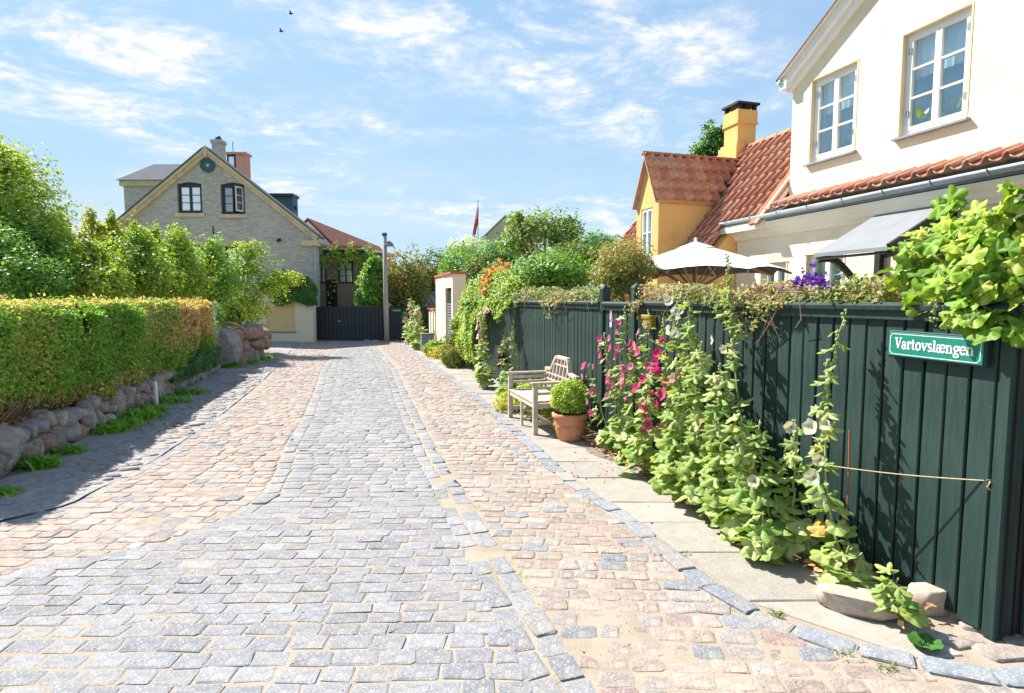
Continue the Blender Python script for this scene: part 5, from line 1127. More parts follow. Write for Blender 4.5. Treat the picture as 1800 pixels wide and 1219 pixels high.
def plant(name, label, cat_, base, blobs, n, size, pal, seed, group=None, up=.45, shell=.30, lump=.20, lf=3.0, gap=-9., tmpl=LEAF4, droop=.25, stems=5, sr=.03, part='foliage', ns=1.5, width=1.0, limbs=None, trunk=None, crown=None):
    e = empty(name, base, label, cat_, group); base = np.array(base, float)
    g = np.random.default_rng(seed + 1); P, out = blob_leaves(blobs, n, seed, shell, lump, lf, gap)
    nrm = norm(out * .7 + np.array([0, 0, up]) + g.normal(0, .55, P.shape)); yd = norm(np.cross(nrm, g.normal(size=P.shape)) + out * .5 + np.array([0, 0, -droop])); yd = norm(yd - nrm * np.sum(yd * nrm, 1, keepdims=True))
    sz = size * g.uniform(.6, 1.3, len(P)); t = palette(pal, P, seed, ns)
    obj(crown or part, leaf_mesh(part, P - base, yd, nrm, sz, t, tmpl, 'leaf', width), e)
    q = MB(); bl = np.array(blobs, float)
    if trunk:
        r0, zt = trunk; ctr = bl[:, :3].mean(0); top = np.array([base[0] * .6 + ctr[0] * .4, base[1] * .6 + ctr[1] * .4, zt])
        q.tube([base + np.array([0, 0, -.1]), base * .5 + top * .5 + np.array([.04, .0, 0]), top], [r0 * 1.25, r0, r0 * .75], 10); src = top; lr = r0 * .6; 
        q.build('trunk', M['bark'], e, True); q = MB()
        for b in bl:
            mid = src * .5 + b[:3] * .5 + g.normal(0, .1, 3); q.tube([src, mid, b[:3] + np.array([0, 0, b[5] * .35])], [lr, lr * .6, lr * .2], 7)
            for _ in range(3):
                d = norm(g.normal(size=3)) * b[3:6] * .85; d[2] = abs(d[2]) * .8; q.tube([mid * .4 + b[:3] * .6, b[:3] + d * .5, b[:3] + d], [lr * .35, lr * .22, lr * .07], 5)
        q.build('limb', M['bark'], e, True)
    elif stems:
        for k in range(stems):
            b = bl[g.integers(len(bl))]; end = b[:3] + g.normal(0, .25, 3) * b[3:6]; q.tube([base + np.array([g.normal(0, .06), g.normal(0, .06), 0]), base * .45 + end * .55 + g.normal(0, .04, 3), end], [sr, sr * .7, sr * .25], 6)
        q.build('stem', M['bark'], e, True)
    return e
def at(u, v, Y, rx, ry, rz): p = D(u, v, Y); s = Y / FPX; return (p[0], p[1], p[2], rx * s, ry, rz * s)   # ellipsoid given by its apparent size in the survey

# ---- clipped hedge above the field stones
def hedge():
    e = empty('clipped_hedge', W(6, -6.8, .4), 'clipped box-shaped hedge, green with a brown scorched end, above field stones', 'hedge')
    g = np.random.default_rng(21); n1, n2_, n3_ = 82000, 30000, 9000; a0, a1 = 4.45, 12.95; zt = 1.665; dpt = 1.0
    def front(n):
        t = g.random(n); a = a0 + (a1 - a0) * t; u = g.random(n) ** .85; zb = .40 - .10 * np.clip((a - 8) / 5, 0, 1) + .07 * np.sin(a * 2.3) + .05 * np.sin(a * 5.7); z = zb + (zt - zb) * u
        und = .075 * n3(np.stack([a, z, a * 0], -1), 2.2) - .16 * np.clip((z - 1.5) / .17, 0, 1) ** 2 - .18 * np.clip((.75 - z) / .35, 0, 1) * np.clip((9 - a) / 4, 0.2, 1)
        b = WF(a) - .10 + und * 1.5 - np.abs(g.normal(0, .06, n)) + np.where(g.random(n) < .05, .05 * g.random(n), 0); return np.stack([b, a, z], -1), np.tile([-0., 0, 0], (n, 1)) + np.array([1, 0, .15])
    def top(n):
        a = a0 + (a1 - a0) * g.random(n); u = g.random(n); b = WF(a) - .16 - (dpt - .1) * u; z = zt - .015 + .028 * n3(np.stack([a, b, a * 0], -1), 2.6) - np.abs(g.normal(0, .03, n)) + np.where(g.random(n) < .03, g.uniform(0, .10, n), 0); return np.stack([b, a, z], -1), np.tile([0.1, 0, 1.], (n, 1))
    def end(n):
        u = g.random(n); z = .25 + (zt - .3) * g.random(n); b = WF(a1) - .12 - (dpt - .1) * u; a = a1 - np.abs(g.normal(0, .05, n)) + .04 * n3(np.stack([b, z, z], -1), 3); return np.stack([b, a, z], -1), np.tile([0, 1, .1], (n, 1))
    nearend = end(4000); nearend[0][:, 1] = a0 + (a1 - nearend[0][:, 1]) - .05; nearend[1][:, 1] = -1; nearend[0][:, 0] += WF(a0) - WF(a1)
    Ps, Os = zip(front(n1), top(n2_), end(n3_), nearend); P = np.vstack(Ps); Oo = np.vstack(Os); n = len(P)
    keep = n3(P + 3, 8) > -.85; P = P[keep]; Oo = Oo[keep]; n = len(P)
    brown = np.clip((P[:, 1] - 8.0 + .8 * n3(P, 2)) / 2.4, 0, 1) * np.clip((P[:, 2] - .70 + .15 * n3(P, 4)) / .3, 0, 1); brown = np.maximum(brown * .88, np.clip((P[:, 2] - 1.57) / .08, 0, 1) * .50); brown = np.maximum(brown, .10 * (n3(P, 3) > .5)); brown = np.maximum(brown, .45 * np.clip((.72 - P[:, 2]) / .2, 0, 1) * (P[:, 1] < 9.5))
    gr = 1.3 * palette([((.046, .10, .018), 3), ((.072, .140, .022), 4), ((.11, .175, .028), 3), ((.17, .165, .045), 1.2)], P, 22, 2.0)
    br = 1.1 * palette([((.17, .13, .05), 2), ((.25, .165, .095), 3), ((.34, .24, .155), 3), ((.20, .16, .05), 1.5)], P, 23, 3.0)
    pk = g.random(n) < brown; t = np.where(pk[:, None], br, gr)
    Ow = np.stack([NV[0] * Oo[:, 0] + DV[0] * Oo[:, 1], NV[1] * Oo[:, 0] + DV[1] * Oo[:, 1], Oo[:, 2]], -1)
    nrm = norm(Ow * .6 + g.normal(0, .7, P.shape) + np.array([0, 0, .25])); yd = norm(np.cross(nrm, g.normal(size=P.shape)) + Ow * .5 + np.array([0, 0, .2])); yd = norm(yd - nrm * np.sum(yd * nrm, 1, keepdims=True))
    PW_ = LF(P); sz = .039 * g.uniform(.55, 1.4, n) * (1 + .05 * np.clip(P[:, 1] - 4, 0, 8))
    obj('foliage', leaf_mesh('foliage', PW_ - pl(e), yd, nrm, sz, t, LEAF4, 'leaf'), e)
    q = MB(LF); q.prism([(-7.25, .36), (-6.42, .36), (-6.42, 1.5), (-6.5, 1.56), (-7.2, 1.56)], 'y', a0 + .1, a1 - .22) if False else None
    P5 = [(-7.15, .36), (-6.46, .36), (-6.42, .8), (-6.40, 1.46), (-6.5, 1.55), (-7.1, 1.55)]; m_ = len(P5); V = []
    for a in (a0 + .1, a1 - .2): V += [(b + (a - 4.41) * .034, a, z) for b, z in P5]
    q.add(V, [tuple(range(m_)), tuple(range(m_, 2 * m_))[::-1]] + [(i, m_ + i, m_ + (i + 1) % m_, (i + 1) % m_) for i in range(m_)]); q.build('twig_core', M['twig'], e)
    for k in range(70):
        a = g.uniform(4.6, 11.5); b = WF(a) - .26; MB(LF).tube([(b - .1, a, .38), (b + g.uniform(-.02, .10), a + g.normal(0, .05), .60), (b + .04, a + g.normal(0, .1), .85)], [.011, .008, .004], 5).build('stem', M['barewood'], e)
hedge()
# ivy over the lower corner of the hedge
def sheet_leaves(name, label, cat_, pts_fn, n, size, pal, seed, tmpl=LEAF6, group=None, base=(0, 0, 0), up=.3, extra=None):
    g = np.random.default_rng(seed); P, out = pts_fn(g, n); e = empty(name, base, label, cat_, group)
    nrm = norm(out + g.normal(0, .42, P.shape) + np.array([0, 0, up])); yd = norm(np.cross(nrm, g.normal(size=P.shape)) + np.array([0, 0, -.7])); yd = norm(yd - nrm * np.sum(yd * nrm, 1, keepdims=True))
    obj('foliage', leaf_mesh('foliage', P - np.array(base), yd, nrm, size * g.uniform(.6, 1.3, len(P)), palette(pal, P, seed, 2.0), tmpl, 'leaf'), e); return e
def ivy1(g, n):
    a = g.uniform(9.6, 12.95, n); z = .22 + .42 * g.random(n) * np.clip((a - 9.2) / 2.2, .2, 1); b = WF(a) + .03 + .06 * n3(np.stack([a, z, z], -1), 4); return LF(np.stack([b, a, z], -1)), np.tile([.7, -.2, .3], (n, 1))
iv = sheet_leaves('ivy', 'dark ivy trailing over the stones at the hedge corner', 'ivy', ivy1, 3600, .05, GREEN_D, 31, base=tuple(W(11.5, WF(11.5))))

# ---- trees and shrubs behind the hedge on the left
plant('broadleaf_tree', 'tall dense green tree at the far left edge', 'tree', D(-40, 560, 12.5) * np.array([1, 1, 0]), [at(15, 345, 12.5, 80, .9, 75), at(-70, 310, 12.8, 110, 1.3, 115), at(65, 425, 12.2, 62, .9, 65), at(-20, 440, 12, 100, 1.1, 90), at(5, 290, 12.9, 36, .6, 40)], 30000, .085, GREEN_L, 41, trunk=(.14, 1.4), lump=.30, lf=4.5, shell=.32, gap=-.9)
plant('dark_shrub', 'dark green rounded shrub below the tall tree at left', 'shrub', D(20, 560, 10.6) * np.array([1, 1, 0]), [at(0, 480, 10.6, 70, .7, 75), at(60, 500, 10.4, 50, .6, 60), at(-60, 450, 10.8, 80, .8, 90)], 14000, .075, GREEN_M, 42, lump=.25, lf=4)
COLS = [(105, 375, 15.2, 'bright yellow-green upright shrub nearest the tall left tree'), (160, 362, 15.4, 'tallest yellow-green upright shrub with red-tipped spire behind the hedge'), (196, 372, 15.6, 'upright yellow-green shrub just right of the tallest spire'), (238, 385, 15.8, 'upright yellow-green shrub against the left rake of the brick gable'), (272, 398, 15.9, 'small-spired yellow-green shrub below the brick gable'), (304, 408, 16.2, 'bronze-tipped spired shrub left of the lower gable window')]
for i, (u, v, Y, lb) in enumerate(COLS):
    bs = [at(u, v + 60, Y, 16, .30, 55), at(u + 12, v + 100, Y - .2, 30, .5, 55), at(u - 14, v + 112, Y - .1, 30, .5, 55), at(u + 1, v + 22, Y, 6.5, .12, 26), at(u + 17, v + 52, Y, 6, .12, 24), at(u - 16, v + 58, Y, 6, .12, 24)]
    plant('spired_shrub', lb, 'shrub', D(u, 560, Y) * np.array([1, 1, 0]), bs, 6500, .082, GREEN_Y, 50 + i, 'spired shrubs behind the hedge', up=.6, droop=-.35, lump=.5, lf=5.5, gap=-.62, shell=.42)
LOWS = [(60, 470, 11.6, 60, 60, 'broad bushy shrub low at left behind the hedge'), (150, 478, 12.2, 65, 50, 'bushy shrub behind the left half of the hedge'), (235, 470, 13.4, 60, 62, 'bushy bright shrub in the middle of the shrubbery'), (305, 470, 15.2, 55, 60, 'bushy light green shrub below the lower gable windows'), (365, 480, 16.6, 48, 55, 'bushy shrub near the brown end of the hedge')]
for i, (u, v, Y, rx, rz, lb) in enumerate(LOWS):
    bs = [at(u, v, Y, rx, .75, rz), at(u - rx * .5, v + 25, Y - .2, rx * .7, .6, rz * .7), at(u + rx * .55, v + 20, Y - .3, rx * .7, .6, rz * .7), at(u + rx * .2, v - rz * .6, Y, rx * .35, .4, rz * .6)]
    plant('bushy_shrub', lb, 'shrub', D(u, 560, Y) * np.array([1, 1, 0]), bs, 9500, .085, GREEN_L if i in (1, 2, 3) else GREEN_M, 70 + i, 'bushy shrubs behind the hedge', up=.5, lump=.42, lf=6, gap=-.7, shell=.4)
plant('spreading_tree', 'small spreading tree with drooping tips before the brick gable', 'tree', D(405, 600, 18.8) * np.array([1, 1, 0]), [at(425, 470, 18.3, 52, .7, 36), at(470, 500, 18.2, 44, .6, 30), at(395, 520, 18.4, 40, .6, 48), at(440, 535, 18.1, 38, .5, 34), at(505, 490, 18.2, 26, .4, 14), at(440, 440, 18.4, 30, .4, 22)], 11000, .085, GREEN_L, 81, trunk=(.07, 1.2), lump=.42, lf=5, gap=-.3, shell=.4, up=.8)
plant('spreading_bush', 'drooping bush with arching twigs overhanging the boulder wall', 'shrub', D(408, 600, 18.4) * np.array([1, 1, 0]), [at(425, 545, 18.6, 38, .5, 30), at(400, 560, 18.6, 26, .4, 22), at(463, 590, 18.2, 14, .3, 16)], 4200, .08, GREEN_D, 82, lump=.4, lf=5, gap=-.6)
def ivy2(g, n):
    u = g.random(n); P = np.array([D(0, 0, 1)] * n); x0, x1 = D(478, 500, 23.1)[0], D(556, 500, 23.1)[0]; x = x0 + (x1 - x0) * u; zb = 1.7 + (527 - (532 + 4 * np.sin(u * 9))) * 23.1 / FPX; zt = 1.7 + (527 - (478 + 22 * u ** 2 + 5 * np.sin(u * 14))) * 23.1 / FPX
    z = zb + (zt - zb) * g.random(n); y = 23.0 - .10 * g.random(n) + .5 * (1 - u) * g.random(n) - .12 * n3(np.stack([x, z, z], -1), 3); return np.stack([x, y, z], -1), np.tile([0, -1, .3], (n, 1))
sheet_leaves('ivy', 'thick dark green ivy cloaking the corner above the cream wall', 'ivy', ivy2, 7000, .11, GREEN_D, 83, base=(D(520, 500, 23)[0], 23, 0))
# ---- planting behind the navy gates and along the right
plant('round_shrub', 'light green round shrub left of the lamp post', 'shrub', (D(648, 600, 25.2)[0], 25.2, 0), [at(654, 496, 25.2, 24, .7, 34), at(650, 522, 25, 24, .7, 24), at(660, 470, 25.2, 14, .5, 18)], 5200, .15, GREEN_M, 91, lump=.22, lf=4)
def annexvine(g, n):
    Y = 26.6; u = g.random(n); uu = 560 + 110 * u; vv = 452 + 10 * np.sin(uu * .21) + g.normal(0, 8, n) + np.where(g.random(n) < .4, g.uniform(0, 80, n) * (np.abs(uu - 585) < 9), 0); s = Y / FPX
    return np.stack([(uu - 900) * s, Y - .15 * g.random(n), 1.7 + (527 - vv) * s], -1), np.tile([0, -1, .4], (n, 1))
sheet_leaves('climbing_vine', 'yellow-green vine climbing over the annex windows', 'vine', annexvine, 650, .14, GREEN_L, 92, base=(D(600, 500, 26.6)[0], 26.6, 0))
BK = [('berry_shrub', 'orange-tinged shrub directly right of the lamp post', 712, 485, 25.6, 36, 50, BERRY, 6500, .14), ('berry_shrub', 'tall orange-tipped hedge shrub behind the porch roof', 762, 478, 28.5, 34, 42, BERRY, 6000, .14), ('leafy_bush', 'fresh green tall bush behind the cream pillar', 806, 476, 22.5, 34, 42, GREEN_M, 6500, .13), ('berry_shrub', 'russet-tinged bush above the orange flowers', 852, 468, 20.0, 34, 24, BERRY, 4200, .12), ('leafy_bush', 'blue-green feathery bush left of the spreading garden tree', 880, 443, 22., 40, 26, BLUEG, 5200, .11), ('leafy_bush', 'glossy green rounded shrub behind the fence near the gate', 975, 472, 12.0, 62, 32, GREEN_M, 7000, .08), ('leafy_bush', 'olive topped hedge shrub under the spreading garden tree', 1010, 446, 14.0, 52, 18, BERRY[:3], 4500, .09), ('leafy_bush', 'dark green bush behind the white hollyhocks', 742, 516, 29., 40, 34, GREEN_D, 4500, .13)]
for i, (nm, lb, u, v, Y, rx, rz, pal, n, sz) in enumerate(BK):
    bs = [at(u, v, Y, rx, 1.0, rz), at(u - rx * .5, v + rz * .5, Y - .2, rx * .7, .8, rz * .8), at(u + rx * .5, v + rz * .4, Y - .2, rx * .7, .8, rz * .8), at(u + rx * .15, v + rz * 1.3, Y, rx * .9, .9, rz)]
    plant(nm, lb, 'shrub', (D(u, 560, Y)[0], Y, 0), bs, n, sz, pal, 100 + i, 'garden shrubs behind the fence', lump=.26, lf=4.5, ns=1.0)
plant('pale_tree', 'pale silvery feathery tree beside the flag pole', 'tree', (D(826, 560, 33)[0], 33, 0), [at(826, 432, 33, 34, 1.2, 18), at(805, 438, 33, 18, 1, 12)], 2600, .16, PALE, 120, trunk=(.12, 3), lump=.4, gap=-.3, shell=.5)
plant('garden_tree', 'open spreading garden tree with visible limbs left of the ochre house', 'tree', (D(965, 560, 20)[0], 20, 0), [at(960, 400, 20, 38, .9, 30), at(925, 405, 20, 34, .9, 30), at(905, 428, 20, 34, .9, 24), at(1000, 400, 20, 22, .8, 24), at(990, 425, 20, 30, .9, 18), at(908, 385, 20, 14, .5, 14)], 7500, .13, [((.06, .11, .035), 2), ((.10, .15, .045), 3), ((.15, .18, .06), 2)], 121, trunk=(.13, 2.3), lump=.42, lf=5, gap=-.35, shell=.42)
plant('garden_tree', 'low blue-green tree between the garden tree and ochre house', 'tree', (D(1050, 560, 22)[0], 22, 0), [at(1045, 425, 22, 34, .9, 20), at(1020, 435, 22, 26, .9, 16), at(1075, 432, 22, 24, .9, 16)], 3600, .13, BLUEG, 122, trunk=(.1, 2.), lump=.4, gap=-.5, shell=.4)
plant('roof_tree', 'dark drooping tree rising behind the ochre chimney', 'tree', (D(1250, 560, 24)[0], 24, 0), [at(1252, 252, 24, 24, .8, 32), at(1232, 268, 24, 18, .6, 14), at(1268, 240, 24, 14, .6, 20), at(1255, 330, 24, 40, 1, 60)], 5200, .17, GREEN_D, 123, trunk=(.16, 4.2), lump=.4, lf=5, gap=-.4, droop=.9)
a, z = F(1095, 455, .35); pm = W(a, .55)
plant('russet_maple', 'round russet-leaved shrub standing above the garden gate', 'shrub', (pm[0], pm[1], 0), [at(1095, 455, pm[1], 46, .38, 38), at(1070, 480, pm[1], 34, .3, 22), at(1125, 470, pm[1], 30, .3, 26), at(1100, 500, pm[1], 34, .25, 16)], 6500, .048, RUSSET, 130, lump=.3, lf=4, gap=-.9, tmpl=LEAF6, width=.7, droop=.5)
# creepers on the fence top
def creeper(a0, a1, hgt, seed_):
    def fn(g, n):
        a = a0 + (a1 - a0) * g.random(n); top = hgt * (.70 + .38 * np.sin(a * 2.4 + seed_) * np.sin(a * 5.1) + .25 * n3(np.stack([a, a, a], -1), 3)); v = g.random(n); z = FTOP + .0 + np.clip(top, .05, 1) * v
        hang = (g.random(n) < .13) & (np.sin(a * 3.1 + seed_) > .1); z = np.where(hang, FTOP - .26 * g.random(n) ** 1.6 * (np.sin(a * 3.1 + seed_) ** 2), z); b = np.where(hang, -.09 - .03 * g.random(n), -.07 + .42 * g.random(n) - .05 * n3(np.stack([a, z, z], -1), 4))
        return LF(np.stack([b, a, z], -1)), np.tile([-.5, -.4, .4], (n, 1))
    return fn
c1 = sheet_leaves('creeper', 'russet creeper along the fence top behind the bench', 'creeper', creeper(4.65, 8.6, .22, 1.), 5200, .046, RUSSET, 140, base=tuple(W(6.5, 0, FTOP)), group='creepers on the fence top')
c2 = sheet_leaves('creeper', 'russet and green creeper along the fence top right of the gate', 'creeper', creeper(.72, 3.75, .18, 2.), 8500, .038, RUSSET, 141, base=tuple(W(2.2, 0, FTOP)), group='creepers on the fence top')
for c_, (x0, x1) in ((c1, (4.7, 8.4)), (c2, (.8, 3.7))):
    g = np.random.default_rng(int(x0 * 10)); q = MB(LF)
    for k in range(34):
        a = g.uniform(x0, x1); L_ = g.uniform(.12, .42); drop = g.random() < .45
        if drop: P = [(-.02, a, FTOP + .06), (-.095, a + g.normal(0, .04), FTOP + .01), (-.10, a + g.normal(0, .07), FTOP - .12), (-.075, a + g.normal(0, .10), FTOP - .12 - L_ * .5)]
        else: P = [(.05, a, FTOP + .03), (-.02, a + L_ * .4, FTOP + .05 + g.uniform(0, .08)), (-.06, a + L_, FTOP + .02 + g.uniform(0, .12))]
        q.tube(P, [.005, .0045, .004, .002][:len(P)], 5)
    q.build('runner', M['barewood'], c_)
def vinemass(g, n):   # bright climber spilling over the far end of the fence
    a = 8.2 + 4.6 * g.random(n) ** .9; f = np.clip((a - 8.2) / 4.0, 0, 1); lo = 1.55 - 1.5 * np.clip((a - 9.6) / 2.0, 0, 1) + .25 * np.sin(a * 5); lo = np.where(a > 12.1, .9, lo); hi = 1.95 + .35 * np.sin((a - 8.2) * .75) + .1 * np.sin(a * 6); z = lo + (hi - lo) * g.random(n) ** .8
    b = -.10 - .22 * np.sin(np.clip(z / 2.0, 0, 1) * 3.0) - .10 * n3(np.stack([a, z, z], -1), 3) + np.where(z > 1.7, g.uniform(0, .6, n), 0); return LF(np.stack([b, a, z], -1)), np.tile([-.8, -.3, .35], (n, 1))
sheet_leaves('climbing_vine', 'bright green climber spilling over the far end of the fence', 'vine', vinemass, 15000, .075, GREEN_L, 143, base=tuple(W(10.2, 0)))
def trumpet(g, n):
    a = 8.4 + 4.2 * g.random(n); z = 1.6 + (.75 + .2 * np.sin(a * 3)) * g.random(n); b = .15 + .8 * g.random(n); return LF(np.stack([b, a, z], -1)), np.tile([-.5, -.5, .5], (n, 1))
tv = sheet_leaves('trumpet_vine', 'leafy vine with orange trumpet flowers above the far fence', 'vine', trumpet, 9000, .085, GREEN_M, 144, base=tuple(W(10.4, .6)))
# trumpet flower clusters
TF = raw('flower', np.array([(.012 * math.cos(k * 1.047), .012 * math.sin(k * 1.047), 0) for k in range(6)] + [(.03 * math.cos(k * 1.047), .03 * math.sin(k * 1.047), .06) for k in range(6)] + [(.06 * math.cos(k * 1.047 + .2), .06 * math.sin(k * 1.047 + .2), .075) for k in range(6)]), [(j * 6 + k, j * 6 + (k + 1) % 6, (j + 1) * 6 + (k + 1) % 6, (j + 1) * 6 + k) for j in range(2) for k in range(6)], M['petal'], (.66, .25, .09), True)
for k in range(60):
    u, v = rnd.choice([(862, 478), (880, 470), (895, 492), (868, 490), (885, 480), (900, 480), (860, 500)]); p = D(u + rnd.gauss(0, 7), v + rnd.gauss(0, 6), 12.6 + rnd.uniform(-.3, .1)); obj('flower', TF, tv, p - pl(tv), (rnd.gauss(1.2, .5), rnd.gauss(0, .5), rnd.uniform(0, 6)), (1.2, 1.2, 1.2))
# purple clematis on the fence top
a, z = F(1438, 500, .05); CLM = empty('purple_clematis', W(a, .05, FTOP), 'clump of purple flowers on the fence top below the canopy', 'flowers')
PF = raw('flower', np.array([(0, 0, 0)] + [((.018 if k % 2 else .036) * math.cos(k * .6283), (.018 if k % 2 else .036) * math.sin(k * .6283), .012 if k % 2 == 0 else .004) for k in range(10)]), [(0, 1 + k, 1 + (k + 1) % 10) for k in range(10)], M['petal'], (.13, .035, .36))
for k in range(100):
    aa = a + rnd.gauss(0, .10); p = W(aa, rnd.uniform(-.1, .12), FTOP + .07 + abs(rnd.gauss(0, .045)) + .06 * max(0, 1 - abs(aa - a) / .25)); obj('flower', PF, CLM, p - pl(CLM), (rnd.gauss(.7, .5), rnd.gauss(-.5, .5), rnd.uniform(0, 6)), [rnd.uniform(.45, .75)] * 3)
# box ball in the pot
bb = W(4.50, -.47) + np.array([0, 0, .52])
plant('box_ball', 'clipped round box shrub growing in the terracotta pot', 'shrub', tuple(W(4.50, -.47, .30)), [(bb[0], bb[1], bb[2], .235, .235, .215)], 6500, .032, [((.07, .125, .02), 2), ((.12, .18, .025), 3), ((.18, .235, .035), 3), ((.25, .27, .06), 1)], 150, shell=.22, lump=.10, lf=6, stems=7, sr=.012, up=.6, droop=-.5)

# ---- broad-leaved plants: leaf, flower and bud meshes
def lobed(name, lobes, depth, size, pet, tint, wob, seed, pts=30, tip=.15, bend=0.0):
    g = np.random.default_rng(seed); V = [(0, 0, 0)]; th = np.linspace(-R(158), R(158), pts)
    r = 1 - depth * (.5 - .5 * np.cos(lobes * th * 360 / 316)); r = r * (1 + tip * np.cos(th)) * (1 + g.normal(0, .035, pts))
    for fr in (.5, 1.0):
        for k in range(pts):
            x, y = math.sin(th[k]) * r[k] * fr, math.cos(th[k]) * r[k] * fr; z = wob * fr * fr * (math.cos(lobes * th[k] * 360 / 316) * .35 + .5 * math.sin(th[k] * 2 + seed)) - .16 * fr * fr + .05 * fr
            V.append((x, y, z))
    V = np.array(V) * size * .62; Fs = []; cb_, sb_ = math.cos(bend), math.sin(bend); V = np.stack([V[:, 0], V[:, 1] * cb_ + V[:, 2] * sb_, -V[:, 1] * sb_ + V[:, 2] * cb_], -1)
    for k in range(pts - 1): Fs += [(0, 1 + k, 2 + k), (1 + k, 1 + pts + k, 2 + pts + k, 2 + k)]
    V[:, 1] += pet; n = len(V); vein = np.concatenate([[1.15], 1 + .16 * np.cos(lobes * th * 360 / 316), 1 + .10 * np.cos(lobes * th * 360 / 316)])[:, None]; t = vein * np.tile(np.array(tint), (n, 1)) * np.concatenate([[1.25], np.ones(pts) * 1.05, np.ones(pts) * .97])[:, None]
    P = []; rr = .0032
    for s in (0, .5, 1):
        for k in range(3): P.append((rr * math.cos(k * 2.09), pet * s, -.10 * pet * math.sin(s * 3.1) + rr * math.sin(k * 2.09)))
    Fs += [(n + j * 3 + k, n + j * 3 + (k + 1) % 3, n + (j + 1) * 3 + (k + 1) % 3, n + (j + 1) * 3 + k) for j in range(2) for k in range(3)]
    return raw(name, np.vstack([V, P]), Fs, M['bigleaf'], np.vstack([t, np.tile([.20, .26, .09], (9, 1))]), True)
HT = [(.30, .40, .11), (.37, .45, .15), (.22, .34, .085), (.45, .50, .21)]
HB = [lobed('leaf', 5, .22, 1.0, .85, HT[i % 4], .22, i + 1, 36, bend=R(40 + 10 * i)) for i in range(4)]           # broad basal leaf (size 1 m, scaled)
HU = [lobed('leaf', 5, .58, 1.0, .62, HT[i % 4], .25, i + 11, 36, .30, bend=R(38 + 11 * i)) for i in range(4)]     # deeply lobed stem leaf
HY = [lobed('leaf', 5, .25, 1.0, .5, t, .3, 31 + i, 36, bend=R(40)) for i, t in enumerate([(.42, .33, .04), (.50, .30, .06)])]
def flower_mesh(tint, eye, seed):
    g = np.random.default_rng(seed); n = 25; V = [(0, 0, .0)]; T = [eye]
    for fr, z, c in ((.16, .10, eye), (.30, .18, tuple(np.array(tint) * .8)), (.68, .42, tint), (1.0, .50, tint)):
        for k in range(n):
            an = 2 * math.pi * k / n; w = 1 + (.07 * math.cos(5 * an) + g.normal(0, .025)) * fr; V.append((fr * w * math.cos(an), fr * w * math.sin(an), z + .10 * fr * math.cos(5 * an + .8) * fr + g.normal(0, .02) * fr)); T.append(c)
    Fs = [(0, 1 + k, 1 + (k + 1) % n) for k in range(n)] + [(1 + j * n + k, 1 + j * n + (k + 1) % n, 1 + (j + 1) * n + (k + 1) % n, 1 + (j + 1) * n + k) for j in range(3) for k in range(n)]
    m0 = len(V)                                        # stamen column
    for j, (r_, z_) in enumerate(((.07, .05), (.085, .22), (.05, .34))):
        for k in range(6): V.append((r_ * math.cos(k * 1.047), r_ * math.sin(k * 1.047), z_)); T.append((.62, .55, .16))
    Fs += [(m0 + j * 6 + k, m0 + j * 6 + (k + 1) % 6, m0 + (j + 1) * 6 + (k + 1) % 6, m0 + (j + 1) * 6 + k) for j in range(2) for k in range(6)] + [tuple(m0 + 12 + k for k in range(6))]
    m0 = len(V)                                        # green calyx behind
    for j, (r_, z_) in enumerate(((.0, -.16), (.16, -.10), (.24, .10))):
        for k in range(6): V.append((r_ * math.cos(k * 1.047), r_ * math.sin(k * 1.047), z_)); T.append((.16, .22, .07))
    Fs += [(m0 + j * 6 + k, m0 + j * 6 + (k + 1) % 6, m0 + (j + 1) * 6 + (k + 1) % 6, m0 + (j + 1) * 6 + k) for j in range(2) for k in range(6)]
    return raw('flower', np.array(V), Fs, M['petal'], np.array(T), True)
FL = {'pink': [flower_mesh((.76, .13, .32), (.6, .35, .2), 1), flower_mesh((.80, .32, .45), (.6, .45, .25), 2)], 'magenta': [flower_mesh((.66, .035, .20), (.5, .15, .1), 3), flower_mesh((.72, .09, .28), (.5, .2, .1), 4)], 'pale': [flower_mesh((.84, .50, .52), (.6, .45, .25), 5), flower_mesh((.84, .62, .60), (.6, .5, .25), 6)], 'cream': [flower_mesh((.78, .74, .52), (.62, .58, .16), 7), flower_mesh((.80, .77, .60), (.64, .60, .2), 8)], 'white': [flower_mesh((.76, .76, .66), (.6, .62, .2), 9)], 'dark': [flower_mesh((.12, .008, .03), (.2, .1, .05), 10)]}
def bud_mesh():
    V = []; K = 7
    for r_, z_ in ((.35, -.6), (1, -.2), (1.05, .25), (.7, .75), (.15, 1.05)):
        for k in range(K): V.append((r_ * math.cos(2 * math.pi * k / K), r_ * math.sin(2 * math.pi * k / K), z_))
    Fs = [(j * K + k, j * K + (k + 1) % K, (j + 1) * K + (k + 1) % K, (j + 1) * K + k) for j in range(4) for k in range(K)] + [tuple(4 * K + k for k in range(K))]
    return raw('bud', np.array(V), Fs, M['stem'], None, True)
BUD = bud_mesh()
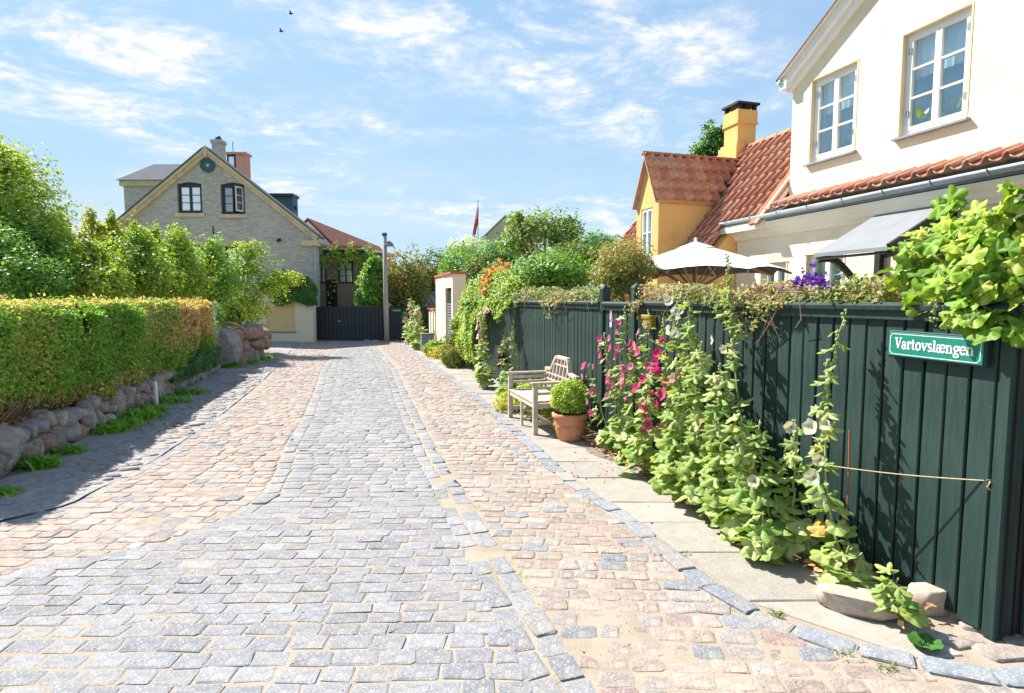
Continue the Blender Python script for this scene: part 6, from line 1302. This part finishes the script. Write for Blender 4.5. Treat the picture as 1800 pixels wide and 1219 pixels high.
def hollyhock(label, base, top, colour, nleaf, nfl, frange=(.45, .95), lsz=(.17, .06), seed=0, basal=8, nb=12, mid=None, group='hollyhocks along the fence', fsz=.046, away=True, ftop=True, yellow=0, bare=0.0):
    """base, top in (a,b,z) of the fence frame"""
    g = np.random.default_rng(1000 + seed); B0 = W(*base); T0 = W(*top); e = empty('hollyhock', B0, label, 'hollyhock', group)
    md = (B0 + T0) / 2 + (W(*mid) - (B0 + T0) / 2 if mid else vec_local(g.normal(0, .02) - .02, g.normal(0, .03), 0))
    ts = np.linspace(0, 1, 14); pts = np.array([(1 - t) ** 2 * B0 + 2 * t * (1 - t) * md + t * t * T0 for t in ts]); pts += g.normal(0, .004, pts.shape); pts[0] = B0
    S = lambda t: np.array([np.interp(t, ts, pts[:, k]) for k in range(3)])
    MB().tube(pts, np.interp(ts, [0, 1], [.011, .0035]), 7).build('stem', M['stem'], e, True)
    out0 = math.atan2(-NV[1], -NV[0])
    def put(nm, me, p, az, el, roll, s):
        yv = np.array([math.cos(az) * math.cos(el), math.sin(az) * math.cos(el), math.sin(el)]); zv = np.array([0, 0, 1.]) - yv * yv[2]; zv = zv / (np.linalg.norm(zv) + 1e-6)
        xv = np.cross(yv, zv); xr = xv * math.cos(roll) + zv * math.sin(roll); zr_ = np.cross(xr, yv); o = obj(nm, me, e); o.matrix_basis = basis(xr * s, yv * s, zr_ * s, p - B0)
    for k in range(int(basal * 1.0)):
        az = out0 + g.uniform(-1.7, 1.7); s = lsz[0] * g.uniform(.6, 1.05); me = HB[g.integers(4)]
        if k < yellow: me = HY[k % 2]
        put('leaf', me, S(g.uniform(.0, .16)) + np.array([0, 0, .02]), az, g.uniform(.15, 1.0), g.normal(0, .35), s)
    nleaf = int(nleaf * 1.8)
    for k in range(nleaf):
        t = .08 + .86 * (k / max(1, nleaf)) ** 1.15
        if t < bare: continue
        az = out0 + (g.uniform(-2.0, 2.0) if away else g.uniform(-3, 3)); s = np.interp(t, [0, .45, 1], [lsz[0], lsz[0] * .9, lsz[1] * 1.4]) * g.uniform(.6, 1.05)
        put('leaf', (HY[g.integers(2)] if (t < .35 and g.random() < .05) else (HB if t < .25 else HU)[g.integers(4)]), S(t), az, g.uniform(.05, .9), g.normal(0, .45), s)
    for k in range(nfl):
        t = frange[0] + (frange[1] - frange[0]) * (k + g.random()) / max(1, nfl); az = out0 + g.normal(0, .75); el = g.uniform(-.1, .5); d_ = np.array([math.cos(az) * math.cos(el), math.sin(az) * math.cos(el), math.sin(el)])
        me = FL[colour][g.integers(len(FL[colour]))]; o = obj('flower', me, e); x_ = norm(np.cross(d_, [0, 0, 1.])); y_ = np.cross(d_, x_); s = fsz * g.uniform(.75, 1.12); o.matrix_basis = basis(x_ * s, y_ * s, d_ * s, S(t) + d_ * g.uniform(.04, .15) + g.normal(0, .025, 3) - B0)
    nb = int(nb * 1.8)
    for k in range(nb):
        t = .55 + .45 * (k + .5) / nb; az = g.uniform(0, 6.28); d_ = norm(np.array([math.cos(az), math.sin(az), .7])); s = np.interp(t, [.5, 1], [.019, .010]); o = obj('bud', BUD, e); x_ = norm(np.cross(d_, [0, 0, 1.])); y_ = np.cross(d_, x_); o.matrix_basis = basis(x_ * s, y_ * s, d_ * s * 1.1, S(t) + d_ * (s + .006) - B0)
    return e
def HH(label, ub, ut, vt, b, bt, colour, **k):
    at_, zt_ = F(ut, vt, bt); gb_ = F(ub, 800, b)[0]; return hollyhock(label, (gb_, b, .0), (at_, bt, zt_), colour, **k)
HH('pink hollyhock nearest the terracotta pot, leaning left', 1080, 1034, 640, -.26, -.36, 'pink', nleaf=8, nfl=6, seed=1, basal=7, lsz=(.15, .06))
HH('tallest pink hollyhock in front of the garden gate', 1092, 1098, 538, -.22, -.24, 'pink', nleaf=16, nfl=13, seed=2, frange=(.42, .92), lsz=(.17, .06))
HH('pink hollyhock rising against the left gate post', 1108, 1062, 585, -.26, -.30, 'pink', nleaf=14, nfl=8, seed=3, frange=(.5, .97), lsz=(.16, .05))
HH('magenta hollyhock with low dark pink blooms', 1130, 1146, 640, -.36, -.42, 'magenta', nleaf=16, nfl=9, seed=4, frange=(.35, .95), lsz=(.17, .06), nb=8)
HH('pink hollyhock in front of the brass letter box', 1150, 1140, 545, -.24, -.20, 'pink', nleaf=16, nfl=7, seed=5, frange=(.5, .95), lsz=(.16, .05))
HH('pink-budded hollyhock between magenta and white blooms', 1185, 1165, 560, -.30, -.26, 'magenta', nleaf=20, nfl=6, seed=6, frange=(.4, .9), lsz=(.17, .05))
HH('white hollyhock blooming just below the fence cap', 1222, 1190, 530, -.24, -.22, 'white', nleaf=26, nfl=8, seed=7, frange=(.80, .97), lsz=(.19, .07))
HH('leafy budding hollyhock right of the white one', 1262, 1210, 520, -.30, -.24, 'white', nleaf=34, nfl=1, seed=8, frange=(.5, .55), lsz=(.18, .06), nb=30, basal=10)
HH('dense green hollyhock without blooms below the white one', 1240, 1232, 600, -.36, -.34, 'white', nleaf=34, nfl=0, seed=31, lsz=(.19, .08), nb=10, basal=8)
HH('bushy hollyhock with small pale buds left of the tall spire', 1282, 1268, 640, -.30, -.30, 'pale', nleaf=34, nfl=2, seed=32, frange=(.6, .9), lsz=(.19, .08), nb=14, basal=8)
HH('bushy hollyhock with pink blooms filling the gap behind the pink clump', 1120, 1120, 590, -.18, -.16, 'pink', nleaf=26, nfl=9, seed=41, frange=(.5, .97), lsz=(.18, .07), nb=14, basal=9)
HH('leafy hollyhock without blooms at the near foot of the tall spire', 1312, 1300, 720, -.42, -.46, 'white', nleaf=22, nfl=0, seed=42, lsz=(.19, .10), nb=6, basal=12)
HH('leafy pink-budded hollyhock between letter box and white blooms', 1205, 1200, 620, -.36, -.38, 'pink', nleaf=28, nfl=3, seed=43, frange=(.6, .95), lsz=(.19, .08), nb=12, basal=9)
HH('very tall slender bare hollyhock spire overtopping the fence', 1325, 1278, 447, -.24, -.16, 'cream', nleaf=18, nfl=2, seed=9, frange=(.62, .75), lsz=(.19, .045), nb=34, basal=10)
HH('short broad-leaved hollyhock in the middle of the bed', 1290, 1262, 700, -.36, -.40, 'pale', nleaf=22, nfl=2, seed=10, frange=(.4, .8), lsz=(.18, .08), nb=6, basal=12)
HH('spreading hollyhock with yellowed lower leaves', 1370, 1335, 740, -.34, -.42, 'cream', nleaf=20, nfl=1, seed=11, frange=(.5, .6), lsz=(.19, .07), nb=4, basal=16, yellow=3)
HH('short leaning hollyhock with one pale bud', 1405, 1398, 738, -.26, -.26, 'cream', nleaf=12, nfl=1, seed=12, frange=(.95, 1.), lsz=(.17, .06), nb=5, basal=10)
hollyhock('cream-yellow hollyhock leaning across the fence left of the sign', (F(1502, 1000, -.22)[0], -.24, 0), (F(1487, 545, -.14)[0], -.14, F(1487, 545, -.14)[1]), 'cream', nleaf=18, nfl=7, frange=(.34, .66), seed=13, lsz=(.15, .045), basal=5, nb=20, mid=(F(1415, 790, -.28)[0], -.30, .72), fsz=.047)
HH('low yellow-green hollyhock rosette at the pavement edge', 1345, 1340, 900, -.50, -.52, 'cream', nleaf=5, nfl=0, seed=14, lsz=(.18, .13), nb=0, basal=9, yellow=1)
HH('low hollyhock rosette beside the long stone block', 1500, 1490, 960, -.30, -.32, 'cream', nleaf=5, nfl=0, seed=15, lsz=(.15, .10), nb=0, basal=8)
hollyhock('small hollyhock seedling growing over the stone blocks', (F(1585, 1090, -.33)[0] - .02, -.33, .05), (F(1585, 1030, -.33)[0], -.36, .26), 'cream', nleaf=9, nfl=0, seed=16, lsz=(.11, .09), nb=0, basal=10)
HH('pale pink hollyhock in front of the far fence, left of the bench', 858, 845, 540, -.45, -.40, 'pale', nleaf=30, nfl=11, seed=17, lsz=(.22, .08), basal=14, frange=(.5, .95), fsz=.07)
HH('dark red hollyhock beside the far bench arm', 893, 886, 590, -.35, -.30, 'dark', nleaf=20, nfl=8, seed=18, lsz=(.18, .06), basal=10, frange=(.4, .8), nb=16)
HH('slender hollyhock climbing the fence behind the bench', 906, 903, 560, -.25, -.12, 'dark', nleaf=12, nfl=3, seed=19, lsz=(.17, .05), basal=8, frange=(.35, .6), nb=20)
for i, (ub, ut, vt, lb) in enumerate(((728, 715, 545, 'pale hollyhock leaning left, outermost of the far clump'), (735, 728, 522, 'tallest pale hollyhock of the far clump by the grey box'), (742, 742, 535, 'pale hollyhock of the far clump nearest the porch roof'))):
    hollyhock(lb, (F(ub, 610, -.5)[0] , -.5, 0), (F(ut, vt, -.5)[0], -.6, F(ut, vt, -.5)[1]), 'pale', nleaf=26, nfl=9, seed=20 + i, lsz=(.30, .12), basal=14, frange=(.45, .85), fsz=.08, nb=10)

# ---- grapevine over the fence corner
GLF = [lobed('leaf', 5, .34, 1.0, .35, tuple(np.array(t) * np.array([1.6, 1.45, 1.1])), .30, 60 + i, 34, .35) for i, t in enumerate([(.12, .24, .030), (.17, .29, .040), (.21, .31, .050), (.075, .17, .025), (.24, .31, .06), (.10, .20, .030)])]
def grapevine():
    e = empty('grapevine', W(.1, .1, FTOP), 'bright green grapevine hanging over the fence corner and sign', 'grapevine'); g = np.random.default_rng(77); E0 = pl(e)
    R_ = [((1640, 440), 3.35, .20, .16, 26), ((1600, 470), 3.4, .12, .13, 12), ((1690, 420), 3.2, .18, .17, 30), ((1750, 430), 3.0, .2, .2, 40), ((1790, 380), 2.9, .16, .18, 26), ((1730, 500), 2.95, .2, .15, 36), ((1660, 500), 3.2, .14, .13, 22), ((1790, 490), 2.85, .2, .18, 36), ((1720, 545), 2.9, .10, .07, 14), ((1785, 555), 2.8, .14, .08, 22), ((1860, 430), 2.8, .2, .25, 40), ((1675, 355), 3.4, .07, .07, 6), ((1640, 530), 3.2, .06, .08, 8)]
    for (uv, Y, r, rz, n) in R_:
        c = D(uv[0], uv[1], Y)
        for k in range(int(n * 1.9)):
            d_ = norm(g.normal(size=3)); p = c + d_ * np.array([r, r * .8, rz]) * g.uniform(.4, 1.05)
            nm = norm(np.array([-.55, -.25, .55]) + d_ * .5 + g.normal(0, .42, 3)); yv = norm(np.cross(nm, g.normal(size=3)) + np.array([-.2, -.2, -.9])); yv = norm(yv - nm * (yv @ nm)); xv = np.cross(yv, nm); s = g.uniform(.055, .125)
            o = obj('leaf', GLF[g.integers(6)], e); o.matrix_basis = basis(xv * s, yv * s, nm * s, p - E0)
    q = MB()
    for k in range(9):
        u0 = g.uniform(1650, 1830); P = [W(-.1, .25, FTOP - .2), D(u0 + 25, 490, 3.05), D(u0 + g.normal(0, 12), 465 + g.normal(0, 15), 3.1), D(u0 - 25, 455 + g.normal(0, 20), 3.12)]; q.tube(P, [.008, .006, .005, .002], 6)
    q.build('vine_stem', M['barewood'], e, True)
    for k in range(10):
        p = D(g.uniform(1620, 1790), g.uniform(430, 560), 2.85); P = [p + np.array([.02 * math.sin(t * 5) * t + t * .05, .01 * math.cos(t * 6), -.10 * t + .02 * math.cos(t * 6)]) for t in np.linspace(0, 1.2, 14)]; MB().tube(P, .0016, 4).build('tendril', M['stem'], e, True)
    gm = raw('grape', np.array([(math.sin(t) * math.cos(k * 1.047), math.sin(t) * math.sin(k * 1.047), math.cos(t)) for t in (.35, 1.0, 1.57, 2.1, 2.8) for k in range(6)]), [(j * 6 + k, j * 6 + (k + 1) % 6, (j + 1) * 6 + (k + 1) % 6, (j + 1) * 6 + k) for j in range(4) for k in range(6)] + [tuple(range(6)), tuple(range(24, 30))], M['stem'], None, True)
    for (u, v) in ((1690, 556), (1712, 563), (1640, 545)):
        c = D(u, v, 3.0)
        for k in range(26): t = g.random(); obj('grape', gm, e, c + np.array([g.normal(0, .016) * (1 - t * .6), g.normal(0, .016) * (1 - t * .6), .05 - .11 * t]) - E0, (0, 0, 0), [.0075] * 3)
grapevine()

# ---- low plants: shrubs at the far pillar, weeds, grass
plant('low_shrub', 'brown-topped low shrub at the far end of the fence', 'shrub', G(808, 642), [(*(G(808, 640) + np.array([0, .1, .5])), .42, .4, .5), (*(G(800, 645) + np.array([0, .0, .25])), .4, .35, .3)], 4200, .075, [((.05, .085, .02), 2), ((.10, .12, .03), 3), ((.17, .13, .05), 2)], 160, lump=.3)
plant('flowering_clump', 'yellow and orange flowering clump at the cream pillar foot', 'flowers', G(782, 632), [(*(G(782, 630) + np.array([0, 0, .18])), .42, .3, .26), (*(G(795, 638) + np.array([0, 0, .15])), .3, .25, .22)], 2600, .075, [((.10, .15, .025), 3), ((.20, .21, .03), 2), ((.42, .26, .03), 2), ((.45, .17, .03), 1)], 161, lump=.3)
plant('leafy_clump', 'low green leafy clump beside the grey box', 'plant', G(764, 626), [(*(G(766, 626) + np.array([0, 0, .2])), .4, .3, .28)], 1500, .09, GREEN_L, 162, lump=.3)
plant('leafy_clump', 'low leafy clump under the bench and behind its legs', 'plant', tuple(W(5.4, -.30)), [(*W(5.6, -.28, .16), .35, .3, .22), (*W(6.3, -.34, .22), .3, .3, .3), (*W(5.0, -.24, .12), .3, .2, .16)], 3600, .055, GREEN_L, 163, lump=.3)
plant('leafy_clump', 'yellow-green ground leaves beside the bench far leg', 'plant', tuple(W(6.5, -.62)), [(*W(6.5, -.6, .12), .3, .3, .18)], 1100, .06, GREEN_Y, 164, lump=.3)
def weed(label, p, r, h, n, seed, pal=GREEN_M, nm='weed'):
    g = np.random.default_rng(seed); e = empty(nm, p, label, 'weed', 'weeds at the wall foot and joints'); P = np.array(p) + np.stack([g.normal(0, r * .5, n), g.normal(0, r * .4, n), np.zeros(n)], -1)
    az = g.uniform(0, 6.28, n); yd = norm(np.stack([np.cos(az) * .6, np.sin(az) * .6, g.uniform(.4, 1.2, n)], -1)); nrm = norm(np.cross(yd, np.cross([0, 0, 1.], yd)) * -1 + 1e-3); obj('blades', leaf_mesh('blades', P - np.array(p), yd, nrm, h * g.uniform(.5, 1.2, n), palette(pal, P, seed, 6), BLADE, 'leaf', 2.2), e)
WD = [(68, 826, .10, .16, 'nearest to the big left stone'), (120, 800, .10, .13, 'second from the left edge'), (190, 762, .16, .15, 'left of the broad green row'), (215, 752, .16, .16, 'at the foot of the pale round stone'), (240, 738, .20, .2, 'tallest in the row by the wall'), (262, 726, .18, .16, 'before the pale upright stake'), (297, 710, .22, .16, 'right of the pale upright stake'), (330, 694, .22, .15, 'near the far stones under the hedge'), (405, 648, .22, .15, 'at the near foot of the boulder wall'), (432, 641, .3, .16, 'in the middle of the boulder wall foot'), (458, 632, .3, .18, 'at the far corner of the boulder wall'), (8, 872, .10, .08, 'flat on the dark verge at the left edge')]
for i, (u, v, r, h, lb) in enumerate(WD): weed('green weed tuft ' + lb, G(u, v) + np.array([0, 0, .02]), r * 1.3, h, 260, 200 + i, [((.05, .12, .015), 2), ((.08, .17, .02), 3), ((.11, .21, .025), 2)])
for i, (u, v, lb) in enumerate(((1565, 1178, 'grass tuft between kerb stones below the stone blocks'), (1290, 1062, 'grass sprig at the kerb near the big pale slab'), (1365, 1080, 'grass sprig between kerb and cobbles'), (1200, 975, 'grass sprig at the kerb beside the yellowed leaves'), (1480, 1150, 'small grass sprig in the cobbles near the corner'), (830, 716, 'dry grass patch in the right cobbles before the bench'), (860, 728, 'dry grass patch closest to the bench leg'))):
    weed(lb, G(u, v) + np.array([0, 0, -.008]), .045 if v > 800 else .22, .04 if v > 800 else .04, 45 if v > 800 else 200, 230 + i, [((.06, .09, .02), 2), ((.09, .11, .025), 2), ((.12, .11, .04), 1)], 'grass_tuft')
# clover-like seedling
pc_ = G(1625, 1140); e = empty('seedling', pc_, 'small round-leaved seedling at the kerb below the corner', 'plant')
RL = lobed('leaf', 3, .12, 1.0, .55, (.07, .20, .04), .12, 90, 20)
for k in range(8):
    az = k * .8; s = .065; o = obj('leaf', RL, e); o.matrix_basis = basis(np.array([math.sin(az), -math.cos(az), 0]) * s, norm(np.array([math.cos(az), math.sin(az), .5])) * s, norm(np.array([-math.cos(az) * .4, -math.sin(az) * .4, 1])) * s, (0, 0, .01))
# moss and thin grass in the joints
def joint_grass():
    g = np.random.default_rng(99); P = []
    def along(PL, off, n, sp, y1):
        for _ in range(n):
            y = 2.2 + (y1 - 2.2) * g.random() ** 1.7
            if math.sin(y * 4.3 + off * 9) + g.normal(0, .6) < .1: continue
            P.append((np.interp(y, PL[:, 1], PL[:, 0]) + off + g.normal(0, sp), y, -.010))
    along(CR, .0, 1500, .014, 7); along(CR, -.145, 700, .012, 6); along(CL, .15, 300, .012, 9); along(KB, -.08, 500, .015, 14); along(KB, .08, 700, .02, 14)
    for _ in range(900): y = 2.3 + 5 * g.random() ** 1.5; P.append((g.uniform(-y * .9, fKB(y)), y, -.012))
    for _ in range(500): y = 12 + 9 * g.random(); P.append((fKB(y) - abs(g.normal(0, .35)), y, -.006))
    P = np.array(P); n = len(P); rep = 4; P = np.repeat(P, rep, 0) + g.normal(0, .008, (n * rep, 3)) * np.array([1, 1, 0]); az = g.uniform(0, 6.28, len(P)); yd = norm(np.stack([np.cos(az), np.sin(az), g.uniform(.2, 1, len(P))], -1)); nrm = norm(np.cross(yd, np.cross([0, 0, 1.], yd)) * -1 + 1e-3)
    o = obj('joint_grass', leaf_mesh('joint_grass', P, yd, nrm, .022 * g.uniform(.5, 1.5, len(P)), palette([((.09, .10, .025), 2), ((.14, .125, .04), 3), ((.07, .10, .025), 2)], P, 99, 2), BLADE, 'leaf', 1.6)); tag(o, 'thin moss and grass growing in the paving joints', 'grass', None, 'stuff')
joint_grass()
def grit():
    g = np.random.default_rng(95); n = 1600; y = 2.1 + 7.5 * g.random(n) ** 1.8; x = np.where(g.random(n) < .62, g.uniform(0, 1, n) * (fKB(y) - fCR(y)) + fCR(y) + g.normal(0, .06, n), g.uniform(-y * .92, fKB(y) + .7)); s_ = g.uniform(.0015, .004, n) * np.where(g.random(n) < .06, 1.8, 1)
    T = np.array([(1, 0, 0), (-.5, .87, 0), (-.5, -.87, 0), (.1, 0, .9), (0, 0, -.6)]); Fc = np.array([(0, 1, 3), (1, 2, 3), (2, 0, 3), (1, 0, 4), (2, 1, 4), (0, 2, 4)]); an = g.uniform(0, 6.28, n); c, s2 = np.cos(an), np.sin(an)
    V = np.stack([x[:, None] + s_[:, None] * (T[:, 0] * c[:, None] - T[:, 1] * s2[:, None]) * 1.2, y[:, None] + s_[:, None] * (T[:, 0] * s2[:, None] + T[:, 1] * c[:, None]), np.broadcast_to(T[:, 2], (n, 5)) * s_[:, None] + .0035], -1)
    col = np.array([(.44, .35, .25), (.52, .44, .34), (.34, .27, .20), (.46, .43, .40)])[g.integers(4, size=n)]
    tag(obj('loose_grit', raw('loose_grit', V.reshape(-1, 3), (Fc[None] + (np.arange(n) * 5)[:, None, None]).reshape(-1, 3), M['cobble'], np.repeat(col, 5, 0))), 'loose sandy grit scattered over the cobbles', 'grit', None, 'stuff')
grit()
# dry leaf litter in the bed and on the hedge bank, and fallen petals
def litter():
    g = np.random.default_rng(98); n = 900; a = g.uniform(.2, 4.4, n); b = -.08 - .34 * g.random(n); P = LF(np.stack([b, a, .045 + .03 * g.random(n)], -1)); n2_ = 1500; a = g.uniform(4.4, 11, n2_); P2 = LF(np.stack([WF(a) - .22 - .2 * g.random(n2_), a, .41 + .05 * g.random(n2_)], -1)); P = np.vstack([P, P2]); az = g.uniform(0, 6.28, len(P)); yd = np.stack([np.cos(az), np.sin(az), g.normal(0, .3, len(P))], -1); nrm = norm(np.tile([0, 0, 1.], (len(P), 1)) + g.normal(0, .5, P.shape))
    tag(obj('leaf_litter', leaf_mesh('leaf_litter', P, norm(yd), nrm, .05 * g.uniform(.5, 1.3, len(P)), palette([((.22, .13, .07), 2), ((.34, .20, .11), 2), ((.16, .09, .05), 2)], P, 98, 4), LEAF4, 'leaf')), 'dry brown leaf litter on the planted earth', 'leaf litter', None, 'stuff')
litter()
def petals():
    g = np.random.default_rng(97); n = 60; P = []
    for _ in range(n):
        u, v = (g.uniform(1000, 1090), g.uniform(795, 850)) if g.random() < .75 else (g.uniform(1040, 1330), g.uniform(850, 1000)); p = G(u, v); P.append((p[0], p[1], .012))
    P = np.array(P); az = g.uniform(0, 6.28, n); yd = np.stack([np.cos(az), np.sin(az), g.normal(0, .15, n)], -1); nrm = norm(np.tile([0, 0, 1.], (n, 1)) + g.normal(0, .3, (n, 3))); tag(obj('fallen_petals', leaf_mesh('fallen_petals', P, norm(yd), nrm, .024 * g.uniform(.6, 1.3, n), np.array([(.5, .05, .16)] * n), LEAF4, 'petal', 1.6)), 'scattered pink petals on the pavement before the bench', 'petals', None, 'stuff')
petals()
# house plants inside the upper windows
for i, (w, lb, h) in enumerate(((w2, 'leafy pot plant inside the right upper window', .36), (w1, 'small pot plant inside the left upper window', .26))):
    for j, fr in enumerate((.72, .30)):
        a = w[0] + (w[1] - w[0]) * fr; b = 4.0 + .30; z0 = w[2] + .02
        e = empty('pot_plant', W(a, b, z0), lb + (', left pane' if j == 0 else ', right pane'), 'pot plant', 'window pot plants'); MB().lathe([(0, 0), (.05, 0), (.065, .12), (.055, .12), (0, .11)], W(a, b, z0), 14).build('pot', M['white'], e, True)
        g = np.random.default_rng(300 + i * 2 + j); n = 40; az = g.uniform(0, 6.28, n); yd = norm(np.stack([np.cos(az), np.sin(az), g.uniform(.4, 1.6, n)], -1)); P = np.tile(W(a, b, z0 + .12), (n, 1)) + g.normal(0, .015, (n, 3)); nrm = norm(np.cross(yd, np.cross([0, 0, 1.], yd)) * -1 + 1e-3); obj('leaves', leaf_mesh('leaves', P - pl(e), yd, nrm, h * g.uniform(.5, 1, n), palette(GREEN_L, P, 300, 5), LEAF6, 'leaf', .7), e)
